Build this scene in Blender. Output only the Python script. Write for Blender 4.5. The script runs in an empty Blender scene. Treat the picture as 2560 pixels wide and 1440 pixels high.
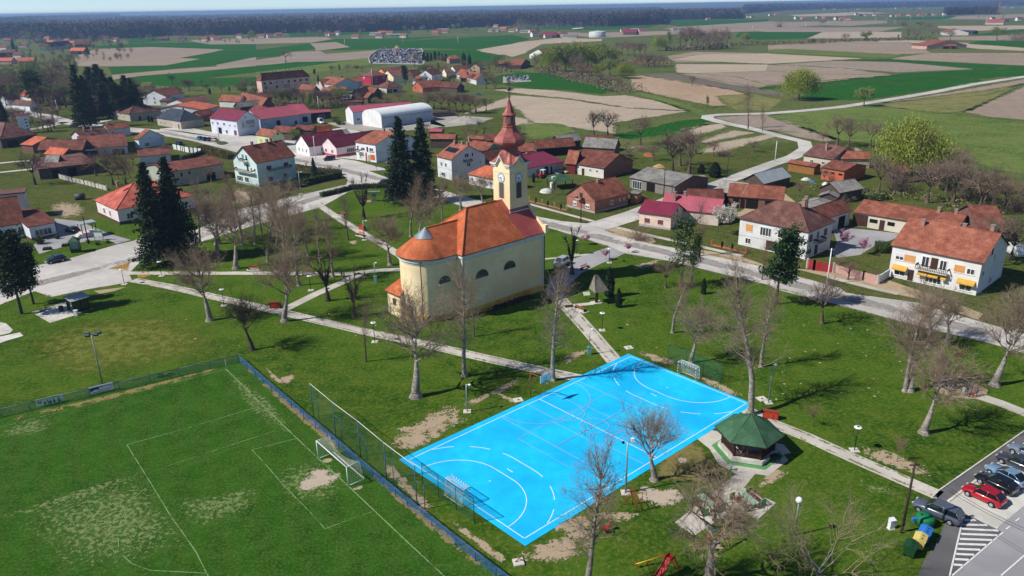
import bpy, bmesh, random
from math import *
from mathutils import Vector as V, Matrix, noise
from mathutils.geometry import tessellate_polygon
SC=bpy.context.scene; COL=SC.collection
random.seed(7)
# ---------------- camera, sky, sun, exposure ----------------
FPX,PIT,ROLL,CH=1905.,radians(20.3),.0165,49.5
cd=bpy.data.cameras.new('camera'); cam=bpy.data.objects.new('camera',cd); COL.objects.link(cam); SC.camera=cam
cd.sensor_width=36; cd.lens=FPX/2560*36; cd.clip_start=.5; cd.clip_end=90000
cam.location=(0,0,CH)
_c,_s=cos(PIT),sin(PIT)
FW=V((0,_c,-_s)); U0=V((0,_s,_c)); R0=V((1,0,0)); cr,sr=cos(ROLL),sin(ROLL)
# image right / up expressed in the world
IR=(R0*cr-U0*sr); IU=(R0*sr+U0*cr)
cam.matrix_world=Matrix(((IR.x,IU.x,-FW.x,0),(IR.y,IU.y,-FW.y,0),(IR.z,IU.z,-FW.z,CH),(0,0,0,1)))
CAM=V((0,0,CH))
SUN_EL=radians(43); SH_AZ=radians(16)      # height of the sun; direction the shadows fall (from +x)
W=bpy.data.worlds.new('World'); SC.world=W; W.use_nodes=True
_n=W.node_tree; _bg=_n.nodes['Background']; _sk=_n.nodes.new('ShaderNodeTexSky')
_sk.sky_type='NISHITA'; _sk.sun_disc=False; _sk.sun_elevation=SUN_EL; _sk.sun_rotation=atan2(-cos(SH_AZ),-sin(SH_AZ))
_sk.air_density=.75; _sk.dust_density=.15; _sk.ozone_density=3; _sk.altitude=3500
_n.links.new(_sk.outputs[0],_bg.inputs[0]); _bg.inputs[1].default_value=.115
sl=bpy.data.lights.new('sun','SUN'); sl.energy=4.8; sl.angle=radians(.53); sl.color=(1,.955,.89)
so=bpy.data.objects.new('sun',sl); COL.objects.link(so); so.location=(-100,-30,200)
so.rotation_euler=V((cos(SH_AZ)*cos(SUN_EL),sin(SH_AZ)*cos(SUN_EL),-sin(SUN_EL))).to_track_quat('-Z','Y').to_euler()
SC.view_settings.view_transform='Standard'; SC.view_settings.look='None'; SC.view_settings.gamma=1; SC.view_settings.exposure=0.1
SC.cycles.use_denoising=True; SC.cycles.max_bounces=5; SC.cycles.transparent_max_bounces=24; SC.cycles.volume_bounces=0
SC.cycles.diffuse_bounces=3; SC.cycles.glossy_bounces=2; SC.cycles.caustics_reflective=False; SC.cycles.caustics_refractive=False
# ---------------- photograph pixels -> points in the place ----------------
def ray(px,py):
    a=px-1280.;b=720.-py
    return IR*a+IU*b+FW*FPX
def G(px,py,z=0.):
    d=ray(px,py); return CAM+d*((z-CH)/d.z)
def HG(b,t):
    g=G(*b); d=ray(*t); return CH+d.z*hypot(g.x,g.y)/hypot(d.x,d.y)
def PL(p,a,n):
    d=ray(*p); return CAM+d*((a-CAM).dot(n)/d.dot(n))
def tl(t,p): return (t[0]+p[0]/t[2],t[1]+p[1]/t[2])
T={(c,r):(640*c,360*r,4.) for c in range(4) for r in range(4)}
# ---------------- materials ----------------
MATS={}
def lin(h):
    if not isinstance(h,str): return h
    return tuple(((int(h[i:i+2],16)/255+.055)/1.055)**2.4 if int(h[i:i+2],16)>10 else int(h[i:i+2],16)/255/12.92 for i in (0,2,4))
def nt(m):
    m.use_nodes=True; t=m.node_tree; return t,t.nodes['Principled BSDF']
def nz(t,scale,detail=4,rough=.6,dist=0,vec=None,d4=None):
    n=t.nodes.new('ShaderNodeTexNoise'); n.inputs['Scale'].default_value=scale; n.inputs['Detail'].default_value=detail
    n.inputs['Roughness'].default_value=rough; n.inputs['Distortion'].default_value=dist
    if vec: t.links.new(vec,n.inputs['Vector'])
    return n.outputs['Fac']
def ramp(t,src,a,b,ca=(0,0,0,1),cb=(1,1,1,1)):
    r=t.nodes.new('ShaderNodeValToRGB'); e=r.color_ramp.elements; e[0].position=a; e[1].position=b; e[0].color=ca; e[1].color=cb
    t.links.new(src,r.inputs[0]); return r.outputs[0]
def mix(t,f,a,b,mode='MIX'):
    m=t.nodes.new('ShaderNodeMix'); m.data_type='RGBA'; m.blend_type=mode
    for s,v in ((0,f),(6,a),(7,b)):
        if isinstance(v,(int,float)): m.inputs[s].default_value=v
        elif isinstance(v,(tuple,list,str)):
            v=lin(v); m.inputs[s].default_value=(v[0],v[1],v[2],1)
        else: t.links.new(v,m.inputs[s])
    return m.outputs[2]
def math_(t,op,a,b=0.,c=None):
    m=t.nodes.new('ShaderNodeMath'); m.operation=op
    for s,v in enumerate((a,b) if c is None else (a,b,c)):
        if isinstance(v,(int,float)): m.inputs[s].default_value=v
        else: t.links.new(v,m.inputs[s])
    return m.outputs[0]
def coord(t,k='Object'):
    return t.nodes.new('ShaderNodeTexCoord').outputs[k]
def bump(t,b,h,s=.3,d=.05):
    n=t.nodes.new('ShaderNodeBump'); n.inputs['Strength'].default_value=s; n.inputs['Distance'].default_value=d
    t.links.new(h,n.inputs['Height']); t.links.new(n.outputs[0],b.inputs['Normal'])
def M(k,c,c2=None,sc=1.,rough=.8,bp=0.,metal=0.,spec=.3,det=5,lo=.35,hi=.65,c3=None,sc3=.1,rnd=0.):
    """plain mottled surface: c mixed to c2 by noise of scale sc, then c3 by a broad noise"""
    if k in MATS: return MATS[k]
    m=bpy.data.materials.new(k); MATS[k]=m; t,b=nt(m)
    b.inputs['Roughness'].default_value=rough; b.inputs['Metallic'].default_value=metal; b.inputs['Specular IOR Level'].default_value=spec
    c=lin(c); src=(c[0],c[1],c[2],1); out=None; co=coord(t)
    if c2 is not None:
        f=ramp(t,nz(t,sc,det,vec=co),lo,hi); out=mix(t,f,c,c2)
        if c3 is not None: out=mix(t,ramp(t,nz(t,sc3,4,vec=co),.42,.62),out,c3)
    if rnd:
        oi=t.nodes.new('ShaderNodeObjectInfo'); hs=t.nodes.new('ShaderNodeHueSaturation')
        mr=t.nodes.new('ShaderNodeMapRange'); t.links.new(oi.outputs['Random'],mr.inputs[0]); mr.inputs[3].default_value=1-rnd; mr.inputs[4].default_value=1+rnd
        t.links.new(mr.outputs[0],hs.inputs['Value'])
        if out is None: hs.inputs['Color'].default_value=src
        else: t.links.new(out,hs.inputs['Color'])
        out=hs.outputs[0]
    if out is None: b.inputs['Base Color'].default_value=src
    else: t.links.new(out,b.inputs['Base Color'])
    if bp: bump(t,b,nz(t,sc*2,4,vec=co),bp)
    return m
def roofmat(k,c,c2,c3,row=.33,col=.25,rough=.85,metalrib=False,dark=.55):
    """tiled or ribbed roof: UV in metres, u along the eave, v up the slope"""
    if k in MATS: return MATS[k]
    m=bpy.data.materials.new(k); MATS[k]=m; t,b=nt(m); uv=coord(t,'UV'); b.inputs['Roughness'].default_value=rough; b.inputs['Specular IOR Level'].default_value=.25
    if metalrib:
        w=t.nodes.new('ShaderNodeTexWave'); w.bands_direction='X'; w.inputs['Scale'].default_value=1/(.45*2)*1.0; w.inputs['Distortion'].default_value=0; t.links.new(uv,w.inputs[0])
        base=mix(t,ramp(t,nz(t,.35,4,vec=uv),.35,.7),c,c2); base=mix(t,math_(t,'MULTIPLY',ramp(t,w.outputs[1],.0,.25),.0),base,c3)
        base=mix(t,ramp(t,nz(t,2.2,5,vec=uv),.58,.75),base,c3)
        t.links.new(base,b.inputs['Base Color']); bump(t,b,w.outputs[1],.5,.05); return m
    br=t.nodes.new('ShaderNodeTexBrick'); t.links.new(uv,br.inputs[0]); br.inputs['Scale'].default_value=1
    br.inputs['Brick Width'].default_value=col; br.inputs['Row Height'].default_value=row; br.inputs['Mortar Size'].default_value=.028; br.inputs['Mortar Smooth'].default_value=.6
    br.inputs['Bias'].default_value=0
    a,bb=lin(c),lin(c2)
    br.inputs['Color1'].default_value=(*a,1); br.inputs['Color2'].default_value=(*bb,1); br.inputs['Mortar'].default_value=(a[0]*dark*.6,a[1]*dark*.6,a[2]*dark*.6,1)
    o=mix(t,ramp(t,nz(t,.5,6,.7,vec=uv),.45,.66),br.outputs[0],c3)
    o=mix(t,ramp(t,nz(t,3.5,3,.7,vec=uv),.35,.75),o,mix(t,.5,o,c3))
    sp=ramp(t,nz(t,1.1,8,.8,vec=uv),.62,.7); o=mix(t,math_(t,'MULTIPLY',sp,.45),o,(.3,.24,.19))
    a2=tuple(v*.5 for v in lin(c2)); o=mix(t,math_(t,'MULTIPLY',ramp(t,nz(t,.22,7,.75,vec=coord(t)),.46,.64),.55 if 'church' not in k else .12),o,a2)
    oi=t.nodes.new('ShaderNodeObjectInfo'); hs=t.nodes.new('ShaderNodeHueSaturation'); mr=t.nodes.new('ShaderNodeMapRange'); t.links.new(oi.outputs['Random'],mr.inputs[0]); mr.inputs[3].default_value=.82 if 'church' not in k else 1.05; mr.inputs[4].default_value=1.15; t.links.new(mr.outputs[0],hs.inputs['Value']); t.links.new(o,hs.inputs['Color'])
    t.links.new(hs.outputs[0],b.inputs['Base Color']); bump(t,b,br.outputs['Fac'],-.6,.06); return m
def brickmat(k,c,c2,mort,sz=(.3,.1)):
    if k in MATS: return MATS[k]
    m=bpy.data.materials.new(k); MATS[k]=m; t,b=nt(m); uv=coord(t,'UV'); b.inputs['Roughness'].default_value=.9
    br=t.nodes.new('ShaderNodeTexBrick'); t.links.new(uv,br.inputs[0]); br.inputs['Scale'].default_value=1; br.inputs['Brick Width'].default_value=sz[0]; br.inputs['Row Height'].default_value=sz[1]; br.inputs['Mortar Size'].default_value=.012
    for q,s in ((c,'Color1'),(c2,'Color2'),(mort,'Mortar')): br.inputs[s].default_value=(*lin(q),1)
    t.links.new(mix(t,ramp(t,nz(t,.8,5,vec=uv),.35,.7),br.outputs[0],mix(t,.6,br.outputs[0],c2)),b.inputs['Base Color']); return m
def decal(k,c,c2,sc=3.,amt=.5,rough=.95,soft=.12,bp=.4,amp=1.9):
    """ground patch whose edge is broken up by noise: coverage from the 'fade' attribute"""
    if k in MATS: return MATS[k]
    m=bpy.data.materials.new(k); MATS[k]=m; t,b=nt(m); co=coord(t); b.inputs['Roughness'].default_value=rough; b.inputs['Specular IOR Level'].default_value=.115
    at=t.nodes.new('ShaderNodeAttribute'); at.attribute_name='fade'
    n=nz(t,sc,8,.72,vec=co); n2=nz(t,sc*.22,4,vec=co)
    f=math_(t,'ADD',at.outputs['Fac'],math_(t,'MULTIPLY',math_(t,'SUBTRACT',math_(t,'ADD',n,n2),1.),amp))
    al=ramp(t,f,amt-soft,amt+soft); t.links.new(al,b.inputs['Alpha'])
    t.links.new(mix(t,ramp(t,nz(t,sc*2.3,6,vec=co),.3,.7),c,c2),b.inputs['Base Color']); bump(t,b,nz(t,sc*4,5,vec=co),bp,.06)
    return m
# ---------------- mesh building ----------------
class MB:
    def __init__(s): s.v=[];s.f=[];s.m=[];s.uv=[];s.fade=None;s.sm=[]
    def face(s,pts,mi=0,uv=None,sm=False):
        n=len(s.v); s.v+= [tuple(p) for p in pts]; s.f.append(tuple(range(n,n+len(pts)))); s.m.append(mi); s.sm.append(sm)
        if uv is None:
            a,b,c=V(pts[0]),V(pts[1]),V(pts[2]); nn=(b-a).cross(c-a)
            if nn.length<1e-9: uv=[(0,0)]*len(pts)
            else:
                nn.normalize(); ux=V((0,0,1)).cross(nn)
                ux=V((1,0,0)) if ux.length<.05 else ux.normalized()
                uy=nn.cross(ux); uv=[(V(p).dot(ux),V(p).dot(uy)) for p in pts]
        s.uv+=list(uv)
    def box(s,x0,y0,z0,x1,y1,z1,mi=0,mt=None):
        p=[V(q) for q in ((x0,y0,z0),(x1,y0,z0),(x1,y1,z0),(x0,y1,z0),(x0,y0,z1),(x1,y0,z1),(x1,y1,z1),(x0,y1,z1))]
        if mt is not None: p=[mt@q for q in p]
        for f in ((0,3,2,1),(4,5,6,7),(0,1,5,4),(1,2,6,5),(2,3,7,6),(3,0,4,7)): s.face([p[i] for i in f],mi)
    def cyl(s,a,b,r0,r1=None,n=8,mi=0,cap=True,sm=True):
        a=V(a);b=V(b); r1=r0 if r1 is None else r1; d=(b-a).normalized(); x=d.orthogonal().normalized(); y=d.cross(x)
        A=[a+(x*cos(2*pi*i/n)+y*sin(2*pi*i/n))*r0 for i in range(n)]; B=[b+(x*cos(2*pi*i/n)+y*sin(2*pi*i/n))*r1 for i in range(n)]
        for i in range(n): j=(i+1)%n; s.face([A[i],A[j],B[j],B[i]],mi,sm=sm)
        if cap: s.face(A[::-1],mi); s.face(B,mi)
    def tube(s,pts,r,n=6,mi=0):
        for i in range(len(pts)-1): s.cyl(pts[i],pts[i+1],r,r,n,mi)
    def prism(s,poly,z0,z1,mi=0,mt=None,top=True):
        lo=[V((p[0],p[1],z0)) for p in poly]; hi=[V((p[0],p[1],z1)) for p in poly]
        if mt is not None: lo=[mt@q for q in lo]; hi=[mt@q for q in hi]
        n=len(poly)
        for i in range(n): j=(i+1)%n; s.face([lo[i],lo[j],hi[j],hi[i]],mi)
        if top:
            for tri in tessellate_polygon([hi]): s.face([hi[k] for k in tri],mi)
    def lathe(s,prof,n=12,c=(0,0),mi=0,sm=True,a0=0.,a1=2*pi):
        k=n if abs(a1-a0-2*pi)<1e-6 else n
        R=[[V((c[0]+r*cos(a0+(a1-a0)*i/k),c[1]+r*sin(a0+(a1-a0)*i/k),z)) for i in range(k+1)] for r,z in prof]
        for q in range(len(R)-1):
            for i in range(k):
                if prof[q][0]<1e-6: s.face([R[q][i],R[q+1][i+1],R[q+1][i]],mi,sm=sm)
                elif prof[q+1][0]<1e-6: s.face([R[q][i],R[q][i+1],R[q+1][i]],mi,sm=sm)
                else: s.face([R[q][i],R[q][i+1],R[q+1][i+1],R[q+1][i]],mi,sm=sm)
    def ball(s,c,r,n=10,mi=0,sz=1.):
        s2=MB(); s2.lathe([(r*sin(pi*i/6) if 0<i<6 else 0,-r*sz*cos(pi*i/6)) for i in range(7)],n)
        for f in s2.f: s.face([V(s2.v[i])+V(c) for i in f],mi,sm=True)
    def build(s,name,mats,parent=None,weld=False):
        me=bpy.data.meshes.new(name); me.from_pydata(s.v,[],s.f)
        if not isinstance(mats,(list,tuple)): mats=[mats]
        for m in mats: me.materials.append(m)
        me.polygons.foreach_set('material_index',s.m); me.polygons.foreach_set('use_smooth',s.sm)
        u=me.uv_layers.new(name='uv'); u.data.foreach_set('uv',[x for q in s.uv for x in q])
        if s.fade: at=me.attributes.new('fade','FLOAT','POINT'); at.data.foreach_set('value',s.fade)
        if weld or any(s.sm):
            bm=bmesh.new(); bm.from_mesh(me); bmesh.ops.remove_doubles(bm,verts=bm.verts,dist=.0005); bm.to_mesh(me); bm.free()
        me.update(); return link(name,me,parent)
def link(name,me,parent=None):
    o=bpy.data.objects.new(name,me); COL.objects.link(o)
    if parent is not None: o.parent=parent
    return o
def tag(o,label=None,cat=None,group=None,kind=None):
    for k,v in (('label',label),('category',cat),('group',group),('kind',kind)):
        if v: o[k]=v
    return o
def thing(name,label,cat,loc=(0,0,0),rz=0.,group=None):
    o=link(name,None); o.location=loc; o.rotation_euler=(0,0,rz); return tag(o,label,cat,group)
def kids(o,_c={}):
    k=getattr(kids,'map',None)
    return [c for c in o.children]
def dup(src,loc,rz=0.,sc=1.,label=None,group=None):
    def cp(o,par):
        c=o.copy(); COL.objects.link(c); c.parent=par
        for ch in PARTS.get(o.name,[]): PARTS.setdefault(c.name,[]).append(cp(ch,c))
        return c
    r=cp(src,None); r.location=loc; r.rotation_euler=(0,0,rz); r.scale=(sc,sc,sc) if isinstance(sc,(int,float)) else sc
    if label: r['label']=label
    if group: r['group']=group
    return r
PARTS={}
def reg(root):
    """remember the parts of a thing that will be copied"""
    root_list=[o for o in bpy.data.objects if o.parent==root]
    PARTS[root.name]=root_list
    for o in root_list: reg(o)
    return root
def face_to(p):  # rotation about z that points local -y at the camera
    return atan2(p[1],p[0])-pi/2
# ---------------- ground ----------------
def groundmat(k,cols,sc=(.035,.25,2.2),rough=.95,fleck=None,stripe=None,bp=.5):
    """cols: base, broad variation, mid variation, fine variation"""
    if k in MATS: return MATS[k]
    m=bpy.data.materials.new(k); MATS[k]=m; t,b=nt(m); co=coord(t); b.inputs['Roughness'].default_value=rough; b.inputs['Specular IOR Level'].default_value=.0
    o=mix(t,ramp(t,nz(t,sc[0],6,.68,vec=co),.4,.58),cols[0],cols[1])
    o=mix(t,math_(t,'MULTIPLY',ramp(t,nz(t,sc[1],8,.72,vec=co),.42,.66),.9),o,cols[2])
    f=nz(t,sc[2],6,.75,vec=co)
    o=mix(t,math_(t,'MULTIPLY',ramp(t,f,.47,.66),.8),o,cols[3])
    dk=lin(cols[0]); o=mix(t,math_(t,'MULTIPLY',ramp(t,nz(t,sc[2]*2.1,6,.85,vec=co),.6,.38),.8),o,(dk[0]*.3,dk[1]*.35,dk[2]*.35))
    if stripe:
        w=t.nodes.new('ShaderNodeTexWave'); mp=t.nodes.new('ShaderNodeMapping'); mp.inputs['Rotation'].default_value=(0,0,stripe[0]); t.links.new(co,mp.inputs[0]); t.links.new(mp.outputs[0],w.inputs[0])
        w.inputs['Scale'].default_value=stripe[1]; w.inputs['Distortion'].default_value=stripe[3]; w.inputs['Detail'].default_value=4; w.inputs['Detail Scale'].default_value=.6
        o=mix(t,math_(t,'MULTIPLY',w.outputs[1],stripe[4]),o,stripe[2])
    if fleck: o=mix(t,ramp(t,nz(t,fleck[1],3,.9,vec=co),fleck[2],fleck[2]+.03),o,fleck[0])
    t.links.new(o,b.inputs['Base Color']); bump(t,b,f,bp,.12); return m
g0=groundmat('meadow',['34541e','506230','68683e','807c58'],(.006,.05,.6))
park=groundmat('park_grass',['20480a','3e6014','54681e','70783c'],(.05,.3,2.0),fleck=('b4bc94',6.,.76),bp=.9)
pitchm=groundmat('pitch_grass',['204808','2e5410','426220','5e763c'],(.08,.45,3.2),fleck=('94a676',4.5,.665),stripe=(radians(-25),.09,'356a1c',6.,.25),bp=.9)
gm={
 'green':groundmat('young_wheat',['1e5018','265a1c','306222','406c30'],(.02,.1,.8),stripe=(.3,.12,'184414',3,.3)),
 'lgreen':groundmat('meadow_light',['3e6020','587034','70763e','8a8c58'],(.02,.12,.8)),
 'olive':groundmat('rough_grass',['50642c','6c6e3a','8a8054','a09670'],(.03,.15,1.)),
 'soil':groundmat('bare_soil',['948575','a08f7e','8a7a6b','aa9a88'],(.01,.06,.5),stripe=(.5,.05,'7c6e60',9,.14)),
 'tan':groundmat('dry_field',['ab9c88','b6a690','a09080','c0b19c'],(.01,.06,.5),stripe=(1.2,.05,'968670',9,.14)),
 'dark':groundmat('dark_soil',['6a625e','75695f','60584f','857a6e'],(.02,.1,.5)),
 'grey':groundmat('stubble',['8f8176','9c8e80','85796c','a89a8a'],(.01,.08,.6),stripe=(.4,.05,'746a60',9,.14)),
 'reed':groundmat('reeds',['a48a70','b29a80','947c66','bca68e'],(.03,.2,1.5),bp=1.),
 'yard':groundmat('yard_grass',['2a4a12','445620','5c5c30','7a6e4c'],(.05,.3,1.6)),
 'dirt':groundmat('trodden_earth',['a89478','b3a084','98866c','bfae94'],(.1,.5,2.)),
 'gravel':groundmat('gravel',['9c988e','aaa69c','8c8880','b8b4a8'],(.1,.5,3.)),
}
asph=M('worn_asphalt','c0bab2','cdc8c0',.6,.9,.15,c3='aeaaa2',sc3=.06)
asph_d=M('dark_asphalt','5e5c5e','6e6c6c',.8,.9,.15,c3='565456',sc3=.1)
asph_m=M('grey_asphalt','9c9a9c','aaa8a8',.8,.9,.1,c3='8e8c8e',sc3=.1)
conc=M('path_concrete','c2bbae','cdc7bb',.8,.9,.15,c3='b2aba0',sc3=.15)
conc2=M('slab_concrete','cdc9be','dcd8ce',.5,.9,.2,c3='b8b2a6',sc3=.3)
white=M('white_paint','e4e4e0','d2d2cc',2.,.6)
def poly(name,pts,mat,lvl=1,z=None,kind='structure',label=None,cat=None,world=False):
    z=lvl*.006 if z is None else z
    P=[V((p[0],p[1],z)) if world else G(p[0],p[1]) for p in pts]
    for p in P: p.z=z
    c=V((P[0].x,P[0].y,0)); mb=MB()
    for tri in tessellate_polygon([P]):
        q=[P[i] for i in tri]
        if (q[1]-q[0]).cross(q[2]-q[0]).z<0: q.reverse()
        mb.face(q,0,[(a.x,a.y) for a in q])
    o=mb.build(name,mat); tag(o,label,cat,None,kind); return o
def ribbon(name,pts,w,mat,lvl=2,kind='structure',world=False,close=False,z=None):
    P=[V((p[0],p[1],0)) if world else G(p[0],p[1]) for p in pts]; z=lvl*.006 if z is None else z
    # smooth
    mb=MB(); n=len(P); A=[];B=[]
    for i,p in enumerate(P):
        a=P[(i-1)%n] if (close or i>0) else p; b=P[(i+1)%n] if (close or i<n-1) else p
        d=(b-a).normalized(); nn=V((-d.y,d.x,0)); ww=w[i] if isinstance(w,(list,tuple)) else w
        A.append(p+nn*ww/2); B.append(p-nn*ww/2)
    for i in range(n if close else n-1):
        j=(i+1)%n; q=[B[i],B[j],A[j],A[i]]
        q=[V((a.x,a.y,z)) for a in q]; mb.face(q,0,[(a.x,a.y) for a in q])
    return tag(mb.build(name,mat),kind=kind)
PZ=[0.]
def patch(pts,mat,lvl=3,name='dirt_patch',world=False,rings=(0,.45,.75,1.),vals=(1,.85,.5,0)):
    P=[V((p[0],p[1],0)) if world else G(p[0],p[1]) for p in pts]; c=sum(P,V())/len(P); PZ[0]+=.00035; z=lvl*.006+PZ[0]
    mb=MB(); mb.fade=[]; n=len(P)
    # refine the outline
    Q=[]
    for i in range(n):
        a,b,cc,d=P[i-1],P[i],P[(i+1)%n],P[(i+2)%n]
        for k in range(4):
            t=k/4; Q.append(.5*((2*b)+(cc-a)*t+(2*a-5*b+4*cc-d)*t*t+(3*b-a-3*cc+d)*t**3))
    n=len(Q)
    for r in range(len(rings)-1):
        for i in range(n):
            j=(i+1)%n; q=[(i,r),(i,r+1),(j,r+1),(j,r)]
            if r==0: q=[(i,0),(i,1),(j,1)]
            pts_=[]
            for k,rr in q:
                p=c+(Q[k]-c)*rings[rr]; pts_.append(V((p.x,p.y,z))); mb.fade.append(vals[rr])
            if (pts_[1]-pts_[0]).cross(pts_[2]-pts_[0]).z<0:
                pts_.reverse(); m_=len(pts_); mb.fade[-m_:]=mb.fade[-m_:][::-1]
            mb.face(pts_,0)
    return tag(mb.build(name,mat),kind='structure')
mb=MB(); S=60000.
mb.face([(-S,-2000,0),(S,-2000,0),(S,S,0),(-S,S,0)],0); tag(mb.build('ground',g0),kind='structure')
t00,t10,t20,t30=[(640*i,0,4.) for i in range(4)]; t01,t11,t21,t31=[(640*i,360,4.) for i in range(4)]
t02,t12,t22,t32=[(640*i,720,4.) for i in range(4)]; t03,t13,t23,t33=[(640*i,1080,4.) for i in range(4)]
def tp(t,pts): return [tl(t,p) for p in pts]
# village ground: park and gardens
poly('park_lawn',[(-300,1500),(-300,690),(0,640),(150,560),(640,500),(1000,440),(1400,545),(1660,640),(2000,700),(2620,880),(2900,1000),(2900,1500)],park,1)
poly('village_green',[(-300,690),(-300,280),(200,250),(620,230),(1000,230),(1270,290),(1620,390),(2100,345),(2700,520),(2900,900),(2620,880),(2000,700),(1660,640),(1400,545),(1000,440),(640,500)],gm['yard'],.5)
# football pitch
pc=[(-260,1130),(598,905),(1290,1500),(600,2100),(-900,1500)]
poly('football_pitch',[(-500,1120),(0,1040),(597,893),(1244,1442),(1500,1680),(-500,2000)],pitchm,2)
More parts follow.
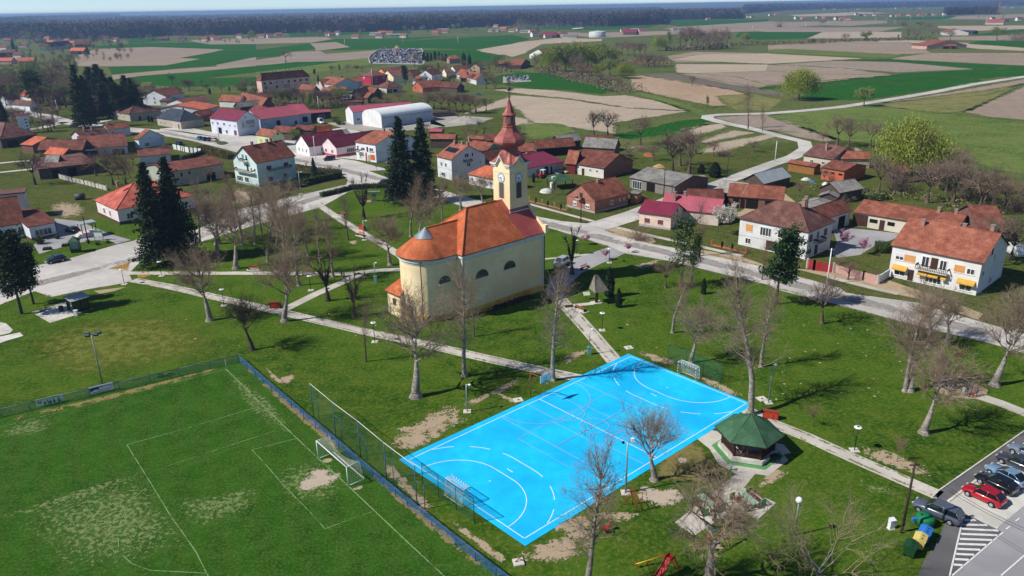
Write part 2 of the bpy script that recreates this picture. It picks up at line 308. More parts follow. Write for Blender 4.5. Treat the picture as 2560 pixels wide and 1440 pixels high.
# fields, from near to far   (px outlines)
F=[('tan',tp(t20,[(0,950),(500,985),(1000,1060),(1640,1110),(1780,1110),(1500,1160),(1200,1200),(1040,1230),(1040,1340),(700,1290),(200,1230),(0,1060),(-560,1160)])),
 ('tan',tp(t20,[(0,880),(400,900),(900,960),(1150,950),(1500,1020),(1790,1110),(1200,1085),(600,990),(100,940),(-200,900)])),
 ('green',tp(t20,[(-160,760),(100,720),(400,740),(640,810),(900,870),(1060,900),(900,945),(500,900),(200,890),(-100,850),(-340,810)])),
 ('lgreen',tp(t20,[(100,1240),(400,1230),(620,1280),(600,1330),(200,1400),(90,1330)])),
 ('lgreen',tp(t20,[(1210,890),(1640,1010),(2000,1130),(1900,1170),(1700,1090),(1450,1000),(1180,930)])),
 ('green',tp(t20,[(1040,1340),(1300,1290),(1650,1210),(1950,1180),(2010,1220),(1700,1320),(1200,1400),(1040,1390)])),
 ('tan',tp(t20,[(1900,1250),(2110,1235),(2180,1270),(2000,1320),(1800,1360),(1700,1300)])),
 ('tan',tp(t20,[(1850,1410),(2200,1300),(2440,1330),(2100,1400),(1900,1440)])),
 ('tan',tp(t20,[(1980,1440),(2560,1340),(2700,1350),(2400,1430),(2150,1520),(1850,1540)])),
 ('dark',tp(t20,[(1300,745),(1620,730),(2560,890),(2750,950),(2560,950),(1900,850),(1500,790)])),
 ('reed',tp(t20,[(1160,770),(1300,755),(1700,810),(2200,900),(2400,960),(2250,1050),(2000,1060),(1700,1000),(1200,890)])),
 ('olive',tp(t20,[(2050,960),(2400,940),(2700,1000),(2560,1110),(2200,1100)])),
 ('grey',tp(t20,[(2020,1170),(2560,1140),(2900,1160),(3000,1260),(3000,1330),(2560,1310),(2150,1220)])),
 ('soil',tp(t20,[(1540,560),(1800,520),(2560,530),(2700,555),(2560,640),(2100,620),(1640,625),(1570,600)])),
 ('tan',tp(t20,[(1620,640),(2560,645),(3300,680),(3860,750),(3500,775),(2560,850),(2250,770),(1640,725)])),
 ('soil',tp(t20,[(1650,740),(2560,710),(3100,740),(3860,750),(2560,850),(2480,880),(2200,850)])),
 ('tan',tp(t30,[(0,535),(960,585),(640,605),(0,640),(-1000,600),(-700,545)])),
 ('grey',tp(t30,[(640,610),(1300,620),(2110,690),(1300,725),(400,660),(0,650)])),
 ('soil',tp(t30,[(0,645),(400,655),(1300,750),(860,790),(420,835),(0,855),(-80,860)])),
 ('lgreen',tp(t30,[(0,500),(200,490),(1360,540),(1240,580),(0,525)])),
 ('green',tp(t30,[(-100,875),(420,835),(860,790),(1300,750),(1300,735),(2560,670),(2700,740),(2040,800),(1700,775),(-80,900)])),
 ('green',tp(t30,[(300,990),(400,870),(1700,775),(2200,800),(1720,890),(1020,1000),(500,1010)])),
 ('soil',tp(t30,[(1200,590),(1600,530),(2560,530),(2700,640),(2560,655),(1800,620)])),
 ('green',tp(t30,[(640,600),(1200,590),(1800,625),(2560,660),(2700,670),(2560,690),(2100,695),(1300,620)])),
 ('soil',tp(t30,[(1140,1030),(2000,890),(2560,790),(2900,800),(2560,830),(2200,950),(1800,980),(1500,1000)])),
 ('olive',tp(t30,[(1100,1050),(1500,990),(2200,900),(2560,840),(2500,860),(2000,1110),(1700,1140),(1300,1080)])),
 ('soil',tp(t30,[(1960,1120),(2300,980),(2560,860),(3000,800),(3000,1260),(2560,1200),(2200,1170)])),
 ('lgreen',tp(t30,[(0,1160),(600,1060),(1300,1080),(2100,1170),(3000,1260),(3000,1800),(2300,1700),(1700,1500),(700,1400),(400,1300)])),
 ('grey',tp(t30,[(0,1200),(150,1190),(420,1300),(700,1400),(560,1420),(300,1370),(0,1300)])),
 ('tan',tp(t30,[(2000,430),(2560,480),(2800,500),(2560,510),(2100,490),(1600,430),(0,450),(500,420),(1400,400)])),
 ('soil',tp(t30,[(0,450),(700,420),(1400,420),(1650,530),(1300,545),(200,490),(0,500)])),
 ('green',tp(t30,[(-280,320),(540,320),(380,385),(-100,400),(-330,370)])),
 ('tan',tp(t30,[(540,320),(1340,320),(1340,380),(700,385),(380,385)])),
 ('grey',tp(t30,[(0,270),(600,275),(1380,270),(1100,320),(0,320),(-300,300)])),
 ('green',tp(t30,[(2060,345),(2560,290),(2900,300),(2560,320),(2300,350),(2060,350)])),
 ('soil',tp(t30,[(1700,370),(2560,350),(2900,360),(2900,420),(2200,405),(1700,400)])),
 ('green',tp(t30,[(2000,440),(2100,405),(2560,410),(2900,420),(2900,480),(2560,475)])),
 ('tan',tp(t30,[(1690,260),(2560,255),(2900,270),(2560,290),(2060,310),(1700,280)])),
 ('grey',tp(t30,[(600,210),(1170,205),(1200,230),(800,260),(500,250)])),
 ('green',tp(t30,[(1200,180),(1850,160),(1940,170),(1700,195),(1300,200)])),
 ('soil',tp(t30,[(1900,160),(2560,140),(2900,150),(2200,195),(1800,190)])),
 ('grey',tp(t30,[(-200,225),(500,215),(600,250),(300,270),(-300,280)])),
 ('tan',tp(t30,[(200,150),(900,120),(1200,130),(700,160),(300,165)])),
 ('green',tp(t20,[(1490,245),(1500,200),(2280,195),(2560,190),(2560,215),(2300,240),(1700,265)])),
 ('green',tp(t20,[(-200,300),(0,260),(700,265),(1480,250),(1300,290),(700,300),(300,290)])),
 ('soil',tp(t20,[(460,320),(800,330),(1900,300),(2560,270),(2560,310),(2200,320),(1900,330),(900,380),(640,360)])),
 ('grey',tp(t20,[(1700,265),(2560,215),(3000,225),(2560,265),(1900,300),(1500,290)])),
 ('tan',tp(t20,[(0,430),(460,380),(900,390),(900,410),(300,440),(100,540),(-500,560)])),
 ('tan',tp(t10,[(2200,500),(2560,440),(2760,430),(2700,530),(2560,570),(2400,520)])),
 ('green',tp(t10,[(1300,530),(1700,500),(2160,500),(2500,560),(2400,620),(2160,640),(1900,560)])),
 ('green',tp(t10,[(820,505),(1300,420),(2000,380),(2560,350),(2750,390),(2560,440),(2190,500),(1700,480),(1240,490)])),
 ('green',tp(t10,[(0,500),(560,430),(800,390),(1160,390),(2000,360),(1300,420),(820,505),(590,490),(340,520),(220,560),(0,575)])),
 ('soil',tp(t10,[(540,435),(800,420),(940,470),(600,510),(590,480)])),
 ('grey',tp(t10,[(340,520),(640,510),(700,540),(1250,500),(1130,580),(810,610),(0,655),(0,600),(230,570)])),
 ('green',tp(t10,[(0,660),(400,620),(810,612),(600,650),(0,720)])),
 ('lgreen',tp(t10,[(0,722),(600,650),(900,610),(1130,580),(1130,650),(700,710),(200,770),(0,780)])),
 ('soil',tp(t10,[(0,385),(700,370),(760,390),(560,425),(0,440)])),
 ('green',tp(t10,[(320,330),(900,320),(1540,290),(1560,335),(900,350),(340,370)])),
 ('soil',tp(t00,[(760,560),(960,490),(1500,470),(2250,490),(2100,530),(1800,580),(2000,590),(1650,655),(1080,665),(740,660)])),
 ('green',tp(t00,[(930,460),(1500,430),(1950,425),(2560,445),(2560,500),(2250,495),(1500,470),(970,485)])),
 ('soil',tp(t00,[(1900,400),(2560,380),(2560,440),(2100,445),(1950,420)])),
 ('green',tp(t00,[(1800,580),(2250,500),(2560,500),(2560,575),(2160,650),(1120,745),(1080,670),(1650,655),(2000,590)])),
 ('grey',tp(t00,[(2160,650),(2560,570),(2560,660),(2200,690)])),
 ('soil',tp(t00,[(1120,750),(1800,690),(2560,640),(2560,660),(1900,720),(1400,760),(1130,800)])),
 ('green',tp(t00,[(1120,800),(1400,760),(2000,720),(2560,660),(2560,720),(2000,790),(1300,830)])),
 ('green',tp(t00,[(1540,800),(2560,770),(2560,850),(2200,860),(1800,870),(1500,850)])),
 ('green',tp(t00,[(1300,380),(1700,370),(1640,410),(1300,440)])),
 ('tan',tp(t20,[(0,1170),(200,1190),(330,1230),(100,1250),(0,1260)])),
]
FN={'green':'wheat_field','lgreen':'meadow','olive':'meadow','soil':'ploughed_field','tan':'dry_field','dark':'dark_field','grey':'stubble_field','reed':'reed_bed'}
for i,(k,pts) in enumerate(F):
    d=min(G(*p).length for p in pts); poly(FN[k],pts,gm[k],z=.012+.0008*i+ (.0 if d<500 else .02))
# roads
poly('main_road',[(-300,740),(-300,830),(0,762),(85,728),(130,742),(225,722),(310,708),(330,700),(322,684),(345,660),(375,637),(487,610),(640,562),(780,524),(800,519),(835,500),(870,480),(915,468),(947,465),(1095,497),(1177,522),(1335,562),(1380,572),(1525,617),(1562,633),(1670,652),(1920,712),(1945,725),(2145,775),(2295,815),(2470,857),(2600,895),(2600,845),(2460,807),(2295,757),(2115,732),(2100,720),(1920,670),(1755,632),(1630,610),(1515,577),(1512,572),(1480,560),(1405,553),(1335,540),(1205,503),(1110,477),(975,447),(922,427),(975,425),(890,402),(800,388),(730,382),(640,360),(560,345),(480,335),(400,322),(395,338),(470,350),(560,372),(640,395),(735,412),(852,432),(870,450),(865,462),(752,487),(725,492),(640,514),(600,522),(490,575),(350,592),(335,602),(290,612),(162,650),(100,662),(60,668),(0,702)],asph,3)
poly('car_park',[(400,322),(470,330),(560,345),(640,360),(730,382),(800,388),(880,398),(990,408),(1000,380),(905,330),(860,318),(820,325),(640,340),(530,330),(470,318),(420,320)],asph,3)
ribbon('side_road',[(18,262),(60,283),(110,290),(165,305),(215,312),(300,322),(400,330)],9,asph,4)
ribbon('side_road',[(165,305),(100,320),(60,325)],5,asph,4)
ribbon('side_road',[(215,312),(280,298),(330,290)],4,asph,4)
ribbon('side_street',[(1490,568),(1590,537),(1700,492),(1790,462),(1850,440),(1925,412),(1985,392),(2015,372),(2010,355),(1960,343),(1880,322),(1800,305),(1768,296),(1770,290),(1800,287),(1920,284),(2020,276),(2100,268),(2200,253),(2320,233),(2440,210),(2560,192),(2800,160)],[7,7,6,5,5,5,5,5,5,5,5,6,6,6,6,6,6,6,6,6,6,6,6],asph,z=.1)
poly('lane',tp(t01,[(545,745),(780,770),(1100,900),(1310,960),(1160,1000),(960,960),(720,1010),(560,1050),(400,1110),(330,1000),(420,960),(580,900)]),asph_m,4)
poly('driveway',[(1525,617),(1480,632),(1430,648),(1420,668),(1370,700),(1365,740),(1400,745),(1430,705),(1455,682),(1505,658),(1545,642),(1562,633)],asph_m,4)
ribbon('pavement',tp(t21,[(170,600),(500,690),(840,780)]),1.3,conc,5)
ribbon('pavement',tp(t21,[(1030,830),(1400,920),(1900,1030),(2300,1120)]),1.5,conc,5)
ribbon('pavement',tp(t31,[(610,1330),(800,1380),(1000,1430),(1300,1500)]),1.5,conc,5)
poly('dirt_verge',tp(t21,[(930,860),(1050,830),(1400,930),(1440,980),(1380,1000),(1000,900)]),gm['dirt'],4)
poly('dirt_verge',tp(t21,[(1850,1050),(2300,1130),(2500,1200),(2560,1240),(1900,1100)]),gm['dirt'],4)
poly('yard',tp(t31,[(640,830),(1000,860),(1350,900),(1240,960),(1080,1010),(920,1110),(700,1140),(640,1100),(690,980)]),asph_m,4)
poly('yard',tp(t31,[(270,1250),(480,1260),(640,1290),(1000,1370),(1100,1400),(1200,1360),(1900,1600),(2150,1700),(2100,1760),(1500,1550),(1000,1440),(600,1330)]),gm['dirt'],4)
poly('yard',tp(t31,[(-340,720),(-20,500),(100,440),(300,600),(560,620),(420,680),(0,760)]),gm['dirt'],3)
poly('hall_yard',tp(t10,[(700,1230),(1100,1200),(1770,1200),(1900,1260),(1700,1290),(1200,1330),(900,1290)]),gm['gravel'],4)
poly('hall_yard',tp(t10,[(1770,1150),(2100,1160),(2380,1180),(2200,1240),(1900,1270),(1740,1240)]),gm['gravel'],4)
poly('grass_verge',tp(t01,[(375,1105),(560,1050),(720,1000),(960,960),(1120,975),(1160,1000),(650,1140),(440,1190),(395,1180)]),park,6)
poly('grass_verge',tp(t11,[(1140,275),(1250,262),(1380,280),(1380,335),(1300,320)]),park,6)
poly('grass_verge',tp(t01,[(1200,910),(1400,860),(1400,960),(1320,950)]),park,6)
# garden path slabs and paths in the park
for pts,w in (([(333,700),(430,718),(555,747),(690,777),(800,803),(925,832),(1050,858),(1180,888),(1310,917),(1450,946)],2.3),
              ([(318,683),(480,683),(640,683),(770,684),(870,685),(920,679),(965,675),(1010,674)],2.0),
              ([(713,773),(790,735),(870,700),(905,683)],2.0),
              ([(797,512),(845,545),(910,585),(960,613),(1010,645)],2.2),
              ([(1392,738),(1412,762),(1445,797),(1485,842),(1538,905)],2.6),
              ([(1412,767),(1440,763),(1500,757)],1.2),
              ([(1860,1022),(1935,1060),(2020,1094),(2100,1131),(2200,1175),(2350,1240)],2.1),
              ([(2340,962),(2430,985),(2500,1008),(2600,1048)],2.0),
              ([(1357,648),(1400,644),(1470,636)],.9),
              ([(0,408),(60,402),(110,404)],2.5),([(-20,433),(60,425),(100,420)],2.5)):
    ribbon('path',pts,w,conc,5)
poly('play_area',[(2325,958),(2345,948),(2400,950),(2440,960),(2470,975),(2465,990),(2430,998),(2385,995),(2345,982)],gm['dirt'],6)
poly('path',tp(t01,[(1080,1250),(1300,1180),(1280,1270)]),gm['dirt'],5)
poly('flower_bed',tp(t01,[(1090,1245),(1300,1187),(1270,1250)]),M('marigolds','6a5a2a','c08a28',3.,.9,.8),7)
poly('flower_bed',tp(t01,[(1370,1310),(1530,1303),(1440,1340),(1380,1335)]),M('marigolds','6a5a2a','c08a28',3.,.9,.8),7)
# slabs by the bus shelter and at the left edge
poly('concrete_slab',tp(t02,[(350,265),(640,165),(930,205),(760,270),(500,350)]),conc2,6)
poly('concrete_slab',tp(t02,[(-60,330),(60,355),(130,420),(100,450),(-60,490)]),conc2,6)
poly('concrete_slab',tp(t02,[(-60,500),(200,445),(235,480),(60,530),(-60,575)]),conc2,6)
poly('concrete_slab',tp(t02,[(320,240),(680,130),(660,160),(350,255)]),M('old_slab','8c8c80','a09e92',1.,.9,.3),5)
poly('concrete_slab',tp(t02,[(940,30),(1260,-10),(1150,30),(1000,60)]),gm['dirt'],6)
# gazebo surroundings
zg=(1740,980,4.5)
poly('gazebo_paving',tp(zg,[(0,520),(150,425),(240,445),(300,500),(980,590),(1070,690),(985,705),(1040,770),(810,945),(665,925),(540,1080),(900,1250),(690,1440),(450,1310),(250,1440),(-20,1620),(-240,1470),(170,1150),(450,920),(250,810),(150,640)]),conc,6)
# car park on the right
poly('asphalt_strip',tp(t33,[(1650,645),(1700,590),(2560,-10),(2700,-100),(2700,60),(2560,120),(1800,700)]),asph_d,5)
poly('parking_bay',tp(t33,[(1800,700),(2560,130),(2900,-100),(3300,350),(2560,740),(2280,970),(1930,800)]),M('bay_concrete','c6c4ba','d2d0c6',.6,.9,.1,c3='b8b6ac',sc3=.2),6)
poly('asphalt_apron',tp(t33,[(1500,1440),(1560,1290),(1700,1080),(1760,930),(1930,800),(2280,970),(2345,1005),(1830,1450),(1400,1700)]),asph_d,5)
poly('main_road',tp(t33,[(1830,1450),(2345,1005),(2280,970),(2560,740),(3300,200),(3600,800),(2400,1900),(1500,1750)]),asph_m,4)
# kerbs and painted marks
def kerb(name,pts,w=.15,h=.12,mat=None,label=None):
    P=[G(*p) for p in pts]; mb=MB()
    for a,b in zip(P,P[1:]):
        d=(b-a).normalized(); n=V((-d.y,d.x,0))*w/2; lo=[a-n,b-n,b+n,a+n]
        mb.prism([(q.x,q.y) for q in lo],0,h)
    return tag(mb.build(name,mat or conc2),kind='structure')
kerb('kerb',tp(t33,[(1640,655),(1700,595),(2560,-5),(2640,-60)]))
kerb('kerb',tp(t33,[(1800,698),(2180,412),(2560,125),(2640,65)]),.25)
def marks(name,segs,w,mat=None,lvl=9,t=None,world=False):
    mb=MB()
    for a,b in segs:
        if not world:
            if t: a=tl(t,a);b=tl(t,b)
            a=G(*a);b=G(*b)
        d=(b-a).normalized(); n=V((-d.y,d.x,0))*w/2
        q=[a-n,b-n,b+n,a+n]; mb.face([V((p.x,p.y,lvl*.006)) for p in q],0)
    return tag(mb.build(name,mat or white),kind='structure')
marks('road_marking',[((1960,885),(2075,885)),((1945,930),(2190,935)),((1935,972),(2300,990)),((1928,1023),(2300,1037)),((1915,1073),(2245,1085)),((1900,1123),(2185,1132)),((1890,1173),(2125,1182)),((1878,1223),(2065,1232)),((1865,1275),(2010,1282)),((1850,1330),(1950,1336))],.3,t=t33)
marks('road_marking',[((1958,830),(1815,1445)),((2350,1005),(1840,1440)),((2420,945),(2380,975)),((2515,865),(2475,895)),((2600,790),(2560,825)),((2560,1240),(2330,1440)),((2900,960),(2560,1240))],.14,t=t33)
marks('road_marking',[((1895,648),(2420,870)),((2380,715),(2510,770)),((2460,620),(2650,700)),((2385,875),(2405,850)),((2280,970),(2300,945)),((2490,790),(2520,765))],.12,t=t33)
marks('road_marking',[((920,1080),(985,1098)),((680,1150),(745,1168)),((1180,1010),(1240,1028)),((1270,1100),(1390,1150)),((1170,1140),(1280,1178)),((1060,1175),(1170,1212)),((950,1205),(1040,1245)),((2000,910),(2080,935)),((2180,860),(2260,885))],.14,t=t01)
# ---------------- blue court ----------------
CP=[G(1021,1151),G(1577,892),G(1866,1009),G(1311,1347)]   # line corners: west, north, east, south
def BL(a,b):  # a 0..40 along the side, b 0..20 across
    a/=40;b/=20; # projective enough: bilinear in world metres
    p=(CP[0]*(1-a)+CP[1]*a)*(1-b)+(CP[3]*(1-a)+CP[2]*a)*b; return p
blue=M('court_blue',(.006,.52,.93),(.012,.6,.98),.8,.75,.0,spec=.2,c3=(.006,.45,.84),sc3=.15)
mb=MB(); o_=[BL(-.7,-.9),BL(40.5,-.9),BL(40.5,20.8),BL(-.7,20.9)]
mb.prism([(p.x,p.y) for p in o_][::-1],0,.05); court=mb.build('sports_court',blue); tag(court,kind='structure')
ZC=.058
cw=M('court_line','e8f2f6','d4e4ec',2.,.6); cpk=M('court_line_faint','a8b8e0','8aa8dc',3.,.7)
def cline(name,pts,w,mat,lv=0):
    mb=MB(); P=[BL(*p) for p in pts]; n=len(P)
    A=[];B=[]
    for i,p in enumerate(P):
        a=P[max(i-1,0)];b=P[min(i+1,n-1)]; d=(b-a).normalized(); nn=V((-d.y,d.x,0))*w/2; A.append(p+nn);B.append(p-nn)
    for i in range(n-1): mb.face([V((q.x,q.y,ZC+lv*.004)) for q in (B[i],B[i+1],A[i+1],A[i])],0)
    return mb
def merge(name,parts,mat):
    mb=MB()
    for p in parts:
        for f in p.f: mb.face([p.v[i] for i in f],0)
    return tag(mb.build(name,mat),kind='structure')
def arc(c,r,a0,a1,n=24): return [(c[0]+r*cos(radians(a0+(a1-a0)*i/n)),c[1]+r*sin(radians(a0+(a1-a0)*i/n))) for i in range(n+1)]
L=[]
L.append(cline('l',[(0,0),(40,0),(40,20),(0,20),(0,0)],.09,cw)); L.append(cline('l',[(0,-.05),(0,20.05)],.09,cw)); L.append(cline('l',[(40,-.05),(40,20.05)],.09,cw)); L.append(cline('l',[(-.05,0),(40.05,0)],.09,cw));L.append(cline('l',[(-.05,20),(40.05,20)],.09,cw))
L=L[1:]; L.append(cline('l',[(21.1,0),(21.1,20)],.09,cw,1))
for s in (0,1):
    def X(p): return [(x,y) if s==0 else (40-x,y) for x,y in p]
    area=arc((0,8.5),6,-90,0)+arc((0,11.5),6,0,90)
    L.append(cline('l',X(area),.09,cw,2))
    dash=arc((0,8.5),9,-72,-0.,60)+arc((0,11.5),9,0,72,60)
    acc=0;cur=[]
    full=[p for p in dash if 0.1<p[1]<19.9]
    segs=[];d0=0
    for a,b in zip(full,full[1:]):
        l=hypot(b[0]-a[0],b[1]-a[1]);
        if (d0%4.4)<2.6: cur=(cur or [a])+[b]
        elif cur: segs.append(cur);cur=[]
        d0+=l
    if cur: segs.append(cur)
    for q in segs: L.append(cline('l',X(q),.09,cw,2))
    L.append(cline('l',X([(7,9.5),(7,10.5)]),.1,cw,2)); L.append(cline('l',X([(4,9.85),(4,10.15)]),.1,cw,2))
merge('court_line',L,cw)
L=[]
# volleyball field and the two small basketball fields across the court
L+= [cline('l',[(12.3,5.4),(30.2,5.4),(30.2,14.5),(12.3,14.5),(12.3,5.4)],.06,cpk,3)]
for x in (18.2,24.2): L.append(cline('l',[(x,5.4),(x,14.5)],.06,cpk,4))
for x in (14.3,28.6): L.append(cline('l',[(x,0),(x,20)],.08,cpk,5))
L.append(cline('l',[(14.3,10),(28.6,10)],.08,cpk,9))
for x in (18.9,23.6): L+= [cline('l',[(x,0),(x,5.8)],.08,cpk,5),cline('l',[(x,14.2),(x,20)],.08,cpk,5)]
for y,s in ((5.8,1),(14.2,-1)): L+= [cline('l',[(18.9,y),(23.6,y)],.08,cpk,6),cline('l',arc((21.3,y),1.8,0,180*s),.08,cpk,6)]
L+= [cline('l',arc((21.3,.2),6.6,0,180),.08,cpk,7),cline('l',arc((21.3,19.8),6.6,180,360),.08,cpk,7),cline('l',arc((21.2,10),1.8,0,360),.08,cpk,8)]
merge('court_line',L,cpk)
# pitch lines (worn chalk)
chalk=decal('worn_chalk','688850','86a270',3.,.5,soft=.3,amp=2.6)
def fadeline(segs,w,fv=.7,name='pitch_marking',mt=None,z=.03):
    mb=MB(); mb.fade=[]
    for pts in segs:
        P=[G(*p) for p in pts]
        for a,b in zip(P,P[1:]):
            d=(b-a).normalized(); n=V((-d.y,d.x,0))*w/2
            for (p0,p1,q0,q1,f0,f1) in ((a-n,b-n,a,b,fv-.35,fv),(a,b,a+n,b+n,fv,fv-.35)):
                mb.face([V((q.x,q.y,z)) for q in (p0,p1,q1,q0)],0); mb.fade+=[f0,f0,f1,f1]
    return tag(mb.build(name,mt or chalk),kind='structure')
fadeline([[(564,922),(640,997),(722,1077),(795,1146),(868,1213),(1015,1352),(1115,1445),(1200,1530)]],.15,.9)
fadeline([tp(t02,[(2258,812),(1560,1000),(1300,1060),(800,1190),(0,1395),(-600,1560)])],.13,.8)
fadeline([[(658,1014),(640,1019),(435,1080),(317,1112)],tp(t03,[(1270,130),(1500,500),(1700,830),(1820,1000),(1960,1200),(2080,1440),(2500,2200)])],.11,.95)
fadeline([tp(t13,[(-40,180),(100,330),(280,540),(520,780),(690,970)]),tp(t13,[(690,970),(1010,850),(1160,800)]),tp(t13,[(-40,180),(350,80),(400,68)])],.1,.9)
fadeline([[tl(t03,p) for p in ((2080,1415),(1500,1385),(1320,1320),(1190,1200),(1180,1050),(1210,880),(1300,700),(1420,590),(1510,530))]],.1,.85)
fadeline([tp(t03,[(2750,-10),(2560,50),(2100,200),(1740,320),(1450,430)])],.12,.75)
# bare and dry patches
dry=decal('dry_soil_patch','9c8a70','b5a388',4.,.55,amp=3.); dry2=decal('worn_turf','5c7436','8a9662',9.,1.08,soft=.3,amp=4.5); straw=decal('straw_turf','5e6c24','747434',3.,.55,soft=.35,bp=.2,amp=3.)
pale=decal('pale_sand','ac9c88','beb09e',4.,.45,amp=2.4)
patch(tp(t13,[(380,590),(470,450),(600,360),(800,380),(850,450),(760,520),(640,560),(480,600)]),pale,4)
patch(tp(t13,[(260,640),(180,480),(300,330),(600,260),(850,350),(900,600),(700,740),(400,720)]),dry2,3)
patch(tp(t13,[(640,290),(740,260),(780,290),(700,310)]),dry,4); patch(tp(t13,[(960,570),(1060,530),(1090,560),(1000,590)]),dry,4)
patch([(600,955),(660,985),(700,1030),(735,1085),(715,1090),(670,1050),(610,985)],dry2,3)
patch(tp(t03,[(150,820),(700,560),(1300,420),(1500,500),(1850,900),(1900,1100),(1500,1300),(1100,1400),(500,1350)]),dry2,3)
patch(tp(t03,[(-100,880),(700,600),(1450,380),(1480,440),(800,700),(0,900)]),dry2,4)
patch(tp(t03,[(1700,700),(2300,600),(2560,500),(2600,700),(2300,900),(1900,950)]),dry2,3)
patch(tp(t02,[(2250,820),(2400,880),(2560,1050),(2700,1300),(2900,1500),(2560,1300),(2350,1000)]),dry2,3)
patch(tp(t02,[(-100,1500),(300,1300),(500,1290),(540,1400),(200,1500)]),dry2,3)
patch(tp(t02,[(300,500),(900,300),(1700,250),(2200,450),(2000,700),(1200,850),(700,900),(250,700)]),straw,2,vals=(.8,.75,.5,0))
patch(tp(t12,[(1350,1440),(1600,1330),(1850,1180),(2050,1180),(2080,1280),(2120,1330),(1900,1440),(1700,1560),(1350,1540)]),dry,3)
patch(tp(t13,[(1300,150),(1400,50),(1700,-40),(1950,-40),(1850,60),(1600,170),(1380,200)]),dry,3)
patch(tp(t13,[(1200,270),(1330,280),(1420,400),(1500,450),(1640,620),(1800,760),(1700,820),(1500,620),(1350,480)]),dry,3)
patch(tp(t13,[(1900,850),(2100,960),(2300,1100),(2480,1230),(2560,1350),(2400,1300),(2150,1080),(1930,920)]),dry,3)
patch(tp(t12,[(2050,1160),(2300,1060),(2430,990),(2560,930),(2680,900),(2560,1010),(2350,1080),(2120,1200)]),dry,3)
patch(tp(t12,[(2400,1040),(2560,1100),(2680,1150),(2600,1160),(2440,1090)]),dry,3)
patch(tp(t12,[(230,900),(380,860),(410,890),(330,960),(250,960)]),dry,3); patch(tp(t12,[(80,780),(200,880),(300,960),(280,980),(150,900)]),dry,3)
patch(tp(t22,[(470,740),(560,660),(760,600),(850,590),(700,680),(560,760)]),dry,3)
patch(tp(t22,[(1240,620),(1500,680),(1650,740),(1700,800),(1500,760),(1280,680)]),dry,3)
patch(tp(t22,[(1850,860),(2100,960),(2300,1060),(2350,1110),(2200,1080),(1900,940)]),dry,3)
patch(tp(t23,[(40,1270),(200,1130),(450,1050),(640,1000),(720,1100),(700,1250),(500,1330),(150,1320)]),dry,3)
patch(tp(t23,[(350,900),(650,800),(850,880),(820,1080),(720,1150),(500,1060)]),dry,4)
patch(tp(t23,[(1230,640),(1260,530),(1500,560),(1750,580),(1700,700),(1550,760),(1300,730)]),pale,4)
patch(tp(t23,[(820,820),(1000,800),(1250,800),(1300,830),(1150,900),(950,900)]),dry,4)
patch(tp(t23,[(1640,250),(1750,270),(1740,320),(1650,300)]),pale,4)
patch(tp(t23,[(1380,120),(1750,60),(2000,250),(2250,400),(2150,480),(1900,520),(1500,500),(1400,400)]),decal('bramble_soil','6c6a34','8a7c50',1.6,.38,soft=.25),2)
patch(tp(t23,[(1960,1090),(2100,1130),(2130,1190),(2000,1160)]),dry,3); patch(tp(t23,[(1960,1190),(2060,1220),(2070,1250),(1970,1240)]),dry,3)
patch(tp(t33,[(870,150),(1000,150),(1250,200),(1480,280),(1650,400),(1560,450),(1300,380),(1000,270)]),dry,3)
patch(tp(t33,[(-60,460),(100,360),(215,360),(220,420),(60,520),(-100,560)]),dry,3)
patch(tp(t33,[(900,480),(1100,540),(1310,590),(1280,640),(1000,600)]),dry2,3)
patch(tp(t01,[(490,620),(600,570),(800,590),(870,680),(760,740),(640,750),(520,700)]),dry,5)
patch(tp(t21,[(1180,1230),(1340,1180),(1480,1150),(1450,1200),(1300,1260)]),dry,3)
patch(tp(t11,[(920,980),(980,960),(1030,980),(980,1010)]),dry,3)
for pts in ([(598,900),(700,985),(830,1090),(900,1160),(885,1165),(760,1060),(640,950)],[(900,1160),(1000,1240),(1130,1340),(1240,1440),(1225,1445),(1080,1330),(960,1225)]):
    patch(pts,decal('verge_strip','7c7040','8e8050',3.,.6,amp=3.),4)
patch([(598,905),(400,955),(200,1005),(0,1050),(0,1060),(200,1018),(400,968),(590,912)],MATS['verge_strip'],4)
for k in range(60):
    random.seed(900+k); px,py=random.uniform(1940,2300),random.uniform(800,1000)
    if k>34: px,py=random.uniform(60,2200),random.uniform(760,1000)
    if 1000<px<1900 and py>880: continue
    g=G(px,py); r=random.uniform(.1,.26); patch([(g.x+r*cos(a)*random.uniform(.7,1.3),g.y+r*sin(a)*random.uniform(.7,1.3)) for a in (0,1.2,2.4,3.6,4.8)],pale,5,world=True)

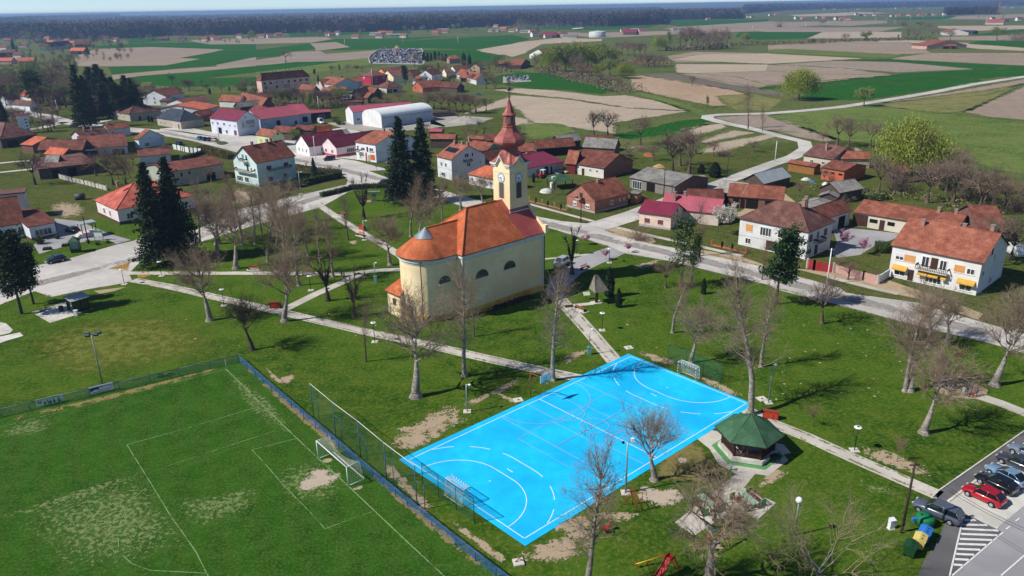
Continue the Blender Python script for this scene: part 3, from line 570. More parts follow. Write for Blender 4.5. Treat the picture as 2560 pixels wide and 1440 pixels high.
eg=decal('edge_grit','8a7e60','6c7048',2.6,.5,soft=.25,amp=2.6)
PQ=[(333,695),(333,705),(1862,1030),(1870,1018),(1385,742),(1404,740),(800,505),(790,515),(325,679),(330,687)]
for q in ([(333,695),(555,742),(800,797),(1050,851),(1180,882),(1310,911),(1440,940)],[(333,705),(555,752),(800,809),(1050,865),(1180,894),(1310,923),(1440,952)],[(1862,1030),(1935,1067),(2100,1139),(2340,1243)],[(1870,1018),(1940,1053),(2105,1124),(2350,1228)],[(1385,742),(1403,766),(1436,802),(1476,848),(1528,908)],[(1404,740),(1421,759),(1454,793),(1494,837),(1550,904)],
  [(800,505),(850,541),(918,582),(968,610),(1015,640)],[(790,515),(840,551),(904,590),(953,618),(1000,648)],[(325,679),(480,679),(640,679),(770,680),(870,681)],[(330,687),(480,688),(640,688),(770,689),(860,689)],
  [(1562,635),(1670,654),(1920,714),(2145,777),(2295,817),(2470,859)],[(1515,576),(1630,609),(1755,631),(1920,669),(2100,719),(2295,756),(2460,806)],[(480,612),(640,563),(780,525)],[(300,712),(225,724),(130,743),(85,730),(0,762)],[(640,514),(725,491),(752,486),(865,461)],[(1095,497),(1177,523),(1380,573),(1525,618)],[(1590,540),(1700,495),(1790,465),(1900,425),(1985,395)],[(1595,532),(1700,487),(1790,457),(1900,418),(1978,388)],[(1770,292),(1920,288),(2100,272),(2320,237),(2560,196)],[(400,338),(470,351),(560,373),(640,396),(735,413)]):
    fadeline([q],(.5 if len(q)>3 and q[0] in PQ else 1.2),.46,'verge_edge',eg,.036)
wr=decal('road_wear','8e8a84','a29d95',.5,.62,soft=.35,bp=.1,amp=2.2)
for q in ([(0,735),(130,700),(330,650),(640,540),(850,478)],[(1340,552),(1520,598),(1760,652),(2120,745),(2470,835)],[(640,378),(860,425),(1100,486)],[(400,330),(560,360)]): fadeline([q],3.5,.8,'road_wear',wr,.0225)
fmg=decal('field_margin','4c6428','7a7a4c',.45,.5,soft=.25,amp=2.6)
for k,pts in F[:40]: fadeline([[a,b] for a,b in zip(pts,pts[1:]+pts[:1]) if not(abs(a[0]-1920)<50 and abs(b[0]-1920)<50) and a[0]<2600],3.2,.62,'field_margin',fmg,.084)
# ---------------- materials of the buildings ----------------
RM={
 'old':roofmat('old_clay_tiles','7a4034','5c3430','8d5a48'),
 'brown':roofmat('brown_clay_tiles','6e453d','5a3a36','846055'),
 'terra':roofmat('terracotta_tiles','96543f','744034','a46a54'),
 'orange':roofmat('bright_orange_tiles','cc6848','b85a40','d67c5a'),
 'salmon':roofmat('salmon_tiles','b95a4a','a24c40','c87260',row=.38),
 'church':roofmat('plain_church_tiles','c0653c','9c5030','ca7248',row=.2,col=.18),
 'grey':roofmat('fibre_cement','87857f','74726e','a09c92',row=1.2,col=1.),
 'slate':roofmat('dark_slate_tiles','3c4654','343c48','4c5664'),
 'burg':roofmat('burgundy_sheet','74283c','823248','8e3e54',metalrib=True,rough=.5),
 'pinkmetal':roofmat('faded_red_sheet','a4505e','b05c68','8c3c4c',metalrib=True,rough=.55),
 'redsheet':roofmat('church_red_sheet','a44c48','b45c58','8c3c36',metalrib=True,rough=.45),
 'burgtile':roofmat('burgundy_tiles','6a2238','5c2034','7c3048',row=.35,col=.3),
 'greysheet':roofmat('grey_sheet','a8adb0','9aa0a4','bcc0c0',metalrib=True,rough=.5),
 'white':M('white_membrane','eef0ee','e2e4e2',.3,.5),
 'greensh':roofmat('green_shingle','3f6448','365a40','4a7052',row=.14,col=.2),
 'woodsh':roofmat('grey_wood_shingle','8c8478','7a7268','a09888',row=.3,col=.15),
}
PLC={}
def plaster(c,k=None):
    k=k or 'plaster_'+c
    if k in MATS: return MATS[k]
    l=lin(c); d=tuple(x*.78 for x in l); return M(k,c,d,.5,.9,.05,lo=.5,hi=.8,c3=tuple(x*.88 for x in l),sc3=.25)
BRK=brickmat('red_brick','a65a42','8c4a38','b8a494'); BRK2=brickmat('dark_brick','7a4a3c','643c34','8c7a6c'); BLK=brickmat('grey_block','8e867c','7c746c','6c665e',(.5,.25)); BRKO=brickmat('orange_block','c4623c','b05434','a88a78',(.4,.22))
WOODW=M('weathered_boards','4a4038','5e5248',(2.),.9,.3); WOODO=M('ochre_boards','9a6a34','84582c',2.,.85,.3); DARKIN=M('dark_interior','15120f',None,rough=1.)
def WM(w):
    return {'brick':BRK,'dbrick':BRK2,'block':BLK,'oblock':BRKO,'wood':WOODW,'ochre':WOODO}.get(w) or plaster(w)
FRM=M('window_frame_white','e6e6e2',None,rough=.5); FRB=M('window_frame_brown','4c3428',None,rough=.6)
GLS=M('window_glass','20262b','39444c',.6,.12,spec=.8); BLN={'o':M('blind_orange','d69a5e','c88c54',1.,.7),'w':M('blind_white','d8dadc','c8cacc',1.,.6),'r':M('shutter_red','7c4448','6c3c40',1.,.7),'e':M('shutter_teal','5a8c84',None,rough=.7)}
DOOR=M('door_brown','4a3026','3a261e',1.,.6); DOORW=M('door_white','dcdcda',None,rough=.5); AWN=M('awning_yellow','d0a544','bc9238',2.,.7); GUT=M('gutter_dark','3c3430',None,rough=.5)
CHM=brickmat('chimney_brick','a07460','8c6250','b4a898'); CAPM=M('chimney_cap','8c867e',None,rough=.9)
def win_mesh(mb,o,ux,n,w,h,kind):
    """window centred at o (bottom centre) on a wall with outward normal n, horizontal direction ux"""
    def bx(x0,x1,z0,z1,d0,d1,mi):
        p=[o+ux*x+V((0,0,z))+n*d for z in (z0,z1) for x,d in ((x0,d0),(x1,d0),(x1,d1),(x0,d1))]
        for f in ((0,3,2,1),(4,5,6,7),(0,1,5,4),(1,2,6,5),(2,3,7,6),(3,0,4,7)): mb.face([p[i] for i in f],mi)
    t=.09
    if kind in 'wbt':
        bx(-w/2,w/2,0,t,.0,.07,0); bx(-w/2,w/2,h-t,h,.0,.07,0); bx(-w/2,-w/2+t,t,h-t,.0,.07,0); bx(w/2-t,w/2,t,h-t,.0,.07,0)
        if w>.9: bx(-t/2,t/2,t,h-t,.0,.06,0)
        if w>2.2: bx(-w/4-t/2,-w/4+t/2,t,h-t,0,.06,0); bx(w/4-t/2,w/4+t/2,t,h-t,0,.06,0)
        bx(-w/2+t*.5,w/2-t*.5,t*.5,h-t*.5,-.02,.03,1)
        bx(-w/2-.08,w/2+.08,-.06,0,.0,.14,0)
        if kind=='t': bx(-w/2+t*.5,w/2-t*.5,h*.5,h-t*.5,.03,.045,2)
    elif kind in 'owreW': bx(-w/2,w/2,0,h,-.02,.06,2); bx(-w/2-.06,w/2+.06,-.08,0,0,.12,0)
    elif kind in 'dD': bx(-w/2,w/2,0,h,-.02,.06,2)
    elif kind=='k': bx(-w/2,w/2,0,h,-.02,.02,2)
def parse(s):
    out=[]
    for q in (s or '').split(';'):
        if not q.strip(): continue
        a=q.split(','); out.append((float(a[0]),float(a[1]),float(a[2]),float(a[3]),a[4].strip() if len(a)>4 else 'b'))
    return out
HOUSES={}
def slab(mb,P,th=.14,mi=0):
    P=[V(p) for p in P]; nn=(P[1]-P[0]).cross(P[2]-P[0])
    if nn.z<0: P=P[::-1]
    mb.face(P,mi,None)
    Q=[p-V((0,0,th)) for p in P]; mb.face(Q[::-1],1 if mi==0 else mi); n=len(P)
    for i in range(n): j=(i+1)%n; mb.face([P[i],Q[i],Q[j],P[j]],1 if mi==0 else mi)
def house(lab,t,A,B,C,he,R,typ,roof,wall,F='',L='',E='',ch=(),cat='house',name=None,ov=.35,grp=None,top=None,chh=.9,front=None,endw=None,base=None,noroof=False,extra=None):
    """A,B: ends of the visible eave line (pixels, at height he); C: far eave corner or depth in m; R: a pixel of the ridge or its rise"""
    A,B=tl(t,A),tl(t,B)
    if isinstance(he,tuple): he=HG(tl(t,he),A)
    a=G(*A,he); b=G(*B,he); ex=b-a; ex.z=0; Lx=ex.length; ex.normalize(); ey=V((-ex.y,ex.x,0))
    D=abs((G(*tl(t,C),he)-a).dot(ey)) if isinstance(C,tuple) else C
    if isinstance(R,tuple):
        if typ=='x' : z=PL(tl(t,R),a+ex*Lx/2,ex).z
        elif typ=='s': z=PL(tl(t,R),a+ey*D,ey).z
        else: z=PL(tl(t,R),a+ey*D/2,ey).z
        dh=min(max(z-he,.4),7.)
    else: dh=R
    name=name or ('barn' if cat=='barn' else 'house')
    o=thing(name,lab,cat,(a.x,a.y,0),atan2(ex.y,ex.x),grp)
    o['dims']=[Lx,D,he,dh]
    loc=lambda x,y,z: V((x,y,z))
    # roof
    rm=RM[roof]; mb=MB(); X,Y=Lx,D; hr=he+dh
    def ridgecap(p,q): mb.cyl(p,q,.11,.11,5,0)
    if typ=='g':
        slab(mb,[(0,0,he),(X,0,he),(X,Y/2,hr),(0,Y/2,hr)]); slab(mb,[(X,Y,he),(0,Y,he),(0,Y/2,hr),(X,Y/2,hr)]); ridgecap((0,Y/2,hr),(X,Y/2,hr))
    elif typ=='x':
        slab(mb,[(0,0,he),(X/2,0,hr),(X/2,Y,hr),(0,Y,he)]); slab(mb,[(X/2,0,hr),(X,0,he),(X,Y,he),(X/2,Y,hr)]); ridgecap((X/2,0,hr),(X/2,Y,hr))
    elif typ=='s': slab(mb,[(0,0,he),(X,0,he),(X,Y,hr),(0,Y,hr)])
    elif typ=='f': slab(mb,[(0,0,he),(X,0,he),(X,Y,he),(0,Y,he)],.3)
    elif typ=='h':
        if X>=Y: r=Y/2; P1,P2=(r,Y/2,hr),(X-r if X-r>r+.05 else r+.05,Y/2,hr); fs=[[(0,0,he),(X,0,he),P2,P1],[(X,Y,he),(0,Y,he),P1,P2],[(0,Y,he),(0,0,he),P1],[(X,0,he),(X,Y,he),P2]]
        else: r=X/2; P1,P2=(X/2,r,hr),(X/2,Y-r,hr); fs=[[(0,Y,he),(0,0,he),P1,P2],[(X,0,he),(X,Y,he),P2,P1],[(0,0,he),(X,0,he),P1],[(X,Y,he),(0,Y,he),P2]]
        for f in fs: slab(mb,f,.12)
        for q in ((0,0),(X,0),(X,Y),(0,Y)):
            pt=P1 if (q[0]<X/2 if X>=Y else q[1]<Y/2) else P2; ridgecap((q[0],q[1],he),pt)
        ridgecap(P1,P2)
    elif typ=='b':   # barrel vault along x
        n=12; pr=[(Y/2-Y/2*cos(pi*i/n),he+dh*sin(pi*i/n)) for i in range(n+1)]
        for (y0,z0),(y1,z1) in zip(pr,pr[1:]): mb.face([(0,y0,z0),(X,y0,z0),(X,y1,z1),(0,y1,z1)],0,sm=True)
    if not noroof: rr=mb.build('roof',[rm,GUT if roof not in ('white',) else rm],o)
    # walls
    w=WM(wall); e=ov if typ!='b' else .02; wb=MB(); ew=WM(endw) if endw else w; zt=he-.16
    k=dh/(Y/2) if typ in('g',) else dh/(X/2)
    sides={'F':((e,e),(X-e,e)),'E':((X-e,e),(X-e,Y-e)),'K':((X-e,Y-e),(e,Y-e)),'L':((e,Y-e),(e,e))}
    for sd,(p,q) in sides.items():
        if sd in (top or ''): continue   # open side
        mi=1 if sd in 'LE' and endw else 0
        z1=zt
        pts=[(p[0],p[1],0),(q[0],q[1],0),(q[0],q[1],z1),(p[0],p[1],z1)]
        if typ=='g' and sd in 'LE': zz=zt+k*e; pts=[pts[0],pts[1],(q[0],q[1],zz),(q[0],Y/2,hr-.16),(p[0],p[1],zz)]
        if typ=='x' and sd in 'FK': zz=zt+k*e; pts=[pts[0],pts[1],(q[0],q[1],zz),(X/2,q[1],hr-.16),(p[0],p[1],zz)]
        if typ=='s':
            ks=dh/Y; pts=[pts[0],pts[1],(q[0],q[1],zt+ks*q[1]),(p[0],p[1],zt+ks*p[1])]
        if typ=='b' and sd in 'LE': pts=[pts[0],pts[1]]+[(p[0],(Y/2-Y/2*cos(pi*i/12)),he+dh*sin(pi*i/12)-.02) for i in (range(12,-1,-1) if sd=='E' else range(13))]
        if wall=='glass': pass
        lu=hypot(q[0]-p[0],q[1]-p[1]); 
        uv=[((hypot(a_[0]-p[0],a_[1]-p[1])),a_[2]) for a_ in pts]
        wb.face(pts,mi,uv)
    if top:   # posts at the open side and a dark back
        for s_ in top:
            p,q=sides[s_]; n=max(2,int(hypot(q[0]-p[0],q[1]-p[1])/3.5)+1)
            for i in range(n): x=p[0]+(q[0]-p[0])*i/(n-1); y=p[1]+(q[1]-p[1])*i/(n-1); wb.box(x-.1,y-.1,0,x+.1,y+.1,zt,0)
    wb.build('wall',[w,ew],o)
    if base:
        bb=MB(); d=.04
        for sd,(p,q) in sides.items():
            pp=V((*p,0)); qq=V((*q,0)); n=V(((qq-pp).y,-(qq-pp).x,0)).normalized(); u=(qq-pp).normalized()
            c=[pp-u*d,qq+u*d]; bb.face([c[0]+n*d,c[1]+n*d,c[1]+n*d+V((0,0,base[0])),c[0]+n*d+V((0,0,base[0]))],0); bb.face([c[0]+n*d+V((0,0,base[0])),c[1]+n*d+V((0,0,base[0])),c[1]+V((0,0,base[0])),c[0]+V((0,0,base[0]))],0)
        bb.build('plinth',plaster(base[1]),o)
    for sd,spec in (('F',F),('L',L),('E',E)):
        p,q=sides[sd]; pp=V((p[0],p[1],0)); qq=V((q[0],q[1],0)); ux=(qq-pp).normalized(); n=V((ux.y,-ux.x,0)); ll=(qq-pp).length
        for (u,z,w_,h_,kd) in parse(spec):
            if sd=='L': pass
            wm=MB(); c=pp+ux*(ll*u)+V((0,0,z))
            if kd=='a':  # awning
                y=[V(c+ux*(-w_/2)),V(c+ux*(w_/2))]; f=n*.9-V((0,0,h_))
                wm.face([y[0]+f,y[1]+f,y[1],y[0]],0); wm.face([y[0]+f-V((0,0,.2)),y[1]+f-V((0,0,.2)),y[1]+f,y[0]+f],0); wm.face([y[0],y[0]+f,y[0]+f-V((0,0,.2))],0); wm.face([y[1]+f,y[1],y[1]+f-V((0,0,.2))],0)
                wm.build('awning',AWN,o); continue
            if kd=='B':  # balcony slab with railing
                def bx(x0,x1,d0,d1,z0,z1,mi):
                    P=[c+ux*x+n*d+V((0,0,zz)) for zz in (z0,z1) for x,d in ((x0,d0),(x1,d0),(x1,d1),(x0,d1))]
                    for f in ((0,3,2,1),(4,5,6,7),(0,1,5,4),(1,2,6,5),(2,3,7,6),(3,0,4,7)): wm.face([P[i] for i in f],mi)
                dp=1.2; bx(-w_/2,w_/2,0,dp,-.15,0,0); bx(-w_/2,w_/2,dp-.05,dp,h_-.08,h_,1)
                nb=int(w_/.3)
                for i in range(nb+1): x=-w_/2+w_*i/nb; bx(x-.05,x+.05,dp-.04,dp,0,h_-.08,1)
                for sx in (-w_/2,w_/2-.05): bx(sx,sx+.05,0,dp-.05,h_-.4,h_,1)
                wm.build('balcony',[conc2,DOOR],o); continue
            win_mesh(wm,c,ux,n,w_,h_,kd)
            nm={'d':'door','D':'door','k':'opening'}.get(kd,'window')
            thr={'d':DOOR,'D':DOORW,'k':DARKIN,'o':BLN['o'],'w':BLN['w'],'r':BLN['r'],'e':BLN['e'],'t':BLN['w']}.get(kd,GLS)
            wm.build(nm,[FRM,GLS,thr],o)
    for (u,v) in ch:
        cm=MB(); x,y=X*u,Y*v
        zr=hr-dh*abs(y-Y/2)/(Y/2) if typ in 'gh' else hr-dh*abs(x-X/2)/(X/2) if typ=='x' else he
        cm.box(x-.32,y-.32,zr-.5,x+.32,y+.32,hr+chh,0); cm.box(x-.4,y-.4,hr+chh,x+.4,y+.4,hr+chh+.12,1); cm.build('chimney',[CHM,CAPM],o)
    HOUSES[lab]=o
    return o
# ---------------- houses, row by row ----------------
zA=(380,330,9.6); zB=(730,300,9.48); zC=(500,250,9.6); zD=(0,260,8.); zE=(1060,310,8.); zF=(640,160,8.); zG=(880,130,8.)
# right foreground
house('long white two storey house with orange roof and yellow awnings',t31,(1225,1010),(2160,1195),(2420,1010),6.2,(1430,740),'g','terra','e2e0dc',
 F='.1,3.6,1.5,1.3,t;.22,3.6,1.9,1.3,o;.4,3.2,1.3,2.1,b;.5,3.2,1.2,2.1,d;.6,3.3,1.2,1.9,b;.78,3.6,1.7,1.3,o;.9,3.6,1.3,1.1,b;.13,2.6,2.6,.6,a;.13,.6,2.0,1.5,b;.4,2.6,1.7,.6,a;.52,2.6,1.7,.6,a;.64,2.6,.9,.6,a;.52,.5,2.8,1.7,b;.88,2.6,2.9,.6,a;.88,.5,2.0,1.8,b;.5,2.95,5.4,1.0,B;.26,.1,1.,2.1,d',
 E='.35,6.4,.8,1.3,k;.5,4.6,.7,1.5,b;.12,3.3,.9,.9,b;.5,.5,.9,1.2,b',ch=((.19,.42),(.6,.55),(.85,.72)),chh=.4)
house('white L shaped house with brown hipped roof and balcony beside the red gate',t31,(-300,740),(415,885),(720,785),5.9,(200,575),'h','brown','d9d8d6',
 F='.15,3.4,1.6,1.5,o;.4,3.1,2.6,1.9,b;.62,3.4,1.3,1.4,b;.15,.6,1.3,1.3,b;.5,.3,2.4,2.,d',
 E='.12,3.5,1.2,1.5,r;.4,3.,1.2,2.2,b;.72,3.5,1.3,1.5,r;.4,2.95,3.2,.9,B;.4,.2,1.3,2.1,d;.12,1.,1.4,1.2,b',ch=((.72,.5),(.66,.75)),chh=1.0)
house('brown tiled wing joining the hipped house to the yard barn',t31,(560,760),(850,660),(480,640),3.6,(780,530),'g','old','d0cec8',F='.15,0,1.8,2.6,k;.7,0,3.,2.8,k',cat='outbuilding',name='outbuilding')
house('long low stable with faded orange tile roof and white wall behind the yard',t31,(855,680),(1900,850),(2000,740),3.2,(800,530),'g','terra','d4ccba',
 F='.06,.1,3.4,2.6,d;.2,1.3,1.8,.9,k;.29,0,1.1,2.3,d;.38,1.3,1.6,.9,k;.6,1.,1.2,1.,k',cat='stable',name='stable',ch=((.75,.45),(.9,.5)))
house('dark tiled gabled shed at the far end of the long stable',t31,(1820,690),(2120,860),6.,3.4,(1990,610),'x','old','dbrick',cat='shed',name='shed')
house('low brown tiled shed behind the white house chimneys',t31,(1980,850),(2260,800),6.,2.8,(2130,740),'g','old','block',cat='shed',name='shed')
house('orange brick barn with mossy end roof beside the dirt yard',t31,(-410,520),(160,560),8.,3.,(0,415),'g','terra','dbrick',F='.15,0,1.6,2.4,k;.45,0,3.,2.5,k;.8,0,3.,2.4,k',top='',cat='barn')
house('grey roofed open cart barn behind the magenta roofed cottage',t21,(2010,490),(2290,530),9.,3.,(2200,370),'g','grey','wood',F='.5,0,9.,2.6,k',cat='barn')
house('small black boarded barn with grey gable roof left of the lane end',t21,(2300,360),(2520,400),(2640,300),2.6,(2440,290),'x','greysheet','wood',cat='barn')
house('grey metal roofed timber shed with black boards behind the stable',t31,(500,440),(720,490),(900,430),3.,(630,385),'x','grey','wood',cat='barn')
house('small grey timber shed in front of the larger metal roofed shed',t31,(500,520),(700,540),(830,520),2.4,(620,470),'x','grey','wood',cat='shed',name='shed')
house('low grey roofed lean-to beside the brown tiled wing',t31,(420,640),(640,570),5.,2.4,(560,545),'g','grey','block',cat='shed',name='shed')
house('brown roofed farmhouse with satellite dish by the lane bend',t31,(345,110),(650,155),(760,70),3.2,(560,0),'g','brown','c8c0ae',F='.3,1,1.2,1.1,b;.7,1,1.2,1.1,b',E='.5,3.6,.8,.8,k',ch=((.5,.3),))
house('ochre boarded corn crib with orange tiled roof',t31,(190,185),(470,230),4.,2.6,(240,155),'g','terra','ochre',cat='shed',name='shed')
house('small unplastered orange block shed with brown roof',t31,(525,230),(770,270),(850,190),3.6,(590,150),'g','old','oblock',F='.2,2,1.2,.6,k;.5,2,1.2,.6,k;.85,2,1.2,.6,k',cat='shed',name='shed')
house('terracotta roof half hidden behind the white blossom tree',t31,(730,150),(1040,150),6.,3.,(900,70),'g','terra','c8b8a4',cat='house')
house('grey roofed barn hidden behind the bare walnut trees',t31,(1180,250),(1360,290),6.,3.2,(1270,180),'g','brown','wood',cat='barn')
# centre right
house('red brick cottage with ridged orange roof at the road fork',t21,(530,505),(830,575),(1165,485),3.2,(660,405),'x','terra','brick',
 F='.3,.9,1.3,1.1,t;.75,.9,1.4,1.1,t;.52,3.2,1.,1.3,d;.52,3.1,2.2,.3,B',E='.5,1.2,1.,1.1,w;.75,1.6,.5,.7,b;.88,1.6,.5,.7,b',ch=((.55,.45),),chh=.3,base=(.5,'a8a49c'))
house('flat grey roofed brick annex behind the red brick cottage',t21,(1165,490),(1260,500),4.,2.8,.5,'f','grey','brick',cat='annex',name='annex')
house('pink walled cottage with burgundy sheet roof behind the park pines',t21,(1255,680),(1600,725),(1700,640),3.4,(1360,560),'g','burg','f0d6c4',
 F='.26,1.,1.3,1.1,r;.68,1.,1.3,1.1,r',E='.5,3.4,.8,.8,k',base=(.5,'b8b0a8'))
house('burgundy roofed rear wing of the pink cottage',t21,(1480,640),(2080,700),7.,3.,(1700,510),'g','pinkmetal','d8c8bc',cat='house',ch=((.2,.3),(.35,.5)))
house('collapsed brown tiled shed between the pink cottage and the cart barn',t21,(1760,560),(2130,560),6.,2.4,(2000,450),'g','old','wood',cat='shed',name='shed')
house('grey roofed garage with the red car in its open bay',t21,(1165,335),(1630,425),(1720,290),2.9,(1260,215),'g','grey','block',F='.17,0,3.4,2.3,w;.48,0,3.,2.4,k',E='.5,.8,.1,.1,k',cat='garage',name='garage',endw='dbrick')
house('white farm building with brown roof and red brick gable behind the tractor yard',t21,(575,190),(920,245),(1100,150),3.2,(720,50),'g','old','dcd8ce',
 F='.16,1.6,.9,.7,b;.38,0,1.,2.1,d;.6,1.6,.9,.7,b;.8,1.6,.9,.7,b',endw='brick',cat='barn')
house('orange tiled link roof over the red barn doors',t21,(525,195),(640,205),6.,3.2,(560,60),'g','terra','6c2a26',cat='barn')
house('long burgundy sheet roofed white stable right of the church tower',t21,(150,245),(530,175),(300,60),3.,(470,45),'g','burg','d8dcdc',
 F='.28,0,1.1,2.1,b;.52,0,1.6,2.4,k;.66,0,.8,2.2,k',ch=((.55,.5),),cat='stable',name='stable',chh=.3)
house('grey sheet roofed barn behind the burgundy stable',t21,(700,30),(1030,50),7.,3.4,(900,-60),'g','grey','dbrick',cat='barn')
house('brown roofed open barn with grey patch right behind the tower',t21,(240,50),(640,20),6.,3.,(400,-50),'g','old','wood',F='.5,0,9.,2.6,k',cat='barn')
house('green and grey tin roofed shed behind the tower barns',t20,(480,1430),(700,1400),6.,3.2,(640,1330),'g','grey','wood',cat='barn')
house('brown roofed barn with grey half roof by the bare garden trees',t20,(720,1430),(1010,1430),(1040,1400),3.2,(900,1350),'g','old','wood',cat='barn')
# left of tower
house('white two storey house with solar panel on its orange roof',zE,(230,640),(540,715),(1190,590),6.4,(420,330),'g','terra','dadcdc',
 F='.3,3.6,1.1,1.3,b;.6,3.6,1.1,1.3,b;.4,.6,2.,1.2,b',E='.45,6.3,1.6,1.2,b;.62,6.3,.8,1.2,w;.45,4.9,2.6,.8,B;.5,3.4,1.4,1.6,b;.85,3.8,.6,.8,b;.25,.5,.7,.6,k',ch=((.25,.45),(.62,.5),(.9,.52)),chh=.8)
house('low white house with bright orange hipped roof left of the tower',zE,(860,1000),(1640,1160),8.,3.,(1050,790),'h','orange','e4e4e2',F='.1,1.1,.8,1.1,w;.45,1.1,1.2,.9,w;.62,1.1,1.2,.9,w')
house('long brick barn with mossy tiles between the solar house and the tower',zE,(1190,790),(1640,690),7.,3.2,(1400,500),'g','old','dbrick',cat='barn')
house('orange roofed house with teal gable behind the solar house',zE,(760,480),(1240,545),(1420,450),4.4,(1350,370),'g','terra','6aa898',ch=((.02,.4),))
house('brown roofed barn far behind the tower dome',zE,(1180,330),(1560,330),7.,3.,(1480,200),'g','old','wood',cat='barn')
house('orange roofed barn peeping out left of the dome barns',zE,(830,290),(1180,310),6.,3.4,(1110,240),'g','terra','wood',cat='barn')
house('orange roofed barn at the right edge of the tower dome',zE,(1900,560),(2230,540),7.,3.6,(2000,380),'g','terra','dbrick',cat='barn')
house('long pale orange roofed barn behind the spruces',zE,(100,300),(620,300),8.,3.6,(600,200),'g','terra','wood',cat='barn')
house('little faded red roofed hut at the edge of the allotment',zE,(90,150),(350,155),5.,2.4,(240,90),'g','pinkmetal','wood',cat='hut',name='hut')
# shops on the square
house('white two storey shop with orange roof and fruit poster by the spruces',zB,(1470,515),(1970,585),(2400,330),6.2,(1750,205),'g','terra','e6e8e8',
 F='.1,3.4,.9,1.6,b;.36,3.6,1.9,1.,b;.58,3.3,.8,1.7,d;.78,3.6,2.,1.2,w;.2,3.0,2.2,.9,B',E='.55,6.4,1.4,1.1,b',ch=((.45,.5),(.82,.48)),chh=.8,cat='shop',name='shop')
house('pink cafe with maroon roof and glazed corner porch',zB,(660,590),(1040,660),(1560,380),3.4,(890,400),'x','burgtile','eed8d8',F='.3,1.1,1.3,1.3,b;.72,1.1,1.3,1.3,b',E='.3,.9,3.5,1.6,b;.75,.9,4.,1.6,b',base=(.8,'c4505c'),cat='cafe',name='cafe')
house('white gabled cottage with purple red roof left of the pink cafe',zB,(60,560),(390,640),(1060,430),3.4,(200,350),'x','burgtile','eeeae8',F='.22,1.,.9,1.3,w;.5,1.,.7,1.3,w;.78,1.,.9,1.3,w;.36,3.8,.4,.4,b;.6,3.8,.4,.4,b',E='.12,0,1.,2.1,D;.3,1.2,.6,1.3,b',cat='cottage',name='cottage')
house('grey slated lean roof between the cottage and the cafe',zB,(1050,380),(1410,330),6.,3.4,(1200,230),'g','grey','block',cat='shed',name='shed')
house('long maroon roofed rear wing of the cafe',zB,(1080,640),(1560,560),8.,3.,(1430,320),'g','burgtile','d8c4c4',cat='house')
house('pale green house with half hipped orange roof and orange shutters',zC,(1320,830),(1720,890),(1990,830),3.8,(1490,680),'g','terra','c4d4a4',F='.25,1.,1.4,1.3,o;.68,1.,1.4,1.3,o',E='.5,4.2,.7,.8,k')
house('brown tiled barn behind the pale green house',zC,(1690,760),(2200,790),8.,3.2,(1900,620),'g','old','wood',cat='barn')
house('low orange tiled barn left of the white van',zB,(20,240),(480,250),7.,2.8,(300,120),'g','old','wood',cat='barn')
house('orange tiled barn with a dark open gable by the white van',zB,(600,290),(960,270),(1020,270),2.8,(740,130),'g','orange','wood',cat='barn')
# mint house with garden, barn
house('pale green chalet house with steep brown roof and balconies',t01,(2560,196),(2960,120),12.5,7.2,(2400,30),'g','old','cfe2dc',
 L='.45,7.4,.9,1.8,e;.6,7.4,.9,1.8,b;.52,7.3,2.8,.8,B;.6,4.4,.9,2.,d;.75,4.8,.6,.6,k;.9,4.8,.6,.6,k;.5,4.2,9.,.8,B;.2,.8,3.,1.6,b;.5,.8,2.,1.6,b;.22,7.6,.5,.8,k',
 F='.3,4.6,1.6,1.2,r;.75,4.6,1.6,1.2,r;.55,4.2,8.,.8,B;.3,1.2,1.6,1.2,r;.7,1.2,1.2,1.2,r',ch=((.25,.5),(.62,.5),(.75,.55)),base=(.6,'8aa0a0')) 
house('long old house with mossy brown roof and plank walls',zA,(340,975),(1740,745),(1570,530),4.6,(900,640),'g','old','aab0a2',F='.1,2.8,.6,1.,k;.24,2.6,.6,1.2,d;.38,2.8,.6,1.,k;.78,2.8,.7,1.,b;.92,2.8,.5,.9,b;.75,0,3.,2.4,k')
house('low white shed with red tile roof left of the mossy long house',zA,(-340,590),(460,520),(300,380),2.8,(180,400),'g','old','d8dadc',cat='shed',name='shed',ch=((.85,.5),))
# left foreground
house('pink white walled office with salmon red hipped roof behind the twin spruces',t01,(1160,660),(1960,515),(855,575),3.9,(1240,400),'h','salmon','ecdcdc',L='.35,1.2,1.2,1.5,b;.62,1.2,1.,1.5,b',F='.14,1.,1.6,1.5,b;.4,1.,1.5,1.5,b;.85,1.,1.5,1.5,b',base=(.7,'5c4438'),ch=((.2,.5),))
house('white school wing with dark red roof and big windows at the left edge',t01,(275,835),(565,780),(230,650),3.3,(420,640),'g','old','dfe3e8',F='.5,.7,3.6,1.6,b',L='.2,.6,1.,1.8,b',base=(.5,'6a4a44'),cat='school building',name='school')
house('dark red roofed school block with stepped front at the left edge',t01,(-500,900),(250,790),12.,3.3,(0,540),'g','old','e2e4e8',F='.62,.2,1.5,2.4,b;.8,.5,2.,1.8,b;.95,.4,1.2,2.2,b',cat='school building',name='school')
house('tall flat roofed grey stairwell block of the school',t01,(-60,510),(245,480),6.,6.8,.5,'f','brown','cfcac8',cat='school building',name='school_tower')
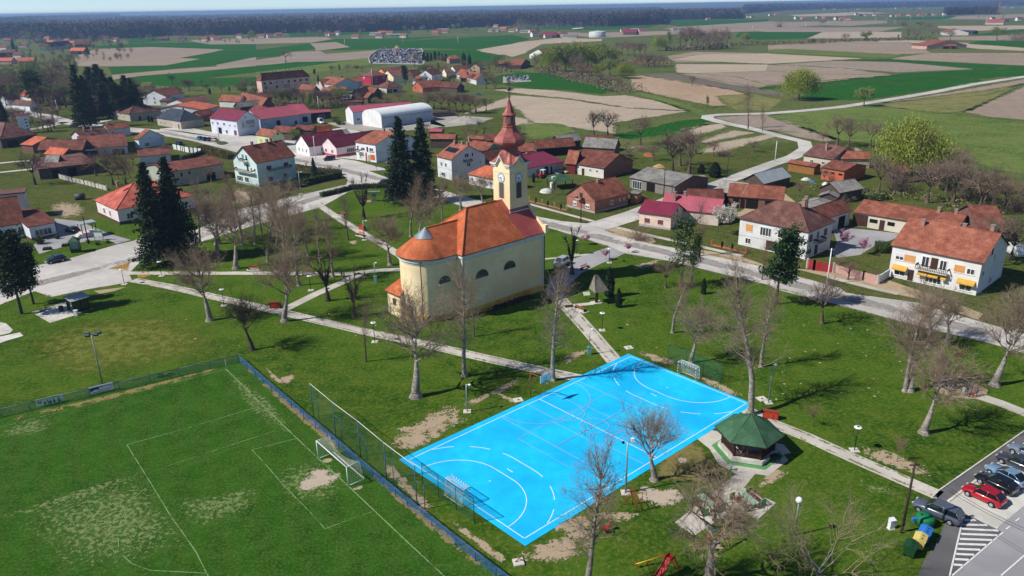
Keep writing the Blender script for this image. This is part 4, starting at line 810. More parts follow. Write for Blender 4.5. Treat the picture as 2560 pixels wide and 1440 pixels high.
# rows behind at the left
house('big brown hipped barn roof at the left edge',zD,(0,710),(750,600),(600,480),3.6,(120,350),'h','brown','wood',F='.3,0,4.,2.6,k;.75,0,3.,2.6,k',cat='barn')
house('small shed with bright orange roof below the hipped barn',zD,(390,810),(640,830),(770,680),3.2,(560,635),'g','orange','dbrick',cat='shed',name='shed')
house('long mossy barn ridge running right from the small orange shed',zD,(740,920),(1650,920),7.,3.2,(1200,710),'g','old','wood',cat='barn')
house('long old farmhouse with rusty brown roof and blue white end wall',zD,(1560,915),(2560,830),(2500,600),3.2,(1900,620),'g','old','d0d8e4',F='.05,0,3.,2.4,k;.25,0,4.,2.4,k;.52,1.,1.,1.2,b;.8,0,4.,2.2,k',ch=((.3,.5),(.75,.5)))
house('white gabled house with orange brown roof by the square',t00,(1380,1395),(1645,1355),(1240,1400),3.6,(1510,1300),'x','terra','d6e2ec',F='.3,.4,1.8,1.4,w;.45,3.,.6,.8,b')
house('brown roofed house with white gable between the farmhouse and the street',zD,(1600,650),(2200,560),7.,3.4,(1700,510),'g','brown','e0e0e0',ch=((.3,.4),(.55,.4)))
house('orange brown roofed cottage touching the street corner',t00,(1080,1300),(1310,1270),7.,3.4,(1250,1220),'g','terra','d8dce2',ch=((.2,.5),))
house('orange tiled L shaped barn roof behind the plank barn',zD,(870,1000),(1250,1030),(1550,970),3.4,(1360,890),'g','orange','wood',cat='barn')
house('grey tin roofed part of the plank barn',zD,(880,1190),(1160,1180),5.,3.6,(1150,1020),'g','grey','wood',cat='barn')
house('large black plank barn with mossy brown roof',zD,(740,1310),(1870,1180),(1750,960),3.4,(1300,1080),'g','brown','wood',F='.3,0,2.,2.6,k;.6,0,2.5,2.6,k',cat='barn')
house('white transformer tower with small red cap roof',zD,(300,235),(570,215),4.,8.,(420,190),'h','burg','e8ecf0',F='.75,3.,.8,.5,k;.75,4.4,.8,.5,k;.75,5.8,.8,.5,k;.75,1.6,.8,.5,k',cat='transformer tower',name='transformer_tower',ov=.5)
house('beige house with dark brown hipped roof and two chimneys by the crossroads',t00,(1115,1115),(1290,1142),(1570,1100),3.5,(1350,1010),'h','brown','b4ac9c',F='.3,1.,.9,1.,w;.6,1.,.9,1.,w',E='.1,1.,.9,1.,w;.3,0,1.,2.,d',ch=((.3,.45),(.4,.7)))
house('beige bungalow with dark blue hipped roof beside the square',t00,(1555,1175),(1800,1215),(2010,1180),3.5,(1740,1085),'h','slate','b8aea0',F='.15,1.,.9,1.,w;.35,1.,.9,1.,w;.6,1.,1.,1.,w;.9,0,1.,2.,d',ch=((.6,.6),))
house('white municipal hall with burgundy roof and mural on its gable',zC,(210,430),(870,510),(1430,430),6.3,(1120,265),'g','burg','d8dce8',
 F='.08,3.8,1.2,1.,w;.28,3.8,1.2,1.2,w;.52,3.8,1.5,1.2,b;.72,3.8,1.4,1.,t;.92,3.8,1.4,1.,t;.33,.1,2.4,2.6,k;.58,.5,1.6,1.6,w;.9,.3,1.8,2.,r',E='.4,7.,.7,.8,b',cat='hall',name='village_hall')
house('long blue white wing with burgundy sheet roof behind the hall',zC,(1430,470),(2400,350),(2600,200),4.6,(2000,140),'g','pinkmetal','b4bcd0',F='.12,2.,1.2,.8,b;.45,0,2.,3.2,k;.9,.5,1.,1.5,k',cat='hall',name='workshop')
house('burgundy gabled workshop end with the big dark window',zF,(780,1010),(1110,980),(1060,880),4.8,(930,790),'g','pinkmetal','a8b4cc',F='.6,1.,2.6,2.4,k',cat='hall',name='workshop')
house('low burgundy sheet roofed link shed behind the white van',zF,(1100,985),(1510,950),5.,3.2,(1470,895),'g','pinkmetal','384048',F='.5,.4,3.,1.6,b',cat='shed',name='shed')
house('white industrial hall with faded red sheet roof and white gable',zF,(1930,965),(3170,870),(1510,930),5.6,(1720,850),'g','pinkmetal','b8c4d8',L='',F='.08,1.6,1.6,1.2,b',endw='dfe3e2',cat='hall',name='industrial_hall',ov=.1)
house('barrel roofed white storage hall',zG,(585,1310),(1615,1165),(200,1260),4.6,(400,1145),'b','white','aebac4',endw='e8e8e6',cat='storage hall',name='storage_hall')
# middle distance
house('pink three storey apartment block with brown hipped roof',zF,(100,335),(1085,245),(0,325),8.2,(500,150),'h','old','e4bcae',
 F='.06,5.6,1.6,1.3,k;.18,5.6,1.6,1.3,k;.3,5.6,1.6,1.3,b;.42,5.6,1.6,1.3,b;.55,5.6,1.6,1.3,k;.68,5.6,1.6,1.3,k;.8,5.6,1.6,1.3,k;.93,5.6,1.6,1.3,k;.08,2.4,2.4,2.4,b;.3,3.,1.6,1.3,k;.5,2.4,5.,2.6,b;.7,3.,1.6,1.3,b;.82,3.,1.6,1.3,k;.93,3.,2.4,1.3,b',ch=((.05,.5),(.28,.5),(.35,.5),(.55,.5),(.62,.5),(.8,.5),(.88,.5)),cat='apartment block',name='apartment_block')
house('white two storey house with brown roof beside the dark pines',t00,(1655,962),(1850,930),(1560,935),5.2,(1700,875),'g','old','dde2e8',F='.3,3.,.8,1.,b;.7,3.,.8,1.,b',L='.5,3.,1.,1.6,b;.5,1.,1.4,1.2,b',ch=((.4,.5),(.6,.5)))
house('grey gabled garage with brown roof below the white house',t00,(1670,1010),(1790,985),(1800,1000),3.,(1735,970),'x','brown','a8b0a8',cat='garage',name='garage')
house('dark brown roofed barn with white gable end left of the orange roof',t00,(1870,1040),(2130,1000),(1800,1010),3.,(1950,965),'g','brown','dcdcdc',cat='barn')
house('white house with new bright orange L shaped roof',t00,(2030,1100),(2200,1055),(1880,1010),3.2,(1960,1000),'g','orange','e6e6e4',L='.5,3.,.6,.8,b')
house('bare brick barn with arched opening below the bright orange roof',t00,(2010,1160),(2160,1130),7.,2.8,(2100,1085),'g','old','oblock',cat='barn')
house('orange brown roofed house above the bright orange roof',t00,(2180,1010),(2400,1020),7.,3.2,(2300,950),'g','terra','d4d4cc')
house('rusty roofed barn beside the leafless orchard',t00,(2370,1000),(2620,1060),7.,3.,(2500,940),'g','terra','dbrick',cat='barn')
house('grey roofed shed in front of the apartment block',t10,(-160,1075),(110,1040),6.,3.,(0,1000),'g','grey','wood',cat='shed',name='shed')
house('orange roofed house with small grey gable beside the cypress',zF,(1185,380),(1560,420),(1630,330),4.2,(1600,265),'g','terra','ccd4d8')
house('large brown roofed barn with red brick gable amid the orchard',zF,(840,500),(1130,540),(1440,545),4.2,(1270,440),'g','terra','dbrick',cat='barn')
house('small white gabled barn behind the brick barn',zF,(1420,520),(1620,520),6.,3.,(1380,440),'g','old','e4e4e4',cat='barn')
house('long low terracotta roof above the barn cluster',zF,(1620,510),(1820,500),6.,3.,(1700,450),'g','terra','wood',cat='barn')
house('white gabled house with pale blue side and orange roof',zF,(1920,370),(2140,350),(1830,350),3.6,(1900,280),'g','terra','a8c4d4',endw='ecece8',F='.3,1.4,1.6,.6,b;.75,1.4,1.6,.6,b',L='.5,1.,.8,1.,b')
house('crimson walled two storey house with brown hipped roof',zG,(130,470),(375,490),(610,450),5.8,(370,360),'h','brown','b42c48',F='.4,3.8,1.6,1.4,t',E='.3,3.4,2.,1.6,b;.75,3.6,1.6,1.3,b;.3,.9,2.,1.4,b',base=None)
house('orange gabled house with dark roof behind the crimson house',zG,(500,400),(650,420),(920,370),4.6,(580,325),'x','old','e09058')
house('cream house with half hipped brown roof beside the big pine',zG,(600,450),(820,495),(960,420),4.4,(720,370),'x','brown','ece4bc',F='.5,4.4,1.,1.1,k;.2,1.4,1.,1.3,b;.5,1.4,.8,1.3,b;.8,1.4,1.,1.3,b')
house('wide brown hipped farmhouse roof with white porch',zG,(465,700),(710,725),(1090,700),3.2,(760,570),'h','brown','cfc4b8',F='.4,.4,2.,1.6,b',E='.1,0,4.,2.8,w;.5,.5,3.,1.6,k',ch=((.5,.4),))
house('timber gabled barn with rusty roof at the left of the red warehouse row',zG,(-60,880),(190,880),(420,790),3.8,(80,745),'x','terra','wood',cat='barn')
house('second timber gabled barn with flatter rusty roof',zG,(310,920),(500,900),(590,870),3.,(400,820),'x','terra','wood',cat='barn')
house('rusty roofed barn behind the two timber gables',zG,(100,800),(440,820),7.,4.,(300,700),'g','terra','wood',cat='barn')
house('low lean roof shed at the foot of the timber barns',zF,(1790,750),(2110,760),3.,2.2,.5,'s','old','wood',cat='shed',name='shed')
house('small grey tin gable shed beside the timber barns',zF,(1700,700),(1900,700),6.,3.,(1800,610),'g','grey','wood',cat='shed',name='shed')
house('white gabled house with balcony and brown roof right of the big pine',zG,(1320,460),(1600,465),(1840,425),4.8,(1450,360),'x','old','e6e8ea',F='.5,4.4,1.2,1.8,b;.5,4.3,2.,.8,B;.2,1.4,.8,1.6,r;.55,1.2,.8,1.8,r;.85,1.4,1.,1.3,r',E='.4,2.,1.,1.3,k;.8,2.,1.,1.3,b',ch=((.5,.3),(.5,.5)))
house('blue grey roofed long house left of the white gabled house',zG,(1150,470),(1400,450),7.,4.2,(1300,350),'g','brown','5c7894')
house('small orange gabled barn with brick front and arched window',zG,(1195,690),(1410,720),(1700,660),3.,(1240,590),'x','terra','oblock',F='.3,2.,.9,1.,k;.8,1.,1.2,1.,w',cat='barn')
house('orange roofed outhouse with small dormer',zG,(1200,575),(1340,580),(1460,550),3.2,(1300,480),'g','terra','d8dce0')
house('cream gabled house with dark roof at the right of the row',zG,(1795,390),(1880,425),(2060,400),3.2,(1830,330),'x','brown','ece6c8',F='.4,1.8,.6,.8,k')
house('white two storey house with brown roof near the churchyard end',zG,(2060,370),(2340,350),(2340,330),4.8,(2200,265),'g','old','e2e8ea',F='.3,1.,1.,1.2,b;.7,1.,1.,1.2,b')
house('yellow brick house with loft opening behind the round red tree',zG,(2340,310),(2560,310),(2600,300),4.6,(2450,230),'x','terra','d0b890',F='.45,3.6,1.4,1.,k;.5,1.2,2.,1.,k')
house('red roofed summer house with posts behind the round bare tree',zG,(2130,515),(2330,520),(2400,500),2.8,(2260,380),'h','terra','d8d4cc',F='.5,0,5.,2.4,k')
house('pyramid roofed red house beside the cypress row',zG,(1945,140),(2180,130),9.,4.2,(2080,55),'h','terra','b48c80')
house('small white chapel building with brown roof in the cemetery trees',t10,(2140,690),(2270,640),8.,3.6,(2200,620),'g','brown','d8d4cc')
house('low red roofed sheds on the road east of the cemetery',t10,(2390,640),(2560,640),8.,2.8,(2450,615),'g','terra','wood',cat='shed',name='shed')
house('red roofed open barn beside the white parked car east of the cemetery',t20,(-60,655),(90,655),(150,620),3.,(30,590),'g','terra','wood',cat='barn')
house('white gabled farmhouse with red roof beside the willow wood',t20,(170,540),(350,550),(150,510),4.2,(300,490),'x','old','e2e2dc',F='.5,4.,1.2,1.,b')
house('brown roofed barn behind the hall trees',t10,(2000,740),(2200,800),8.,3.2,(2120,705),'g','terra','d8d8d4')
house('lonely red roofed farm with dark gable in the right fields',t30,(1435,450),(1590,460),(1680,430),3.4,(1560,390),'g','terra','c8a090')
house('pink gabled outbuilding of the lonely field farm',t30,(1660,445),(1720,455),(1780,440),3.,(1690,420),'x','terra','d8a8a0',cat='barn')
house('open red roofed barn at the right of the lonely farm',t30,(1740,460),(1890,460),(1900,440),3.,(1830,420),'g','terra','dbrick',F='.3,0,6.,2.4,k;.8,0,4.,2.4,k',cat='barn')
house('orange roofed farmhouse beyond the lonely farm',t30,(1725,315),(1760,325),(1950,310),4.,(1850,280),'g','terra','d8ccc4')
house('long black open machine shed beside the far farmhouse',t30,(1870,310),(2055,315),10.,4.,(1960,300),'g','slate','384048',F='.1,0,7,3,k;.4,0,7.,3.,k;.7,0,7.,3.,k',cat='shed',name='machine_shed')
house('red roofed farm group with cypress at the far right edge',t30,(2170,225),(2360,225),14.,4.,(2270,190),'g','terra','c8b0a4')
house('long low house with dusty blue roof at the upper left edge',t00,(30,860),(210,850),7.,3.,(120,815),'g','slate','c8c4bc')
house('old rust roofed house below the dusty blue roof',t00,(-20,935),(170,920),7.,3.,(80,875),'g','old','c4b8ac')
house('white house with orange porch roof at the upper left',t00,(190,960),(300,975),7.,3.,(250,905),'g','orange','dcdcd8')
house('pale house with faded red roof at the upper left corner',t00,(75,1000),(190,985),7.,3.2,(130,930),'g','terra','d8dcd8')
house('white cottage half hidden by the verge trees',t00,(110,1045),(290,1060),6.,2.6,(200,1000),'g','brown','e0e4e6')
house('maroon roofed barn at the upper left edge below the forest',t00,(-20,580),(150,560),9.,3.4,(60,530),'g','old','wood',cat='barn')
house('dark timber barn beneath the bare oaks',t00,(0,730),(160,720),9.,3.,(80,690),'g','brown','wood',cat='barn')
house('small rusty roofed shed left of the apartment block',t10,(-60,1090),(60,1110),6.,2.8,(-10,1050),'g','old','dbrick',cat='shed',name='shed')
house('brown roofed barn among the orchard below the pink block',t10,(0,990),(170,970),8.,3.,(80,930),'g','old','wood',cat='barn')
house('terracotta barn squeezed between the two brick barns',t10,(640,930),(800,940),7.,3.2,(720,870),'g','terra','dbrick',cat='barn')
house('low orange roofed house left of the crimson house',t10,(660,860),(790,850),7.,3.,(720,790),'g','terra','d0ccc4')
house('weathered barn behind the storage hall trees',t10,(1830,870),(2010,880),8.,3.,(1900,820),'g','old','wood',cat='barn')
# ---------------- church ----------------
_a=G(1155.4,639.7,11.2); _b=G(1364.7,580.1,11.2); _ex=_b-_a; _ex.z=0; NL=_ex.length; _ex.normalize()
ch_=thing('church','yellow baroque church with orange tiled roof and onion domed clock tower','church',(_a.x,_a.y,0),atan2(_ex.y,_ex.x))
cy=M('church_yellow','fce6bc','f2d8aa',.6,.9,.08,c3='ecd0a0',sc3=.12); cyw=M('church_white_trim','dcdcd4','c8c8c0',1.,.8); och=M('church_ochre_base','d89c2c','cc9026',.8,.9,.1,c3='e0b868',sc3=.5)
tin=M('zinc_cap','9aa4a8','868f94',1.5,.45,.1,metal=.5); dom=M('dome_sheet','9c5850','80443e',.9,.55,.15,lo=.4,hi=.7,c3='b06c60',sc3=.5,metal=.1); lou=M('louvre_grey','58504c',None,rough=.8)
HE=11.2; HR=17.0; NW=13.
e=.4; CX,CY,CRr=-2.4,6.5,4.6
wb=MB(); zt=HE-.15
def wl(p,q,z0,z1,mb=None,mi=0,sm=False):
    (mb or wb).face([(p[0],p[1],z0),(q[0],q[1],z0),(q[0],q[1],z1),(p[0],p[1],z1)],mi,sm=sm)
foot=[(e,e),(NL-.2,e),(NL-.2,NW-e),(e,NW-e),(e,CY+CRr)]
nseg=20; apse=[(CX-CRr*sin(pi*i/nseg),CY+CRr*cos(pi*i/nseg)) for i in range(nseg+1)]
foot+= apse+[(e,CY-CRr)]
for i in range(len(foot)):
    p,q=foot[i],foot[(i+1)%len(foot)]; wl(p,q,0,zt,sm=5<=i<5+nseg-0 and abs(p[0])>.5)
wb.build('wall',[cy],ch_)
# ochre base band, cornice under the eaves, corner strips
def band(z0,z1,d,mat,name,part=None):
    mb=MB(); n=len(foot)
    off=[]
    for i in range(n):
        a,b,c=V(foot[i-1]),V(foot[i]),V(foot[(i+1)%n]); d1=(b-a).normalized(); d2=(c-b).normalized(); n1=V((d1.y,-d1.x)); n2=V((d2.y,-d2.x))
        m=(n1+n2); m=m/ max(.3,m.length_squared)*2 if m.length>.1 else n1; off.append(b+m*d)
    for i in range(n):
        j=(i+1)%n
        mb.face([(*off[i],z0),(*off[j],z0),(*off[j],z1),(*off[i],z1)],0); mb.face([(*off[i],z1),(*off[j],z1),(*foot[j],z1),(*foot[i],z1)],0); mb.face([(*off[j],z0),(*off[i],z0),(*foot[i],z0),(*foot[j],z0)],0)
    return mb.build(name,mat,ch_)
band(0,1.25,.06,och,'plinth'); band(zt-.55,zt-.02,.28,cyw,'cornice'); band(zt-.95,zt-.8,.08,cyw,'moulding')
for x,y in ((e,e),(NL-.2,e)):
    pb=MB(); pb.box(x-.12,y-.12,.95,x+.3,y+.3,zt-.55,0) if x<1 else pb.box(x-.3,y-.12,.95,x+.12,y+.3,zt-.55,0)
    pb.build('corner_strip',cyw,ch_)
# roofs
mb=MB(); XH=6.5; XT=14.6; Z0=HE
slab(mb,[(0,0,Z0),(NL-5.2,0,Z0),(XT-1.2,NW/2,HR),(XH,NW/2,HR)],.16); slab(mb,[(NL-5.2,NW,Z0),(0,NW,Z0),(XH,NW/2,HR),(XT-1.2,NW/2,HR)],.16); slab(mb,[(0,NW,Z0),(0,0,Z0),(XH,NW/2,HR)],.16)
for q in ((0,0),(0,NW)): mb.cyl((q[0],q[1],Z0),(XH,NW/2,HR),.13,.13,6)
mb.cyl((XH,NW/2,HR),(XT-1.2,NW/2,HR),.14,.14,6)
# chancel roof
R2=CRr+.55; zc=15.2
slab(mb,[(CX,CY-R2,Z0),(.3,CY-R2,Z0),(5.4,CY,zc),(CX,CY,zc)],.14); slab(mb,[(.3,CY+R2,Z0),(CX,CY+R2,Z0),(CX,CY,zc),(5.4,CY,zc)],.14)
mb.cyl((CX,CY,zc),(5,CY,zc),.12,.12,6)
n2=26
for i in range(n2):
    a0=pi/2+pi*i/n2; a1=pi/2+pi*(i+1)/n2
    p0=(CX+R2*cos(a0),CY+R2*sin(a0),Z0); p1=(CX+R2*cos(a1),CY+R2*sin(a1),Z0); k=.36
    q0=(CX+R2*k*cos(a0),CY+R2*k*sin(a0),Z0+(zc-Z0)*(1-k)); q1=(CX+R2*k*cos(a1),CY+R2*k*sin(a1),Z0+(zc-Z0)*(1-k))
    mb.face([p0,p1,q1,q0],0,[(R2*a0,0),(R2*a1,0),(R2*a1,3.8),(R2*a0,3.8)],sm=True); mb.face([p1,p0,(p0[0],p0[1],Z0-.15),(p1[0],p1[1],Z0-.15)],1); mb.face([(p0[0],p0[1],Z0-.15),(CX,CY,Z0-.15),(p1[0],p1[1],Z0-.15)],1)
# sacristy roof
SX0,SX1,SY0,SY1=-7.9,-3.4,7.4,11.8
slab(mb,[(SX0,SY1,4.2),(SX0,SY0,4.2),(SX1,SY0,7.2),(SX1,SY1-1.8,7.2)],.14); slab(mb,[(SX1,SY1-1.8,7.2),(SX1,SY1,4.2),(SX0,SY1,4.2)],.14)
mb.build('roof',[RM['church'],GUT],ch_)
# zinc cone on the apse
mb=MB(); k=.38
for i in range(n2):
    a0=pi/2+pi*i/n2*1.0; a1=pi/2+pi*(i+1)/n2
    rr=(1 if i%2 else .97)
    mb.face([(CX+R2*k*cos(a0),CY+R2*k*sin(a0),Z0+(zc-Z0)*(1-k)+.1),(CX+R2*k*cos(a1),CY+R2*k*sin(a1),Z0+(zc-Z0)*(1-k)+.1),(CX,CY,zc+.18)],0)
mb.build('apse_cap',tin,ch_)
sb=MB(); sb.box(SX0+.4,SY0+.3,0,SX1,SY1-.3,4.15); sb.build('sacristy',cy,ch_)
# red sheet roof round the tower foot and facade gable
mb=MB(); XA=NL-5.2; xr=XT-1.2
slab(mb,[(XA,-.02,Z0+.03),(NL+.1,-.02,Z0+.03),(NL+.1,NW/2,HR+.03),(xr,NW/2,HR+.03)],.12); slab(mb,[(NL+.1,NW+.02,Z0+.03),(XA,NW+.02,Z0+.03),(xr,NW/2,HR+.03),(NL+.1,NW/2,HR+.03)],.12)
mb.build('metal_roof',[RM['redsheet'],GUT],ch_)
mb=MB(); mb.face([(NL-.2,e,zt),(NL-.2,NW-e,zt),(NL-.2,NW/2,HR)],0)
# low parapet along the facade verge
for s in (0,1):
    ya,yb=(0,4.4) if s==0 else (NW,NW-4.4); za=Z0-.1; zb=Z0+(HR-Z0)*4.4/6.5
    for x0,x1 in ((NL-.25,NL+.15),):
        P=[(x0,ya,za),(x1,ya,za),(x1,ya,za+.9),(x0,ya,za+.9)]; Q=[(x0,yb,zb),(x1,yb,zb),(x1,yb,zb+.7),(x0,yb,zb+.7)]
        for i in range(4): j=(i+1)%4; mb.face([P[i],P[j],Q[j],Q[i]],0)
        mb.face(P[::-1],0)
    mb.box(NL-.4,ya-.3 if s==0 else ya-.5,za,NL+.3,ya+.5 if s==0 else ya+.3,za+1.5,0)
mb.build('facade_gable',[cy],ch_)
# tower
TW=4.35; TX=14.85; TY=4.35; TZ=23.0
tb=MB(); tb.box(TX,TY,12,TX+TW,TY+TW,TZ+.4,0)
for (p,q) in (((TX,TY),(TX+TW,TY)),((TX,TY+TW),(TX,TY)),((TX+TW,TY),(TX+TW,TY+TW)),((TX+TW,TY+TW),(TX,TY+TW))):
    P=V((*p,0));Q=V((*q,0));m=(P+Q)/2; u=(Q-P).normalized(); n=V((u.y,-u.x,0)); w=1.15
    tb.face([m-u*w+n*.012+V((0,0,TZ)),m+u*w+n*.012+V((0,0,TZ)),m+n*.012+V((0,0,TZ+1.9))],0)
tb.build('tower_wall',cy,ch_)
tr=MB()
def prof(u0):  # wavy cornice line across a face, u in -1..1
    return max(0,1.5*(1-abs(u0)/.52)) if abs(u0)<.52 else 0
for (p,q) in (((TX,TY),(TX+TW,TY)),((TX,TY+TW),(TX,TY)),((TX+TW,TY),(TX+TW,TY+TW)),((TX+TW,TY+TW),(TX,TY+TW))):
    P=V((*p,0));Q=V((*q,0)); u=(Q-P).normalized(); n=V((u.y,-u.x,0)); L_=(Q-P).length; d0,d1=.0,.42
    us=[-1-.2,-.52,-.26,0,.26,.52,1.2]
    for a,b in zip(us,us[1:]):
        A=P+u*(L_/2*(1+a)); B=P+u*(L_/2*(1+b)); za,zb=TZ-.1+prof(a),TZ-.1+prof(b)
        for (dd,h0,h1) in ((.42,.28,.6),(.24,-.02,.28)):
            f=lambda pt,z,d: pt+n*d+V((0,0,z))
            tr.face([f(A,za+h0,dd),f(B,zb+h0,dd),f(B,zb+h1,dd),f(A,za+h1,dd)],0); tr.face([f(A,za+h0,-.05),f(B,zb+h0,-.05),f(B,zb+h0,dd),f(A,za+h0,dd)],0); tr.face([f(A,za+h1,dd),f(B,zb+h1,dd),f(B,zb+h1,-.05),f(A,za+h1,-.05)],0)
tr.box(TX-.06,TY-.06,TZ-1.15,TX+TW+.06,TY+TW+.06,TZ-1.05); tr.build('tower_cornice',cyw,ch_)
fb=MB(); fb.box(TX-.3,TY-.3,14.6,TX+TW+.3,TY+TW+.3,15.05,0); fb.face([(TX-.3,TY-.3,15.05),(TX+TW+.3,TY-.3,15.05),(TX+TW+.02,TY-.02,15.5),(TX-.02,TY-.02,15.5)],1); fb.face([(TX-.3,TY+TW+.3,15.05),(TX-.3,TY-.3,15.05),(TX-.02,TY-.02,15.5),(TX-.02,TY+TW+.02,15.5)],1); fb.build('tower_foot',[cyw,dom],ch_)
tc=(TX+TW/2,TY+TW/2)
# skirt roof: square eave with raised middles, to an octagon neck
rb=MB(); N=32
def sq(a,r):
    c,s=cos(a),sin(a); k=1/max(abs(c),abs(s)); return k
rings=[]
for t_ in [0,.12,.25,.4,.55,.7,.85,1]:
    ring=[]
    for i in range(N):
        a=2*pi*i/N; k=sq(a,1); R_=TW/2+.42
        m=abs(((a+pi/4)%(pi/2))-pi/4)/(pi/4)   # 0 at face middle, 1 at corner
        uu=tan(min(abs(((a+pi/4)%(pi/2))-pi/4),pi/4)); z0=TZ+.5+prof(uu)
        r0=R_*k; r1=1.42/cos(((a+pi/8)%(pi/4))-pi/8)*.98
        f=1-(1-t_)**1.7
        ring.append(V((tc[0]+cos(a)*(r0+(r1-r0)*f),tc[1]+sin(a)*(r0+(r1-r0)*f),z0+(TZ+3.3-z0)*(t_**1.35))))
    rings.append(ring)
for A,B in zip(rings,rings[1:]):
    for i in range(N): j=(i+1)%N; rb.face([A[i],A[j],B[j],B[i]],0,sm=False)
rb.build('skirt_roof',dom,ch_)
db=MB(); z=TZ+3.2
prof_=[(1.45,0),(1.6,.05),(1.75,.1),(2.3,.45),(2.62,.9),(2.72,1.35),(2.6,1.85),(2.25,2.45),(1.85,3.0),(1.5,3.55),(1.3,4.1),(1.22,4.5),(1.34,4.55),(1.34,4.7),(1.14,4.75),(1.12,5.2),(1.2,5.25),(1.2,5.35),(1.1,5.4),(1.08,7.1),(1.3,7.15),(1.32,7.3),(1.0,7.75),(.72,8.5),(.45,9.6),(.16,10.7),(.07,10.9)]
db.lathe([(r*(1.1 if h<4.2 else 1.),z+h*.76) for r,h in prof_],8,tc,0,False,a0=pi/8,a1=2*pi+pi/8)
db.build('onion_dome',dom,ch_)
gb=MB(); zz=z+8.25; gb.cyl((*tc,zz),(*tc,zz+4.),.05,.03,6); gb.ball((*tc,zz+.25),.2,8); gb.ball((*tc,zz+1.6),.34,10); gb.ball((*tc,zz+1.05),.12,8)
gb.box(tc[0]-.5,tc[1]-.04,zz+2.9,tc[0]+.5,tc[1]+.04,zz+3.0); gb.box(tc[0]-.3,tc[1]-.04,zz+2.5,tc[0]+.3,tc[1]+.04,zz+2.6)
gb.build('spire_cross',M('dark_metal','4c4a44',None,rough=.5,metal=.6),ch_)
# lanterns' little window panels
lb=MB()
for i in range(8):
    a=2*pi*i/8; d=1.12; c=V((tc[0]+cos(a)*d,tc[1]+sin(a)*d,z+4.25)); u=V((-sin(a),cos(a),0)); n=V((cos(a),sin(a),0))
    lb.face([c-u*.22,c+u*.22,c+u*.22+V((0,0,.95)),c-u*.22+V((0,0,.95))],0)
lb.build('lantern_panel',M('panel_faded','8a6a6a',None,rough=.6),ch_)
# clocks and louvres
ckw=M('clock_white','e6eaf2',None,rough=.4); ckb=M('clock_black','1c2028',None,rough=.5)
clkz=TZ-2.1
for o_,u,n in ((V((TX+TW/2,TY,0)),V((1,0,0)),V((0,-1,0))),(V((TX,TY+TW/2,0)),V((0,-1,0)),V((-1,0,0))),(V((TX+TW,TY+TW/2,0)),V((0,1,0)),V((1,0,0)))):
    c=V((o_.x,o_.y,clkz)); mb=MB(); up=V((0,0,1)); r=.86
    def ring(r0,r1,d,mi,n_=24):
        for i in range(n_):
            a0,a1=2*pi*i/n_,2*pi*(i+1)/n_; f=lambda rr,a: c+n*d+u*(rr*cos(a))+up*(rr*sin(a))
            if r0==0: mb.face([f(0,0),f(r1,a0),f(r1,a1)],mi)
            else: mb.face([f(r0,a0),f(r1,a0),f(r1,a1),f(r0,a1)],mi)
    ring(0,r,.05,0); ring(r*.96,r*1.03,.06,1)
    dial=mb.build('clock',[ckw,ckb],ch_); mb=MB()
    for i in range(12):
        a=2*pi*i/12; d_=u*cos(a)+up*sin(a); s_=u*-sin(a)+up*cos(a); w_=.05 if i%3 else .075
        mb.face([c+n*.07+d_*(r*.68)-s_*w_,c+n*.07+d_*(r*.9)-s_*w_,c+n*.07+d_*(r*.9)+s_*w_,c+n*.07+d_*(r*.68)+s_*w_],0)
    mb.build('hour_mark',ckb,dial); mb=MB()
    for ang,l_,w_ in ((radians(195),.42,.07),(radians(275),.55,.06)):
        d_=u*cos(ang)+up*sin(ang); s_=u*-sin(ang)+up*cos(ang)
        mb.face([c+n*.085-s_*w_-d_*.1,c+n*.085-s_*w_+d_*l_,c+n*.085+s_*w_+d_*l_,c+n*.085+s_*w_-d_*.1],0)
    mb.build('clock_hand',ckb,dial)
    mb=MB(); c2=V((o_.x,o_.y,17.2))
    for k in range(12):
        z0=.06+k*.23; mb.face([c2+n*.1+u*-.55+up*z0,c2+n*.1+u*.55+up*z0,c2+n*.02+u*.55+up*(z0+.22),c2+n*.02+u*-.55+up*(z0+.22)],0)
    for s_ in (-.62,.56): mb.face([c2+n*.11+u*s_,c2+n*.11+u*(s_+.08),c2+n*.11+u*(s_+.08)+up*2.85,c2+n*.11+u*s_+up*2.85],1)
    mb.face([c2+n*.0+u*-.56,c2+n*.005+u*.56,c2+n*.005+u*.56+up*2.8,c2+n*.005+u*-.56+up*2.8],0)
    mb.build('louvre',[lou,M('louvre_frame','7c746c',None,rough=.8)],ch_)
